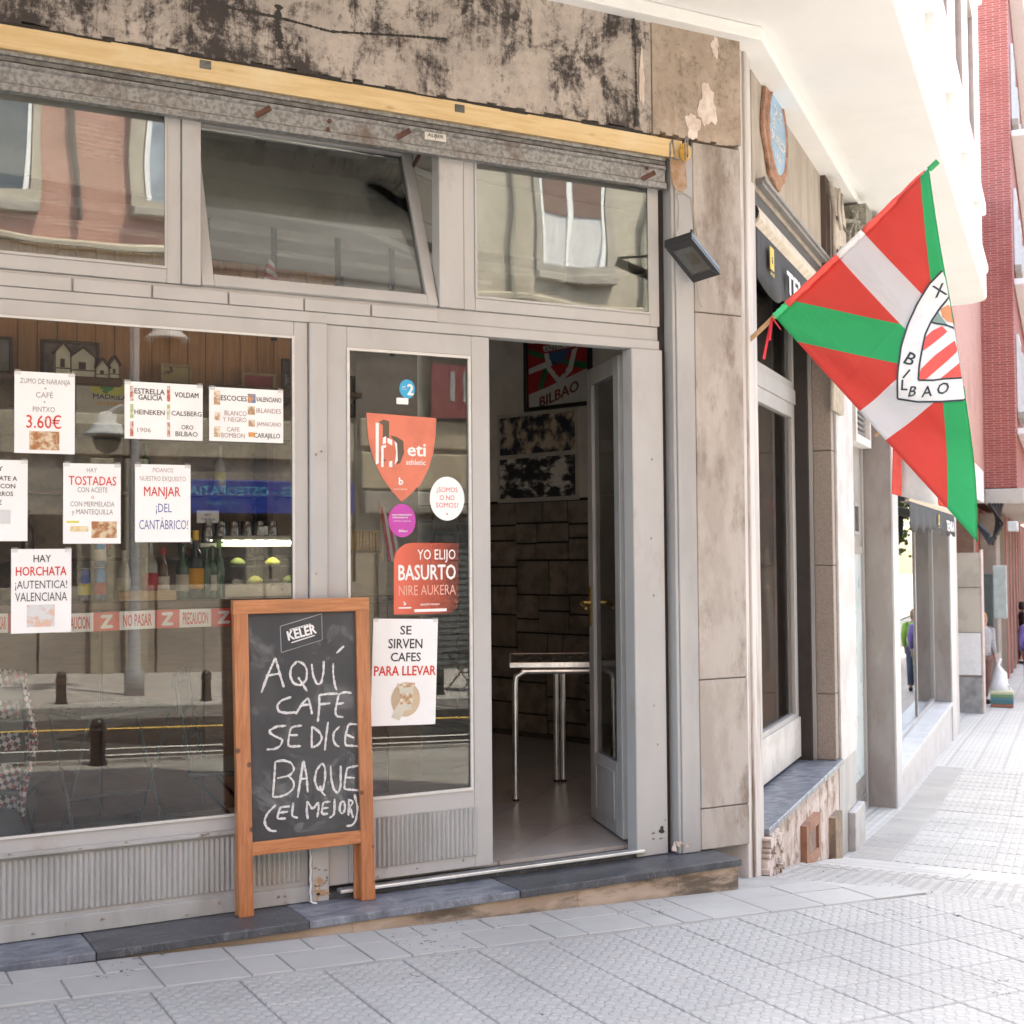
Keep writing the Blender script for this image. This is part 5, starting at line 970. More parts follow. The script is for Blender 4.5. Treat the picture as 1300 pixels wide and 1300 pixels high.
# ------------------------------------------------------------------ awnings
CREAM = mat('awning_cream', (.62, .55, .46), (.52, .45, .37), 6, .6, stretch=(.6, 3, 3)); AWB = mat('awning_black', (.030, .031, .036), (.045, .046, .05), 6, .8, stretch=(8, 8, .6)); YL = flat('badge_yellow', (.68, .50, .08))
def awning(lb, s0, s1, zt, txt, ls, d=-.03, small=False, dsh=0):
    t = thing('awning', lb, 'awning', tuple((PC+D2*s0+N2*.05)[:2])+(zt,)); TT_ = T2 @ Matrix.Translation((0, dsh, 0))
    MB(T2).box(s0, s1, -.045, -.009, zt+.13, zt+.165).box(s0, s1, -.06, -.04, zt+.15, zt+.17).build('mounting_rail', dkp, t, bevel=.003)
    rp = [(-.10, -.075), (-.13, -.04), (-.12, .02), (-.07, .035), (-.03, .02), (-.01, -.05), (-.03, -.09)]
    m = MB(TT_); n = len(rp); m.add([(s0+.01, y, zt+z) for y, z in rp]+[(s1, y, zt+z) for y, z in rp], [tuple(range(n)), tuple(range(n, 2*n))[::-1]]+[(i, n+i, n+(i+1) % n, (i+1) % n) for i in range(n)])
    m.build('roller_cassette', CREAM, t, bevel=.008, seg=2)
    m = MB(TT_).tube([(s0-.006, -.08, zt-.01), (s0+.004, -.08, zt-.01)], .045, 12).box(s0-.03, s0+.0, -.07, .02, zt-.08, zt+.05); m.build('end_bracket', BLACKM, t)
    N = 40; v = []; H_ = .30 if not small else .26
    for i in range(N+1):
        s_ = s0+.03+(s1-s0-.03)*i/N; sc_ = .035*math.cos((s_-s0)*2*math.pi/.82+math.pi)
        for k in range(5): v.append((s_, -.10-.012*math.sin(s_*9)*k/4-.01*k/4, zt-.07-(H_+sc_*(k == 4))*k/4))
    m = MB(TT_).add(v, [(i*5+k, i*5+k+1, (i+1)*5+k+1, (i+1)*5+k) for i in range(N) for k in range(4)]); va = m.build('valance', AWB, t, smooth=True); so = va.modifiers.new('thick', 'SOLIDIFY'); so.thickness = .003
    m = MB(TT_).box(ls[0]-.05, ls[0]+.05, -.125, -.121, zt-.25, zt-.13); m.build('badge', YL, t)
    m = MB(TT_); m.text('a', lambda u, v: (ls[0]+u, -.1262, zt-.19+v), cap=.05, bold=.04); m.build('lettering', AWB, t)
    m = MB(TT_); m.text('BAQUE', lambda u, v: (ls[0]+u, -.1262, zt-.275+v), cap=.018, w=.1, bold=.04); m.build('lettering', YL, t)
    m = MB(TT_); m.text(txt, lambda u, v: (ls[1]+u, -.128, zt-.235+v), cap=.12, w=ls[2], bold=.05); m.build('lettering', LOGOW, t)
    return t
awning('retracted awning with cream cassette and black lettered valance over the side window', .42, 2.64, 3.13, 'TENKA', (.74, 1.62, .95), dsh=.10)
awning('farther retracted awning with black valance above the shop window, partly behind the flag', 6.6, 12.2, 1.92, 'TENKA', (9.6, 11.2, 1.2), small=True)
# ------------------------------------------------------------------ cable bundle on the side wall
cw = mat('cable_cream', (.60, .54, .48), None, 20, .7); cg = flat('cable_dark', (.09, .06, .05)); cgr = mat('cable_greygreen', (.20, .20, .17), (.33, .31, .27), 30, .8)
cbn = thing('cable_bundle', 'bundle of cream electrical cables looped and tied at the top of the side wall', 'cables', tuple((PC+D2*2.7+N2*.05)[:2])+(3.4,))
MB(T2).box(2.44, 2.62, -.04, -.009, 3.12, 3.88).build('backing_board', cg, cbn)
for k in range(6):
    s_ = 2.52+.075*k; MB(T2).tube([(s_-.04, -.07-.01*(k % 2), 3.80-.02*k), (s_, -.085, 3.62), (s_+.01, -.08, 3.3), (s_+.02, -.07, 2.9), (s_+.0, -.05, 2.3)], .019, 6).build('cable', cw, cbn, smooth=True)
m = MB(T2).tube([(2.56, -.12, 3.5), (2.46, -.12, 3.62), (2.50, -.12, 3.75), (2.60, -.12, 3.74), (2.62, -.12, 3.55)], .012, 6).tube([(2.56, -.12, 3.38), (2.46, -.12, 3.25), (2.50, -.12, 3.12), (2.58, -.12, 3.2), (2.58, -.12, 3.35)], .012, 6); m.build('loop', cw, cbn, smooth=True)
for z in (3.55, 3.33): MB(T2).box(2.46, 3.0, -.112, -.104, z, z+.018).build('cable_tie', cg, cbn)
m = MB(T2); 
for k in range(34):
    s_ = 3.05+RND.random()*1.2; z = 3.84-RND.random()*.12-(s_-3.05)*0; L_ = RND.uniform(.1, .4)
    m.tube([(s_, -.06-RND.random()*.1, z), (s_+RND.uniform(-.15, .2), -.10-RND.random()*.1, z-L_*.5), (s_+RND.uniform(-.2, .1), -.08, z-L_)], RND.uniform(.008, .022), 5)
m.box(3.2, 3.5, -.2, -.01, 3.66, 3.82).box(3.75, 4.2, -.22, -.01, 3.62, 3.86); m.build('tangled_wires', cgr, cbn)
# ------------------------------------------------------------------ flags
def flagmat():
    m, nt, b = newm('flag_cloth'); uv = nd(nt, 'UVMap').outputs[0]; s_ = nd(nt, 'SeparateXYZ', {0: uv}); u, v = s_.outputs[0], s_.outputs[1]
    def less(x, k): return ma(nt, 'LESS_THAN', x, k).outputs[0]
    ab = lambda x: ma(nt, 'ABSOLUTE', x).outputs[0]
    d1 = ab(ma(nt, 'SUBTRACT', u, v).outputs[0]); d2_ = ab(ma(nt, 'SUBTRACT', ma(nt, 'ADD', u, v).outputs[0], 1.0).outputs[0])
    gr_ = ma(nt, 'MAXIMUM', less(d1, .115), ma(nt, 'LESS_THAN', d2_, ma(nt, 'ADD', ma(nt, 'MULTIPLY', u, .10).outputs[0], .055).outputs[0]).outputs[0]).outputs[0]
    wh = ma(nt, 'MAXIMUM', less(ab(ma(nt, 'SUBTRACT', v, .5).outputs[0]), .082), less(ab(ma(nt, 'SUBTRACT', u, .5).outputs[0]), .065)).outputs[0]
    col = mixc(nt, gr_, (.84, .11, .09), (.05, .60, .24)); col = mixc(nt, wh, col, (.84, .84, .86)); hem = less(ma(nt, 'ABSOLUTE', ma(nt, 'SUBTRACT', u, .32).outputs[0]).outputs[0], .0018)
    nt.links.new(col, b.inputs['Base Color']); b.inputs['Roughness'].default_value = .75
    wv = noi(nt, mapv(nt, uv, (1, 1, 1)), 260, 2); big = noi(nt, mapv(nt, uv, (1, 1.4, 1)), 4.0, 3, .45, .25); cr1 = ramp(nt, ab(ma(nt, 'SUBTRACT', ma(nt, 'ADD', u, ma(nt, 'MULTIPLY', v, .10).outputs[0]).outputs[0], .34).outputs[0]), .006, .0); hh = ma(nt, 'ADD', ma(nt, 'ADD', ma(nt, 'MULTIPLY', big, 7.0).outputs[0], ma(nt, 'MULTIPLY', cr1, .35).outputs[0]).outputs[0], ma(nt, 'MULTIPLY', wv, .10).outputs[0]).outputs[0]; bp = nd(nt, 'Bump', {'Height': hh, 'Strength': .8, 'Distance': .006}); nt.links.new(bp.outputs[0], b.inputs['Normal'])
    out = nt.nodes['Material Output']; tl = nd(nt, 'BsdfTranslucent', {'Color': col}); mx = nd(nt, 'MixShader', {0: .5, 1: b.outputs[0], 2: tl.outputs[0]}); nt.links.new(mx.outputs[0], out.inputs[0]); return m
FLG = flagmat()
FWH = flat('flag_white', (.80, .80, .82)); FRD = flat('flag_red', (.82, .10, .085)); FGN = flat('flag_green', (.05, .58, .23))
def make_flag(A, B, Cc, S0, label, group=None, name='flag', bul=.045):
    A, B, Cc = Vector(A), Vector(B), Vector(Cc)
    def pos(u, v, w=0):
        back = 0
        if u+v > 1: u, v, back = 1-v, 1-u, .05*(min(1, (u+v-1)*3))
        t = u/(u+v) if u+v > 0 else 0; k = u+v
        p = A+(Cc-A)*u+(B-A)*v; p = p+Vector((bul*k**4*5*t*t*(1-t), -.015*k*math.sin(t*math.pi)))
        ww = .040*k*math.sin(15*t+2.2*k)*t*(1.3-t)*1.9+.026*math.sin(6.3*u+4*v+1)*k+.012*math.sin(17*u-5*v)*u+.006*math.sin(31*t+3*k)*k
        q = PC+D2*(S0+ww+back+w)+N2*p.x; return Vector((q.x, q.y, p.y))
    n = 46; v = []; uv = []
    for i in range(n+1):
        for j in range(n+1): v.append(tuple(pos(i/n, j/n))); uv.append((i/n, j/n))
    f = [q for i in range(n) for j in range(n) for q in ((i*(n+1)+j, (i+1)*(n+1)+j, i*(n+1)+j+1), ((i+1)*(n+1)+j, (i+1)*(n+1)+j+1, i*(n+1)+j+1))]
    t = thing(name, label, 'flag', tuple(PC+D2*S0+N2*A.x)[:2]+(A.y,), group)
    c_ = MB().add(v, f).build('cloth', FLG, t, smooth=True); l = c_.data.uv_layers.new(name='UVMap')
    for lp in c_.data.loops: l.data[lp.index].uv = uv[lp.vertex_index]
    so = c_.modifiers.new('thick', 'SOLIDIFY'); so.thickness = .0015
    M2 = Matrix(((Cc.x-A.x, B.x-A.x), (Cc.y-A.y, B.y-A.y))).inverted()
    def onflag(p, w=-.003):
        d = M2 @ (Vector(p)-A); u, v = d
        for _ in range(6):
            k = u+v; tt = u/k if k > 0 else 0; px_ = bul*k**4*5*tt*tt*(1-tt); e = M2 @ (Vector((p[0]-px_, p[1]+.015*k*math.sin(tt*math.pi)))-A); u, v = e
        k = u+v
        if k > .995: s_ = .995/k; u *= s_; v *= s_
        return pos(u, v, w)
    # pole with a sleeve
    d = (B-A).normalized(); 
    P3 = lambda q, w=0: PC+D2*(S0+w)+N2*q.x+Vector((0, 0, q.y))
    MB().tube([P3(A-d*.24, -.0), P3(B+d*.03, -.0)], .0115, 10).build('pole', PALEW, t, auto=True)
    for a0, a1, mt in ((0, .085, FGN), (.0855, .417, FRD), (.4175, .583, FWH), (.5835, .985, FRD)):
        MB().tube([P3(A+(B-A)*(a0+(a1-a0)*q/8), .002*math.sin(q*2+a0*30)) for q in range(9)], [.0165+.0025*math.sin(q*2.3+a0*9) for q in range(9)], 10).build('sleeve', mt, t, smooth=True)
    MB().tube([P3(B-d*.005, 0), P3(B+d*.05, 0)], .014, 10).build('finial', flat('green_tip', (.02, .35, .12)), t)
    MB().tube([P3(B-d*.02, -.0), P3(B-d*.005, 0)], .017, 10).build('white_tie', LOGOW, t)
    m = MB()
    for k in range(2): m.bar(P3(A-d*.01, -.02), P3(A+Vector((-.02-.03*k, -.12-.09*k)), -.03), .014, .003)
    m.bar(P3(A-d*.01, -.02), P3(A+Vector((.035, -.07)), -.03), .016, .003); m.build('ribbon', flat('red_ribbon', (.65, .03, .06)), t)
    return t, onflag
F1, onf = make_flag((0.149, 2.523), (0.89, 3.164), (1.071, 1.406), .15, 'large red, white and green flag with BILBAO crest on a pole at the corner')
def fpoly(m, pts, w):     # pts in flag plane; fan with subdivision along edges
    P_ = [];
    for a, b in zip(pts, pts[1:]+pts[:1]):
        for k in range(3): P_.append((a[0]+(b[0]-a[0])*k/3, a[1]+(b[1]-a[1])*k/3))
    m.add([onf(p, w) for p in P_], [tuple(range(len(P_)))]); return m
def strip(m, A_, B_, w, n=14):     # band between two polylines
    def samp(L_, t):
        ds = [math.dist(a, b) for a, b in zip(L_, L_[1:])]; tot = sum(ds); x = t*tot
        for a, b, d in zip(L_, L_[1:], ds):
            if x <= d+1e-9: return (a[0]+(b[0]-a[0])*x/d, a[1]+(b[1]-a[1])*x/d)
            x -= d
        return L_[-1]
    v = []
    for i in range(n+1):
        a, b = samp(A_, i/n), samp(B_, i/n)
        for j in range(4): v.append(onf((a[0]+(b[0]-a[0])*j/3, a[1]+(b[1]-a[1])*j/3), w))
    m.add(v, [(i*4+j, (i+1)*4+j, (i+1)*4+j+1, i*4+j+1) for i in range(n) for j in range(3)]); return m
def fline(m, L_, wd, w):
    A_ = []; B_ = []
    for i, p in enumerate(L_):
        q = L_[min(i+1, len(L_)-1)]; o = L_[max(0, i-1)]; dx, dz = q[0]-o[0], q[1]-o[1]; l = math.hypot(dx, dz); A_.append((p[0]-dz/l*wd/2, p[1]+dx/l*wd/2)); B_.append((p[0]+dz/l*wd/2, p[1]-dx/l*wd/2))
    return strip(m, A_, B_, w, 24)
O1 = [(0.941, 2.673), (0.88, 2.615), (0.825, 2.534), (0.781, 2.444), (0.75, 2.334), (0.733, 2.204), (0.728, 2.085)]; I1 = [(0.978, 2.566), (0.924, 2.504), (0.884, 2.444), (0.858, 2.383), (0.842, 2.298), (0.83, 2.228), (0.826, 2.165)]
O2 = [(0.728, 2.085), (0.817, 2.065), (0.923, 2.06), (1.052, 2.064)]; I2 = [(0.826, 2.165), (0.89, 2.161), (0.942, 2.166), (1.047, 2.167)]
FBK = flat('flag_black', (.03, .045, .06)); FGY = flat('flag_greygreen', (.22, .33, .30)); FOR = flat('flag_orange', (.70, .30, .14))
m = MB(); strip(m, I1, [(0.985, 2.566), (0.994, 2.498), (1.003, 2.435), (1.016, 2.371), (1.029, 2.286), (1.038, 2.215), (1.047, 2.152)], -.003, 14); m.build('crest_field', FWH, F1)
m = MB(); strip(m, O1, I1, -.0045, 16); strip(m, O2, I2, -.0045); m.build('crest_band', FWH, F1)
m = MB()
strip(m, [(0.846, 2.305), (0.854, 2.364), (0.89, 2.399), (0.933, 2.418)], [(0.85, 2.305), (0.875, 2.322), (0.918, 2.356), (0.957, 2.39)], -.0055); strip(m, [(0.829, 2.169), (0.834, 2.213), (0.902, 2.279), (0.988, 2.344)], [(0.858, 2.167), (0.879, 2.184), (0.944, 2.24), (1.004, 2.295)], -.0055); strip(m, [(0.918, 2.164), (0.961, 2.198), (0.993, 2.225), (1.021, 2.246)], [(1.033, 2.164), (1.033, 2.179), (1.034, 2.193), (1.034, 2.212)], -.0055); m.build('crest_stripes', FRD, F1)
m = MB(); fpoly(m, [(0.888, 2.447), (0.917, 2.486), (0.934, 2.455), (0.965, 2.412), (0.933, 2.422), (0.894, 2.432)], -.0055); m.build('crest_green', FGY, F1)
m = MB(); fpoly(m, [(0.927, 2.5), (0.963, 2.519), (0.99, 2.473), (0.996, 2.428), (0.958, 2.438), (0.934, 2.462)], -.0057); m.build('crest_orange', FOR, F1)
m = MB(); 
for L_ in (O1, I1, O2, I2, [(0.884, 2.44), (0.912, 2.431), (0.947, 2.424), (0.982, 2.407), (1.009, 2.383)]): fline(m, L_, .0085, -.0068)
def ftext(m, t, c, cap, rot, w=0, it=0):
    cr_, sr_ = math.cos(rot), math.sin(rot); return m.text(t, lambda u, v: onf((c[0]+(u+it*v)*cr_-v*sr_, c[1]+(u+it*v)*sr_+v*cr_), -.0065), cap=cap, w=w, bold=.018)
for ch, c, cap, rot, it in (('X', (0.925, 2.586), .055, .25, 0), ('B', (0.792, 2.268), .060, -.45, .1), ('I', (0.773, 2.198), .048, -.5, .2), ('L', (0.763, 2.146), .048, -.1, 0), ('B', (0.8, 2.115), .046, .05, .35), ('A', (0.864, 2.111), .048, .1, .25), ('O', (0.935, 2.122), .050, .2, .3)): ftext(m, ch, c, cap, rot, 0, it)
m.build('lettering', FBK, F1)
a_ = (4.036, 1.974)
F2 = thing('flag', 'red and white striped flag farther along the wall, only its lower corner showing', 'flag', tuple((PC+D2*5.2+N2*.3)[:2])+(2.0,))
e0, zb0 = (0.11, 1.854); e1, zb1 = (0.487, 1.746)
for k, (a, b, mt) in enumerate(((0, .2, FRD), (.2, 1, FWH), (1, 1.35, FRD))):
    v = []; n = 5; r_ = 14
    for i in range(n+1):
        t_ = a+(b-a)*i/n
        for j in range(r_+1):
            h_ = j/r_; o = e0+(e1-e0)*t_*(1-.25*h_)+.02*h_; z = zb0+(zb1-zb0)*min(t_, 1.6)-max(0, t_-1.6)*-.05+h_*.85; q = PC+D2*(5.2+.05*math.sin(t_*5+h_*2))+N2*o; v.append((q.x, q.y, z))
    c_ = MB().add(v, [(i*(r_+1)+j, (i+1)*(r_+1)+j, (i+1)*(r_+1)+j+1, i*(r_+1)+j+1) for i in range(n) for j in range(r_)]).build('stripe', mt, F2, smooth=True); so = c_.modifiers.new('thick', 'SOLIDIFY'); so.thickness = .0015
q0 = PC+D2*5.2+N2*(-.02); q1 = PC+D2*5.2+N2*.45; MB().tube([(q0.x, q0.y, 2.35), (q1.x, q1.y, 2.75)], .012, 8).build('pole', PALEW, F2, auto=True)
# ------------------------------------------------------------------ pavement, kerbs and roads
CONCG = mat('pavement_bed', (.36, .35, .335), (.30, .29, .275), 4, .85, bump=.3, dirt=(.26, .24, .23), dscale=1.5)
def sheet(name, xs, ys, dz, mt, label=None, kind='structure', fn_=None):
    v = []; 
    for x in xs:
        for y in ys: v.append((x, y, gz(x, y)+dz))
    n = len(ys); return MB().add(v, [(i*n+j, (i+1)*n+j, (i+1)*n+j+1, i*n+j+1) for i in range(len(xs)-1) for j in range(n-1)]).build(name, mt, None, label, None, None, kind)
def lin(a, b, n): return [a+(b-a)*i/n for i in range(n+1)]
def sheet2(name, ss, oo, dz, mt, label=None):     # in street coordinates
    v = []
    for s_ in ss:
        for o in oo: p = PC+D2*s_+N2*o; v.append((p.x, p.y, gz(p.x, p.y)+dz))
    n = len(oo); return MB().add(v, [(i*n+j, i*n+j+1, (i+1)*n+j+1, (i+1)*n+j) for i in range(len(ss)-1) for j in range(n-1)]).build(name, mt, None, label, None, None, 'structure')
sheet('ground', [-300, -60, -20, 0, 20, 70, 300], [-300, -60, -20, 0, 20, 60, 300], -.9, CONCG, 'ground under the town')
pv = thing('pavement', 'pale tiled pavement in front of the bar and down the side street', 'pavement', (0, 0, 0)); pv['kind'] = 'structure'; del pv['category']
bed = MB(); v = []
BX = lin(-9, 9, 60); BY = lin(-4.62, 1.0, 26)
for x in BX:
    for y in BY: v.append((x, y, gz(x, y)-.006))
n = len(BY); fs = []
for i in range(len(BX)-1):
    for j in range(n-1):
        p = ((BX[i]+BX[i+1])/2-4.02, (BY[j]+BY[j+1])/2); s_ = p[0]*D2.x+p[1]*D2.y
        if s_ < 3.0 and not (p[1] > .3 and p[0] < 0): fs.append((i*n+j, (i+1)*n+j, (i+1)*n+j+1, i*n+j+1))
bed.add(v, fs); bed.build('mortar_bed', CONCG, pv)
v = []; SS = lin(2.8, 20, 60)+lin(20.5, 90, 60); OO = [-.6, -.2, 0, .6, 1.2, 2, 3, 4.2]
for s_ in SS:
    for o in OO: p = PC+D2*s_+N2*o; v.append((p.x, p.y, gz(p.x, p.y)-.006-.0*s_))
n = len(OO)
def pave_far():
    m, nt, b = newm('far_paving'); tc = nd(nt, 'TexCoord').outputs['Object']; vv = mapv(nt, tc, (1, 1, 1), rot=(0, 0, -math.radians(39.15)))
    br = nd(nt, 'TexBrick', {'Vector': vv, 'Color1': (.44, .43, .41, 1), 'Color2': (.40, .39, .375, 1), 'Mortar': (.32, .31, .30, 1), 'Scale': 1.0, 'Mortar Size': .012, 'Brick Width': .3, 'Row Height': .3}); br.offset = 0
    col = mixc(nt, ma(nt, 'MULTIPLY', ramp(nt, noi(nt, tc, 1.2, 7), .5, .75), .35).outputs[0], br.outputs[0], (.28, .27, .26)); nt.links.new(col, b.inputs['Base Color']); b.inputs['Roughness'].default_value = .8
    wv = nd(nt, 'TexWave', {'Vector': vv, 'Scale': 5.3, 'Distortion': 0.0}, bands_direction='Y'); bp = nd(nt, 'Bump', {'Height': ma(nt, 'ADD', wv.outputs[0], br.outputs[1]).outputs[0], 'Strength': .5, 'Distance': .006}); nt.links.new(bp.outputs[0], b.inputs['Normal']); return m
MB().add(v, [(i*n+j, i*n+j+1, (i+1)*n+j+1, (i+1)*n+j) for i in range(len(SS)-1) for j in range(n-1)]).build('far_paving', pave_far(), pv)
# tiles
SEND = .262
def edge_tile(x, y, wd, dp, mt, name='tile'):
    pl = [(x+a*wd/2, y+b*dp/2) for a, b in ((-1, -1), (1, -1), (1, 1), (-1, 1))]; pl = clip(pl, -D2.x, -D2.y, SEND+4.02*D2.x)
    if len(pl) < 3: return
    n = len(pl); m = MB(); m.add([(a-x, b-y, gz(a, b)) for a, b in pl]+[(a-x, b-y, gz(a, b)-.02) for a, b in pl], [tuple(range(n))]+[(i, n+i, n+(i+1) % n, (i+1) % n) for i in range(n)])
    o = m.build(name, mt, pv, local=True); o.location = (x, y, 0)
def tilemat(name, kindp):
    m, nt, b = newm(name); oi = nd(nt, 'ObjectInfo'); tc = nd(nt, 'TexCoord').outputs['Object']; loc = oi.outputs['Location']
    wpos = nd(nt, 'VectorMath', {0: tc, 1: loc}, operation='ADD').outputs[0]
    n1 = noi(nt, wpos, 1.1, 7, .65); n2 = noi(nt, wpos, 9, 6, .7); base, dark = (.425, .412, .392), (.345, .332, .315)
    col = mixc(nt, ramp(nt, n1, .4, .7), base, dark); col = mixc(nt, ma(nt, 'MULTIPLY', ramp(nt, n2, .5, .75), .5).outputs[0], col, (.33, .315, .30))
    col = mixc(nt, ma(nt, 'MULTIPLY', oi.outputs['Random'], .45).outputs[0], col, (.33, .32, .31))
    sp = ramp(nt, noi(nt, wpos, 26, 3, .9), .60, .64); spm = ramp(nt, noi(nt, wpos, 1.3, 3), .57, .64); col = mixc(nt, ma(nt, 'MULTIPLY', sp, spm).outputs[0], col, (.05, .045, .045))
    h = ma(nt, 'MULTIPLY', noi(nt, wpos, 90, 5), .25).outputs[0]
    if kindp == 'flower':
        s_ = nd(nt, 'SeparateXYZ', {0: mapv(nt, tc, (1/.10, 1/.10, 1), (.0, .0, 0))}); fx_ = ma(nt, 'SUBTRACT', ma(nt, 'FRACT', ma(nt, 'ADD', s_.outputs[0], 8.0).outputs[0]).outputs[0], .5).outputs[0]; fy_ = ma(nt, 'SUBTRACT', ma(nt, 'FRACT', ma(nt, 'ADD', s_.outputs[1], 8.0).outputs[0]).outputs[0], .5).outputs[0]
        ax, ay = ma(nt, 'ABSOLUTE', fx_).outputs[0], ma(nt, 'ABSOLUTE', fy_).outputs[0]
        def dist(cx, cy, r):
            dx = ma(nt, 'SUBTRACT', ax, cx).outputs[0]; dy = ma(nt, 'SUBTRACT', ay, cy).outputs[0]; q = ma(nt, 'SQRT', ma(nt, 'ADD', ma(nt, 'MULTIPLY', dx, dx).outputs[0], ma(nt, 'MULTIPLY', dy, dy).outputs[0]).outputs[0]).outputs[0]; return ramp(nt, q, r+.03, r-.03)
        g = ma(nt, 'MAXIMUM', dist(0, 0, .12), dist(.24, .24, .16)).outputs[0]; g = ma(nt, 'MAXIMUM', g, ma(nt, 'MAXIMUM', dist(.5, 0, .10), dist(0, .5, .10)).outputs[0]).outputs[0]
        h = ma(nt, 'ADD', h, g).outputs[0]; col = mixc(nt, ma(nt, 'MULTIPLY', ma(nt, 'SUBTRACT', 1.0, g).outputs[0], .16).outputs[0], col, (.20, .19, .185))
    nt.links.new(col, b.inputs['Base Color']); b.inputs['Roughness'].default_value = .72
    bp = nd(nt, 'Bump', {'Height': h, 'Strength': .75, 'Distance': .0045}); nt.links.new(bp.outputs[0], b.inputs['Normal']); return m
TF = tilemat('flower_tile', 'flower'); TPn = tilemat('plain_tile', ''); TLt = mat('pale_band_slab', (.47, .46, .445), (.42, .41, .395), 3, .75, bump=.2, dirt=(.34, .33, .32), dscale=2, vary=.15)
cnt = {'n': 0}; proto = {}
def put_tile(name, key, mk, x, y, rz):
    z = gz(x, y); e = .05; cr_, sr_ = math.cos(rz), math.sin(rz)
    ex = Vector((cr_, sr_, (gz(x+cr_*e, y+sr_*e)-gz(x-cr_*e, y-sr_*e))/(2*e))).normalized(); ey = Vector((-sr_, cr_, (gz(x-sr_*e, y+cr_*e)-gz(x+sr_*e, y-cr_*e))/(2*e))); nz = ex.cross(ey).normalized(); ey = nz.cross(ex)
    if key not in proto: o = mk(); proto[key] = o
    else: o = proto[key].copy(); COL.objects.link(o)
    Mt = Matrix(((ex.x, ey.x, nz.x, x), (ex.y, ey.y, nz.y, y), (ex.z, ey.z, nz.z, z+RND.uniform(-.0012, .0012)), (0, 0, 0, 1))); o.matrix_local = Mt; cnt['n'] += 1; return o
def cham(w_, d_, h=.02, c=.003):
    m = MB(); x, y = w_/2, d_/2; v = [(-x, -y, -h), (x, -y, -h), (x, y, -h), (-x, y, -h), (-x, -y, -c), (x, -y, -c), (x, y, -c), (-x, y, -c), (-x+c, -y+c, 0), (x-c, -y+c, 0), (x-c, y-c, 0), (-x+c, y-c, 0)]
    f = [(8, 9, 10, 11)]+[(a+i, a+(i+1) % 4, a+4+(i+1) % 4, a+4+i) for a in (0, 4) for i in range(4)]; return m.add(v, f)
def sof(x, y): return (x-4.02)*D2.x+y*D2.y, (x-4.02)*N2.x+y*N2.y
cand = []
for i in range(-8, 28):
    for j in range(0, 14):
        x = 1.94+.15+.3*(i-6); y = -.67-.15-.3*j; s_, o = sof(x, y)
        if s_ < .5 and x > -1.3: cand.append((0, x, y))
vis = []
R3 = [Vector(r) for r in ((rt_, dn_, fw_))]
def px_of(x, y, z):
    p = Vector((x, y, z))-Vector((0, -5.13, 1.36)); c = [r.dot(p) for r in R3]; return (650+1691.7*c[0]/c[2], 650+1691.7*c[1]/c[2], c[2]) if c[2] > .1 else (9999, 9999, -1)
def inview(x, y, m_=60): a, b, c = px_of(x, y, gz(x, y)); return c > 0 and -m_ < a < 1300+m_ and b < 1300+m_*2
rest = []
for _, x, y in cand:
    if sof(x, y)[0] > .02: edge_tile(x, y, .2955, .2955, TF)
    elif inview(x, y): put_tile('tile', 'F', lambda: cham(.2965, .2965).build('tile', TF, pv, local=True), x, y, 0)
    else: rest.append((x, y))
# the plain slabs along the ledge
for row, (y0, y1) in enumerate(((-.42, -.262), (-.64, -.42))):
    x = .2+.15*row
    while x < 4.3:
        wd = RND.choice((.15, .30, .30, .15)) if x < 3.2 else .30; xm = x+wd/2; ym = (y0+y1)/2
        if sof(xm, ym)[0] > -.02: edge_tile(xm, ym, wd-.006, y1-y0-.005, TPn)
        elif x+wd > .3: put_tile('tile', 'P%.2f%d' % (wd, row), lambda: cham(wd-.006, y1-y0-.005).build('tile', TPn, pv, local=True), xm, ym, 0)
        x += wd
# studded ramp tiles and pale band slabs, square to the side street
RZ = math.radians(39.15)
def stud(n=5):
    m = cham(.2965, .2965)
    for a in range(n):
        for b in range(n):
            x = -.12+.06*a; y = -.12+.06*b; r0, r1 = .021, .014
            m.add([(x+sx*r0*1.0, y+sy*r0*.62, 0) for sx, sy in ((-1, -1), (1, -1), (1, 1), (-1, 1))]+[(x+sx*r1, y+sy*r1*.62, .006) for sx, sy in ((-1, -1), (1, -1), (1, 1), (-1, 1))], [(4, 5, 6, 7)]+[(i, (i+1) % 4, 4+(i+1) % 4, 4+i) for i in range(4)])
    return m
for i in range(4):
    for j in range(-1, 10):
        s_ = .28+.15+.3*i; o = .06+.15+.3*j; p = PC+D2*s_+N2*o
        if o > -.1: put_tile('studded_tile', 'S', lambda: stud().build('studded_tile', TPn, pv, local=True), p.x, p.y, RZ)
for i, (a, b) in enumerate(((1.485, 2.14), (2.145, 2.82))):
    for j in range(4):
        o0 = .03+.85*j+(.0 if i == 0 else -.35); o1 = o0+.85; o0 = max(.03, o0); k = 2
        for q in range(k): sa = a+(b-a)*q/k; sb = a+(b-a)*(q+1)/k; p = PC+D2*((sa+sb)/2)+N2*((o0+o1)/2); put_tile('band_slab', 'B%d%d' % (i, j > 0), lambda: cham((b-a)/k-.0015, o1-o0-.008).build('band_slab', TLt, pv, local=True), p.x, p.y, RZ)
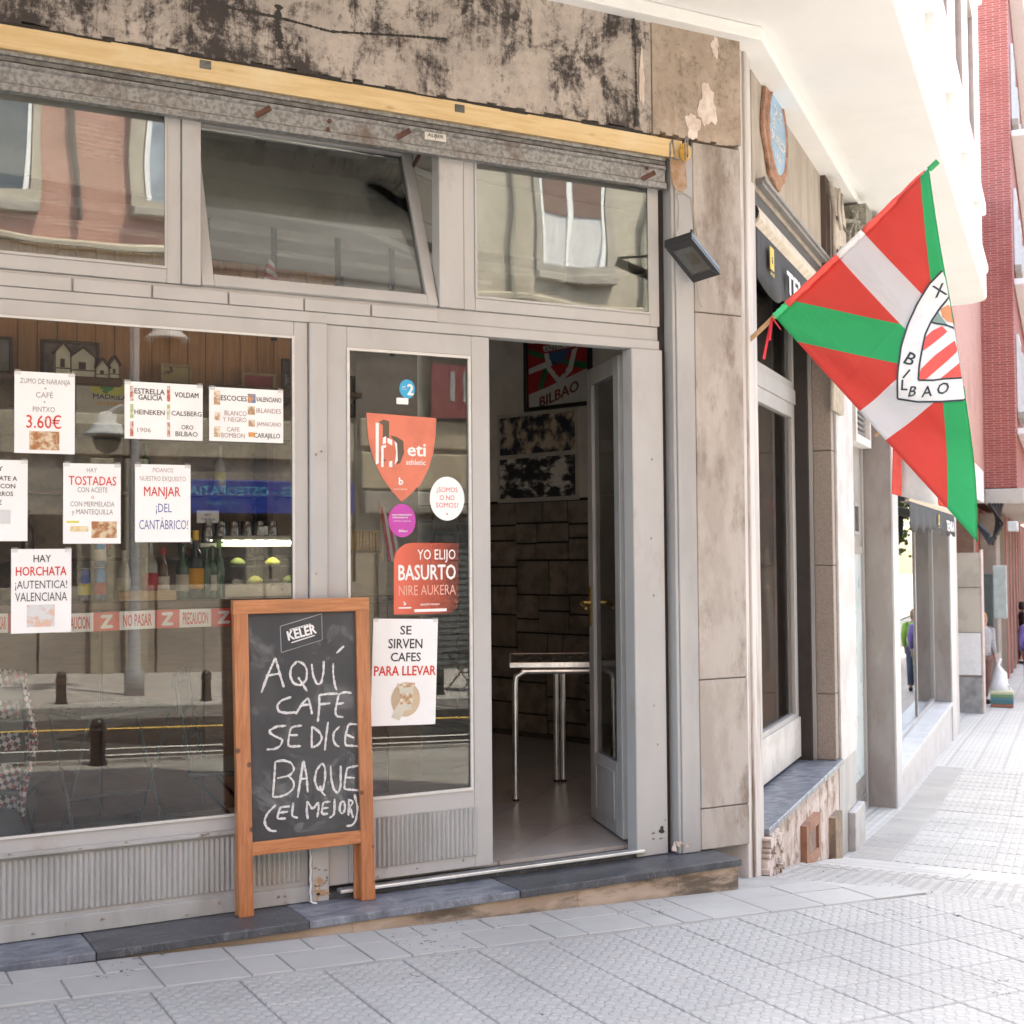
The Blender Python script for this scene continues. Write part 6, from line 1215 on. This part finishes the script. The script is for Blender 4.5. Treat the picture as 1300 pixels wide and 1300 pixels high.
for i in range(22):
    for j in range(5):
        s_ = 2.83+.15+.3*i; o = .05+.15+.3*j; p = PC+D2*s_+N2*o
        if inview(p.x, p.y, 20) and cnt['n'] < 295:
            def rib():
                m = cham(.2965, .2965)
                for k in range(5): y = -.12+.06*k; m.add([(-.14, y-.018, 0), (.14, y-.018, 0), (.14, y+.018, 0), (-.14, y+.018, 0), (-.138, y-.013, .004), (.138, y-.013, .004), (.138, y+.013, .004), (-.138, y+.013, .004)], [(4, 5, 6, 7), (0, 1, 5, 4), (1, 2, 6, 5), (2, 3, 7, 6), (3, 0, 4, 7)])
                return m.build('ribbed_tile', TPn, pv, local=True)
            put_tile('ribbed_tile', 'R', rib, p.x, p.y, RZ+(math.pi/2 if j == 0 else 0))
m = MB()
for x, y in rest:
    z = gz(x, y); m.add([(x-.1475, y-.1475, gz(x-.1475, y-.1475)), (x+.1475, y-.1475, gz(x+.1475, y-.1475)), (x+.1475, y+.1475, gz(x+.1475, y+.1475)), (x-.1475, y+.1475, gz(x-.1475, y+.1475))], [(0, 1, 2, 3)])
m.build('tiles_outside_view', CONCG, pv, kind='stuff')
# kerb, road, markings, far pavement
KERB = mat('granite_kerb', (.42, .41, .40), (.34, .33, .32), 40, .8, bump=.3, vary=.3)
def gstrip(name, x0, x1, y0, y1, dz, mt, label=None, h=None, n=24, parent=None):
    m = MB(); v = []
    for i in range(n+1):
        x = x0+(x1-x0)*i/n; v += [(x, y0, gz(x, y0)+dz), (x, y1, gz(x, y1)+dz)]
        if h: v += [(x, y0, gz(x, y0)+dz-h), (x, y1, gz(x, y1)+dz-h)]
    k = 4 if h else 2; f = [(k*i, k*i+k, k*i+k+1, k*i+1) for i in range(n)]
    if h: f += [(k*i, k*i+2, k*i+k+2, k*i+k) for i in range(n)]+[(k*i+1, k*i+k+1, k*i+k+3, k*i+3) for i in range(n)]
    return m.add(v, f).build(name, mt, parent, label, None, None, None if parent else 'structure')
ASPH = mat('asphalt', (.062, .062, .064), (.05, .05, .052), 60, .9, bump=.5, bs=200, dirt=(.085, .083, .08), dscale=1.2)
rd = gstrip('road', -60, 70, -4.79, -8.6, -.12, ASPH, 'asphalt road between the two pavements', n=90)
gstrip('kerb', -60, 9.0, -4.62, -4.80, .0, KERB, 'granite kerb of the near pavement', h=.2, n=90); gstrip('far_kerb', -60, 70, -8.6, -8.8, .0, KERB, 'granite kerb of the far pavement', h=.2, n=90)
MKW = flat('marking_white', (.7, .7, .68), .7); MKY = flat('marking_yellow', (.70, .46, .12), .7)
gstrip('yellow_line', -60, 70, -7.66, -7.78, -.115, MKY, 'yellow line along the far side of the road', n=60)
gstrip('white_line', -60, 70, -6.25, -6.33, -.115, MKW, 'outer white line on the road', n=60); gstrip('white_line', 2.2, 70, -5.86, -5.94, -.115, MKW, 'inner white line on the road', n=60)
def mixed(x): return 0
gstrip('far_pavement', -60, 70, -8.79, -13.1, .0, mat('far_pavement', (.44, .42, .40), (.38, .365, .35), 2, .8, bump=.2), 'sunlit pavement across the road', n=90)
sheet2('side_road', lin(-6, 120, 60), [4.2, 9.0], -.12, ASPH, 'asphalt of the side street'); sheet2('far_side_pavement', lin(2, 120, 60), [9.0, 12.1], .0, CONCG, 'pavement on the far side of the side street')
# ------------------------------------------------------------------ neighbours along the side street
def brick(name, c1, c2, mo, sc_=1.0, rot=None, bump=.5, vrot=(math.pi/2, 0, 0)):
    m, nt, b = newm(name); tc = nd(nt, 'TexCoord').outputs['Object']; s_ = nd(nt, 'SeparateXYZ', {0: tc})
    hx = ma(nt, 'ADD', s_.outputs[0], 0.0).outputs[0]; vec = nd(nt, 'CombineXYZ', {0: hx, 1: s_.outputs[2], 2: 0.0}).outputs[0]
    br = nd(nt, 'TexBrick', {'Vector': vec, 'Color1': (*c1, 1), 'Color2': (*c2, 1), 'Mortar': (*mo, 1), 'Scale': sc_*1.55, 'Mortar Size': .009, 'Brick Width': .26, 'Row Height': .075, 'Mortar Smooth': .2})
    col = mixc(nt, ma(nt, 'MULTIPLY', ramp(nt, noi(nt, tc, 1.1, 7), .48, .75), .5).outputs[0], br.outputs[0], tuple(x*.6 for x in c1)); nt.links.new(col, b.inputs['Base Color']); b.inputs['Roughness'].default_value = .85
    bp = nd(nt, 'Bump', {'Height': ma(nt, 'MULTIPLY', br.outputs[1], -1.0).outputs[0], 'Strength': bump, 'Distance': .01}); nt.links.new(bp.outputs[0], b.inputs['Normal']); return m
BRK = brick('red_brick', (.36, .085, .07), (.28, .06, .05), (.40, .24, .20)); BRK2 = brick('pink_brick', (.40, .20, .155), (.35, .165, .13), (.46, .33, .27)); BRKP = brick('pale_pink_brick', (.46, .22, .17), (.42, .19, .15), (.5, .34, .28))
STN = mat('limestone', (.40, .36, .29), (.34, .30, .24), 1.5, .85, bump=.2, dirt=(.30, .26, .21), dscale=1.2, dlo=.5, dhi=.8, stretch=(1, 1, .4)); STN2 = mat('grey_stone', (.34, .31, .27), (.27, .25, .22), 2, .85, bump=.25, dirt=(.16, .14, .12), dscale=1.5, dlo=.5, dhi=.75)
WFR = flat('window_frame_white', (.75, .75, .74)); PG = mat('dark_window_glass', (.035, .04, .045), None, 3, .05, spec=.9); PGB = mat('bright_window_glass', (.30, .34, .38), (.2, .22, .25), 3, .05, spec=.9); CRT = mat('curtain', (.6, .6, .6), (.4, .4, .4), 3, .9, stretch=(30, 1, 1)); SHT = mat('brown_blind', (.16, .09, .07), (.11, .06, .05), 3, .7, stretch=(1, 1, 30))
def win(T, x0, x1, z0, z1, y, parent, frame=WFR, pane=PG, sill=None, blind=0, dirn=-1, surround=None):
    e = .05*dirn
    f = MB(T).frame(x0, x1, z0, z1, .06, y, y+e).box((x0+x1)/2-.03, (x0+x1)/2+.03, y, y+e*.9, z0+.06, z1-.06).build('window', frame, parent)
    MB(T).box(x0+.06, x1-.06, y+e*.2, y+e*.4, z0+.06, z1-.06).build('pane', pane, f)
    if blind: MB(T).box(x0+.06, x1-.06, y+e*.5, y+e*.75, z1-.06-(z1-z0)*blind, z1-.06).build('blind', SHT, f)
    if sill: MB(T).box(x0-.15, x1+.15, y, y+.14*dirn, z0-.14, z0-.005).build('sill', sill, f, bevel=.01)
    if surround: MB(T).frame(x0-.16, x1+.16, z0-.01, z1+.2, .14, y-.001*dirn, y+.07*dirn).build('surround', surround, f)
    return f
pb = thing('pale_building', 'pale narrow building with cream ground-floor pier between the corner house and the brick one', 'building', tuple((PC+D2*13.3)[:2])+(-1.2,))
MB(T2).box(13.22, 20.9, .62, 7, -1.8, 2.9).build('recess_wall', STN2, pb)
MB(T2).box(13.22, 21.6, -.001, 7, 2.9, 8.4).build('upper_wall', BRKP, pb)
MB(T2).box(13.22, 20.9, -.03, .62, 2.3, 2.92).build('fascia', SKYW, pb, bevel=.01)
TILC = mat('cream_tile', (.52, .46, .38), None, 3, .4, vary=.12); 
pr = MB(T2).box(17.8, 18.3, -.10, .6, -2, 1.35).build('pier', STN2, pb)
zz = [1.35, .72, .10, -.50]
zz = [1.35, .75, -.02, -.75]
for i in range(3): MB(T2).box(17.765, 17.7995, -.09, .58, zz[i+1]+.006, zz[i]-.006).build('tile', (TILC, TILC, SKYW)[i], pr, bevel=.004)
MB(T2).box(17.76, 17.7995, -.10, .60, -1.9, -.78).build('base_slab', mat('rough_grey', (.36, .35, .34), (.28, .27, .26), 6, .9, bump=.4, dirt=(.2, .19, .18), dscale=3), pr)
MB(T2).box(17.79, 18.35, -.125, -.101, -2, 1.4).build('edge_trim', mat('pinkish_trim', (.62, .50, .45)), pr)
MB(T2).box(13.25, 13.7, -.015, .5, -1.8, 2.3).build('pier', TRIM, pb)
MB(T2).box(19.6, 20.2, .1, .6, -2, 2.2).build('brown_jamb', mat('brown_jamb', (.20, .11, .08)), pb)
MB(T2).box(13.8, 17.7, .5, .55, -2, 2.2).build('shop_door', dkp, pb)
bb_ = thing('brick_building', 'tall red brick building with a projecting bay over the side street', 'building', tuple((PC+D2*21.6)[:2])+(-1.6,))
MB(T2).box(21.6, 60, -.02, 9, 2.62, 17).build('wall', BRKP, bb_)
MB(T2).box(21.58, 40, -.61, -.0, 2.62, 17).build('brick_bay', BRK, bb_)
MB(T2).box(21.5, 40.1, -.74, .0, 2.30, 2.60).build('bay_slab', mat('bay_concrete', (.52, .47, .41), None, 3, .8, dirt=(.3, .26, .22), dscale=3), bb_, bevel=.02)
for z in (4.2, 7.2, 10.2, 13.2):
    for s_ in (22.6, 25.4, 28.2, 31, 34): win(T2, s_, s_+1.5, z, z+1.6, -.62, bb_, frame=WFR, pane=PG, sill=STN)
    MB(T2).box(22, 39, -.9, -.62, z-.5, z-.38).build('balcony_rail', SKYW, bb_, bevel=.01)
MB(T2).box(20.95, 60, .25, 5, -3.4, 2.3).build('ground_floor_wall', BRK, bb_)
MB(T2).box(24.0, 25.6, -.10, .25, -2.6, 2.2).build('stone_pier', STN2, bb_, bevel=.02)
for k in range(11):
    s_ = 28.5+2.4*k; MB(T2).box(s_, s_+.8, -.12, .25, -4, 2.25).build('brick_pier', BRK, bb_); MB(T2).box(s_-.06, s_, -.10, .25, -4, 2.25).build('pier_trim', STN, bb_)
mbx = thing('meter_box', 'dark green electric meter box fixed high on the pier past the cream tiles', 'meter box', tuple((PC+D2*20.9)[:2])+(.3,))
MB(T2).box(20.35, 20.6, -.18, .24, -.15, .95).build('box_body', mat('meter_green', (.06, .075, .07)), mbx, bevel=.02); MB(T2).box(20.33, 20.349, -.15, .2, -.1, .9).build('door_panel', mat('meter_green2', (.08, .095, .09)), mbx); MB(T2).box(20.40, 20.62, -.42, -.181, .1, 1.1).build('side_cover', mat('pale_cover', (.45, .5, .48)), mbx, bevel=.01)
dcb = thing('dark_cables', 'black coiled cables under the brick bay', 'cables', tuple((PC+D2*21.2+N2*.2)[:2])+(1.9,))
m = MB(T2)
for k in range(5): m.tube([(21+.05*k, -.1-.06*k, 2.3), (21.1, -.35+.05*k, 1.9-.1*k), (21, -.1, 1.5+.05*k), (21.1, .1, 1.9)], .035, 5)
m.build('cable', BLACKM, dcb)
vb = flat('camera_white', (.6, .6, .58)); MB(T2).box(21.2, 21.7, -.62, -.42, 1.75, 1.95).build('camera_body', vb, dcb, bevel=.02)
# opposite side of the side street (seen only in reflections)
T2F = T2 @ Matrix.Translation((0, -12.1, 0)) 
specs = [(6, 22, 10, SKYW, 'white rendered house on the far side of the side street'), (22.05, 40, 13, BRKP, 'pink brick house on the far side of the side street'), (40.05, 62, 11, STN, 'limestone house on the far side of the side street'), (62.05, 90, 14, SKYW, 'white apartment house far down the side street')]
for a, b, h, mt, lb in specs:
    t = thing('house', lb, 'building', tuple((PC+D2*a+N2*12.1)[:2])+(gs(a, 12),)); MB(T2F).box(a, b, -8, 0, -5, h).build('wall', mt, t)
    MB(T2F).box(a, b, -8.2, .2, h, h+.3).build('cornice', SKYW, t)
    nx = int((b-a)/3)
    for k in range(nx):
        for z in range(int((h-2)/3)): win(T2F, a+.9+3*k, a+2.3+3*k, 1.9+3*z, 3.5+3*z, .0, t, dirn=1, pane=PG, sill=STN)
# ------------------------------------------------------------------ across the main street
TO = Matrix.Translation((0, -13.1, 0))
ob = thing('brick_house', 'pink brick house with a stone ground floor across the main street', 'building', (0, -13.1, -.1))
MB(TO).box(-14, 7.2, -8, 0, -1.2, 4.9).build('ground_floor_wall', STN2, ob)
MB(TO).box(-14, 7.2, -8, .05, 4.9, 5.5).build('stone_band', STN, ob); MB(TO).box(-14, 7.2, -8, .14, 5.5, 5.62).build('string_course', STN, ob, bevel=.03)
MB(TO).box(-14, 7.2, -8, -.03, 5.62, 14.6).build('brick_wall', BRK2, ob); MB(TO).box(-14.2, 7.3, -8, .4, 14.6, 15.0).build('cornice', STN, ob, bevel=.05)
for a in (-9.5, -6.6, -3.7, -.8, 1.50, 4.15):
    win(TO, a, a+1.10, 9.6, 11.3, -.03, ob, dirn=1, pane=PG, sill=STN2, surround=STN, blind=.4)
    win(TO, a, a+1.10, 6.12, 7.9, -.03, ob, dirn=1, pane=(PGB if a > 3 else PG), sill=STN2, surround=STN, blind=.3 if a < 0 else 0)
MB(TO).tube([(3.35, .06, 10.1), (3.33, .06, 8), (3.36, .06, 6.2), (3.42, .06, 5.9)], .05, 6).build('drainpipe', mat('old_pipe', (.10, .08, .07)), ob)
for k in range(14): a = -13.9+1.52*k; MB(TO).box(a, a+1.49, .0, .06, -.9, 1.0).build('plinth_stone', STN2, ob, bevel=.012)
MB(TO).box(-14, 7.2, .001, .05, 3.38, 4.88).build('recess_shade', mat('recess_shade', (.07, .05, .04), (.04, .03, .03), 2, .7), ob)  # flat dark brown strip, its colour standing for a shadowed recess
for z in (2.75,): MB(TO).box(-14, 7.2, 0, .08, z, z+.55).build('stone_course', STN, ob, bevel=.015)
for a, b in ((4.2, 6.7), (.6, 3.3), (-3, 0)): MB(TO).box(a, b, .001, .03, .05, 1.95).build('shopfront_recess', mat('dark_shop', (.04, .04, .045), None, 3, .2), ob)
for x in (3.6, 4.05, 6.9): MB(TO).box(x-.15, x+.15, .03, .16, -.8, 2.7).build('stone_pilaster', STN, ob, bevel=.01)
sg = thing('shop_sign', 'long blue fascia sign reading MASAJES OSTEOPATIA, seen mirrored in the big window', 'shop sign', (5.5, -13, 2.05))
MB(TO).box(4.55, 7.15, .09, .19, 1.98, 2.44).build('sign_board', flat('sign_blue', (.015, .05, .34), .4), sg, bevel=.01)
m = MB(TO); m.text('MASAJES - OSTEOPATIA', lambda u, v: (5.75-u, .1925, 2.29+v), cap=.12, w=2.0, bold=.02); m.text('Y FISIOTERAPIA', lambda u, v: (5.2-u, .1925, 2.12+v), cap=.045, w=.5); m.build('lettering', flat('sign_cyan', (.10, .42, .62)), sg)
sb = thing('stone_house', 'limestone house with shuttered shop across the main street, right of the brick one', 'building', (7.25, -13.1, -.4))
MB(TO).box(7.25, 22, -8, 0, -2, 14.8).build('wall', STN, sb); MB(TO).box(7.2, 22.2, -8, .5, 14.8, 15.2).build('cornice', STN, sb, bevel=.05)
for z in (4.4, 5.3): MB(TO).box(7.25, 22, .0, .12, z, z+.16).build('string_course', STN, sb, bevel=.03)
for a, pn in ((7.6, PG), (10.45, CRT), (13.3, PG), (16.2, PG)): win(TO, a, a+1.1, 6.0, 7.55, .0, sb, dirn=1, pane=pn, sill=STN2, surround=STN2, blind=.42)
MB(TO).tube([(9.75, .08, 10.8), (9.73, .08, 8), (9.78, .08, 5.2)], .05, 6).tube([(12.25, .08, 10.8), (12.27, .08, 5.2)], .05, 6).build('drainpipe', mat('pale_pipe', (.3, .28, .22)), sb)
for a, b in ((7.7, 10.9), (11.6, 14.8)):
    fr_ = MB(TO).frame(a-.12, b+.12, -.7, 1.95, .12, .0, .08).build('shutter_frame', dkp, sb)
    for k in range(26): z = -.55+.093*k; MB(TO).box(a, b, .01, .035, z, z+.07).build('shutter_slat', mat('shutter_blue_grey', (.13, .15, .16)) if k == 0 and a < 8 else bpy.data.materials['shutter_blue_grey'], fr_)
MB(TO).box(7.25, 22, .001, .05, 3.42, 4.38).build('recess_shade', bpy.data.materials['recess_shade'], sb)  # the painted recess shade carried on across this house
MB(TO).box(7.3, 15, .0, .25, 2.0, 2.32).build('canopy', STN2, sb, bevel=.02); MB(TO).box(7.3, 15, .0, .14, 2.36, 2.9).box(7.3, 15, 0, .1, 2.98, 3.4).build('stone_band', mat('warm_band', (.50, .42, .30)), sb, bevel=.02)
rs = thing('red_sign', 'dark red fascia with faint grey bars high across the main street', 'shop sign', (9, -13, 3.5)); MB(TO).box(8.4, 10.6, .13, .2, 3.45, 4.25).build('sign_board', flat('sign_darkred', (.22, .015, .03)), rs)
for k in range(7): MB(TO).box(8.7+.22*k, 8.78+.22*k, .2, .215, 3.7, 4.15).build('bar', flat('bar_grey', (.35, .35, .36)) if k == 0 else bpy.data.materials['bar_grey'], rs)
# bollards, lamp post, terrace chairs
bo = thing('bollard', 'black iron bollard standing on the near kerb edge, nearest to the camera', 'bollard', (1.9, -4.55, gz(1.9, -4.55)), 'street bollards')
bo.scale = (.62,)*3
MB().lathe([(.10, 0), (.105, .02), (.085, .05), (.08, .36), (.10, .38), (.10, .405), (.075, .42), (.085, .45), (.07, .50), (.03, .53), (.005, .535)], n=18).build('post', mat('bollard_iron', (.025, .025, .027), None, 8, .4), bo, smooth=True, local=True)
for x, y, lb in ((-1.6, -4.55, 'black bollard on the near kerb behind the photographer'), (2.41, -9.0, 'bollard on the far pavement left of the lamp post, seen in the window'), (3.9, -9.0, 'bollard on the far pavement right of the lamp post, seen in the window'), (6.7, -9.08, 'bollard on the far pavement beside the terrace chairs, seen in the door glass'), (.6, -9.0, 'bollard far left on the opposite pavement'), (5.3, -9.0, 'bollard between the lamp post and the terrace chairs')):
    dup(bo, (x, y, gz(x, y)), 0, lb, scale=.62)
lp = thing('street_lamp', 'grey twin-headed street lamp on the far pavement, mirrored in the big window', 'street lamp', (3.32, -9.8, gz(3.32, -9.8)))
LG_ = mat('lamp_grey', (.42, .43, .45), None, 4, .4)
MB().lathe([(.11, 0), (.11, .25), (.07, .32), (.06, 2), (.05, 4.6), (.01, 4.75)], n=14).build('pole', LG_, lp, smooth=True, local=True)
for sx, h in ((1, 3.95), (-1, 2.85)):
    x = sx*(.36 if sx > 0 else .30); MB().tube([(0, 0, h+.22), (x*.5, 0, h+.34), (x, 0, h+.25)], .025, 8).build('arm', LG_, lp, local=True)
    q = MB().lathe([(.26, 0), (.24, .03), (.17, .08), (.16, .13), (.10, .15), (.11, .23), (.03, .27)], (x, 0, h), 20).build('lamp_hood', mat('hood_white', (.62, .63, .64)), lp, smooth=True, local=True); MB().lathe([(.02, -.2), (.11, -.15), (.15, -.05), (.15, 0)], (x, 0, h), 16).build('globe', mat('globe_smoke', (.16, .15, .13), None, 3, .2), q, smooth=True, local=True)
for x, y, rz, lb in ((6.35, -9.6, .3, 'black tubular terrace chair across the street, left one in the door reflection'), (7.3, -9.5, -.5, 'black tubular terrace chair across the street, right one in the door reflection')):
    t = folding('terrace_chair', lb, 'chair', x, y, rz, .46, BLACKM, True, 'terrace chairs across the street', gz(x, y))
# ------------------------------------------------------------------ people
SKIN = mat('skin', (.52, .32, .24), None, 5, .55)
def person(lb, loc, rz, shirt, trousers, hair, pose='stand', hairc=(.05, .03, .02), h=1.7, skirt=False):
    t = thing('person', lb, 'person', loc, None, rz); k = h/1.72
    arm = {'stand': [((-.19, 0, 1.42), (-.24, .03, 1.16), (-.22, -.08, .93), (-.21, -.12, .84)), ((.19, 0, 1.42), (.24, .03, 1.16), (.23, -.06, .92), (.22, -.09, .83))],
           'carry': [((-.19, 0, 1.42), (-.27, -.12, 1.18), (-.30, -.32, 1.02), (-.31, -.38, .96)), ((.19, 0, 1.42), (.24, .03, 1.16), (.22, -.08, .93), (.21, -.12, .84))]}[pose]
    V = [(0, 0, .95), (0, .01, 1.15), (0, .0, 1.36), (0, -.01, 1.50), (0, -.02, 1.58), (0, -.02, 1.70), (-.09, 0, .88), (-.11, -.05, .50), (-.11, .02, .09), (-.11, -.11, .04), (.09, 0, .88), (.11, .06, .50), (.12, .16, .10), (.12, .05, .04)]
    rad = [(.155, .11), (.14, .10), (.17, .11), (.06, .06), (.075, .085), (.07, .08), (.095, .095), (.06, .065), (.042, .045), (.035, .03), (.095, .095), (.06, .065), (.042, .045), (.035, .03)]
    E_ = [(0, 1), (1, 2), (2, 3), (3, 4), (4, 5), (0, 6), (6, 7), (7, 8), (8, 9), (0, 10), (10, 11), (11, 12), (12, 13)]
    for A_ in arm:
        b0 = len(V); V += A_; rad += [(.06, .06), (.045, .045), (.032, .032), (.03, .02)]; E_ += [(2, b0), (b0, b0+1), (b0+1, b0+2), (b0+2, b0+3)]
        hnd = Vector(A_[3])
        for q in range(4): b1 = len(V); V.append(tuple(hnd+Vector((.012*(q-1.5), -.02, -.06-.006*(q in (1, 2)))))); rad.append((.009, .009)); E_.append((b0+3, b1))
        b1 = len(V); V.append(tuple(hnd+Vector((.03 if A_[0][0] < 0 else -.03, -.02, -.025)))); rad.append((.010, .010)); E_.append((b0+3, b1))
    me = bpy.data.meshes.new('body'); me.from_pydata([tuple(c*k for c in v) for v in V], E_, []); o = bpy.data.objects.new('body', me); COL.objects.link(o); o.parent = t
    sk = o.modifiers.new('skin', 'SKIN'); 
    for i, r in enumerate(rad): me.skin_vertices[0].data[i].radius = (r[0]*k, r[1]*k)
    me.skin_vertices[0].data[0].use_root = True; ss = o.modifiers.new('sub', 'SUBSURF'); ss.levels = 1; ss.render_levels = 1; me.materials.append(SKIN)
    sm = MB(); sm.lathe([(.175, .93), (.165, 1.05), (.175, 1.2), (.20, 1.36), (.17, 1.45), (.07, 1.49)], n=16); q = sm.build('shirt', shirt, t, smooth=True, local=True); q.data.transform(Matrix.Diagonal((k, k*.68, k, 1)))
    m = MB()
    for A_ in arm: m.tube([Vector(A_[0])+Vector((-.04 if A_[0][0] > 0 else .04, 0, 0)), A_[0], A_[1], Vector(A_[1]).lerp(Vector(A_[2]), .8)], [.085, .075, .06, .05], 10)
    q = m.build('sleeves', shirt, t, smooth=True, local=True); q.data.transform(Matrix.Scale(k, 4))
    m = MB().tube([(-.08, 0, .95), (-.09, -.01, .82), (-.11, -.05, .5), (-.11, .015, .13)], [.13, .115, .08, .065], 12).tube([(.08, 0, .95), (.09, .01, .82), (.11, .06, .5), (.12, .15, .14)], [.13, .115, .08, .065], 12)
    q = m.build('trousers', trousers, t, smooth=True, local=True); q.data.transform(Matrix.Scale(k, 4))
    m = MB().box(-.155, -.07, -.17, .07, .0, .09).box(.075, .165, -.02, .22, .0, .09); q = m.build('shoes', BLACKM, t, bevel=.03, seg=2, local=True); q.data.transform(Matrix.Scale(k, 4))
    m = MB().lathe([(.01, 1.775), (.07, 1.765), (.10, 1.70), (.105, 1.62), (.09, 1.55), (.06, 1.53)], (0, .015, 0), 14); q = m.build('hair', flat('hair_'+str(int(hairc[0]*1000)), hairc), t, smooth=True, local=True)
    q.data.transform(Matrix.Scale(k, 4)); 
    for v in q.data.vertices:
        if v.co.y < -.06 and v.co.z < 1.70*k: v.co.y *= .45
    m = MB().lathe([(.004, -.02), (.014, 0), (.006, .03)], (0, -.105, 1.61), 6).box(-.035, -.02, -.1, -.09, 1.635, 1.645).box(.02, .035, -.1, -.09, 1.635, 1.645).box(-.022, .022, -.096, -.088, 1.565, 1.572); q = m.build('face_features', SKIN, t, local=True); q.data.transform(Matrix.Scale(k, 4))
    return t
def pos2(s_, o): p = PC+D2*s_+N2*o; return (p.x, p.y, gz(p.x, p.y)-.006)
GRK = mat('grey_knit', (.42, .41, .42), (.3, .29, .3), 40, .9); DRK = flat('dark_cloth', (.035, .02, .025)); JN = flat('jeans', (.05, .08, .14)); PUR = flat('purple_cloth', (.18, .14, .42)); OLV = mat('olive_pattern', (.25, .3, .12), (.05, .08, .2), 18)
person('person with ginger hair in a grey top stepping out of a doorway with shopping bags', pos2(20.0, .0), RZ-.9, GRK, mat('brown_trousers', (.2, .10, .08)), 'x', 'carry', (.45, .24, .10), 1.66)
person('person in dark red-brown clothes at the right edge far down the pavement', pos2(36, .27), RZ+.2, DRK, DRK, 'x', 'stand', (.02, .01, .01), 1.8)
person('person in a purple shirt walking down the side street, mirrored in the shop window', pos2(22.2, .84), RZ+1.5, PUR, OLV, 'x', 'stand', (.12, .08, .06), 1.7)
person('person in jeans walking beside the purple-shirted one, mirrored in the shop window', pos2(23.4, 1.1), RZ+1.5, LG, JN, 'x', 'stand', (.3, .2, .1), 1.72)
wb = thing('plastic_bag', 'white plastic carrier bag hanging above the coloured shopping bag', 'bag', pos2(19.6, .30)[:2]+(gs(19.6, .3)+.25,))
q = MB(); 
for i in range(10): pass
q.lathe([(.03, .62), (.035, .5), (.10, .36), (.17, .18), (.19, .05), (.12, .0), (.01, -.01)], n=14); q = q.build('bag_body', flat('plastic_white', (.8, .8, .8)), wb, smooth=True, local=True)
for v in q.data.vertices: v.co += Vector((.02*math.sin(v.co.z*21+v.co.x*9), .02*math.sin(v.co.z*17+v.co.y*12), 0))
MB().tube([(-.02, 0, .6), (-.04, 0, .72), (.03, 0, .72), (.02, 0, .6)], .008, 5).build('handle', LOGOW, wb, local=True)
sbg = thing('shopping_bag', 'teal, green and red striped shopping bag standing on the pavement by the doorway', 'bag', pos2(19.5, .34), rotz=RZ); sbg.scale = (.78,)*3
cols = [flat('bag_red', (.36, .14, .09)), flat('bag_teal', (.07, .18, .20)), flat('bag_blue', (.10, .22, .26)), flat('bag_green', (.18, .30, .15)), flat('bag_pale', (.6, .6, .4))]
for k in range(5): MB().box(-.14, .14, -.25, .25, .012+.075*k, .0868+.075*k).build('stripe', cols[k], sbg, bevel=.01, local=True)
for y in (-.12, .12): MB().tube([(0, y-.05, .38), (0, y-.04, .50), (0, y+.04, .50), (0, y+.05, .38)], .01, 5).build('handle', cols[3], sbg, local=True)
# ------------------------------------------------------------------ street tree, far down the side street (reflected)
def tree(x, y, lb):
    z = gz(x, y); t = thing('street_tree', lb, 'tree', (x, y, z)); BK = mat('bark', (.12, .09, .07), None, 8, .9)
    m = MB().tube([(0, 0, -.1), (.05, 0, 1.2), (0, .05, 2.4), (.1, 0, 3.8)], [.16, .12, .10, .05], 8)
    for k in range(7): a = k*.9; m.tube([(.02, .02, 2.1+.2*k), (math.cos(a)*.8, math.sin(a)*.8, 3.0+.25*k), (math.cos(a)*1.3, math.sin(a)*1.3, 3.7+.25*k)], [.05, .03, .01], 5)
    m.build('trunk', BK, t, local=True); m = MB()
    for k in range(2600):
        c = RND.choice([(0, 0, 4.2, 1.5), (.9, .3, 3.7, .9), (-.8, -.4, 3.9, 1.0), (.2, -.9, 4.6, .9), (-.3, .8, 5.1, .8)]); u = Vector((RND.gauss(0, 1), RND.gauss(0, 1), RND.gauss(0, 1))).normalized()*c[3]*RND.random()**.4
        p = Vector(c[:3])+u; a = Vector((RND.gauss(0, 1), RND.gauss(0, 1), RND.gauss(0, 1))).normalized()*.09; b = a.cross(Vector((RND.gauss(0, 1), RND.gauss(0, 1), .3))).normalized()*.06; m.add([p-a, p+b, p+a, p-b], [(0, 1, 2, 3)])
    m.build('crown', mat('leaf', (.07, .13, .03), (.11, .17, .04), 3, .6), t, local=True, kind='stuff')
pp_ = pos2(34, 3.4); tree(pp_[0], pp_[1], 'leafy street tree on the side street pavement, mirrored in the shop glass')
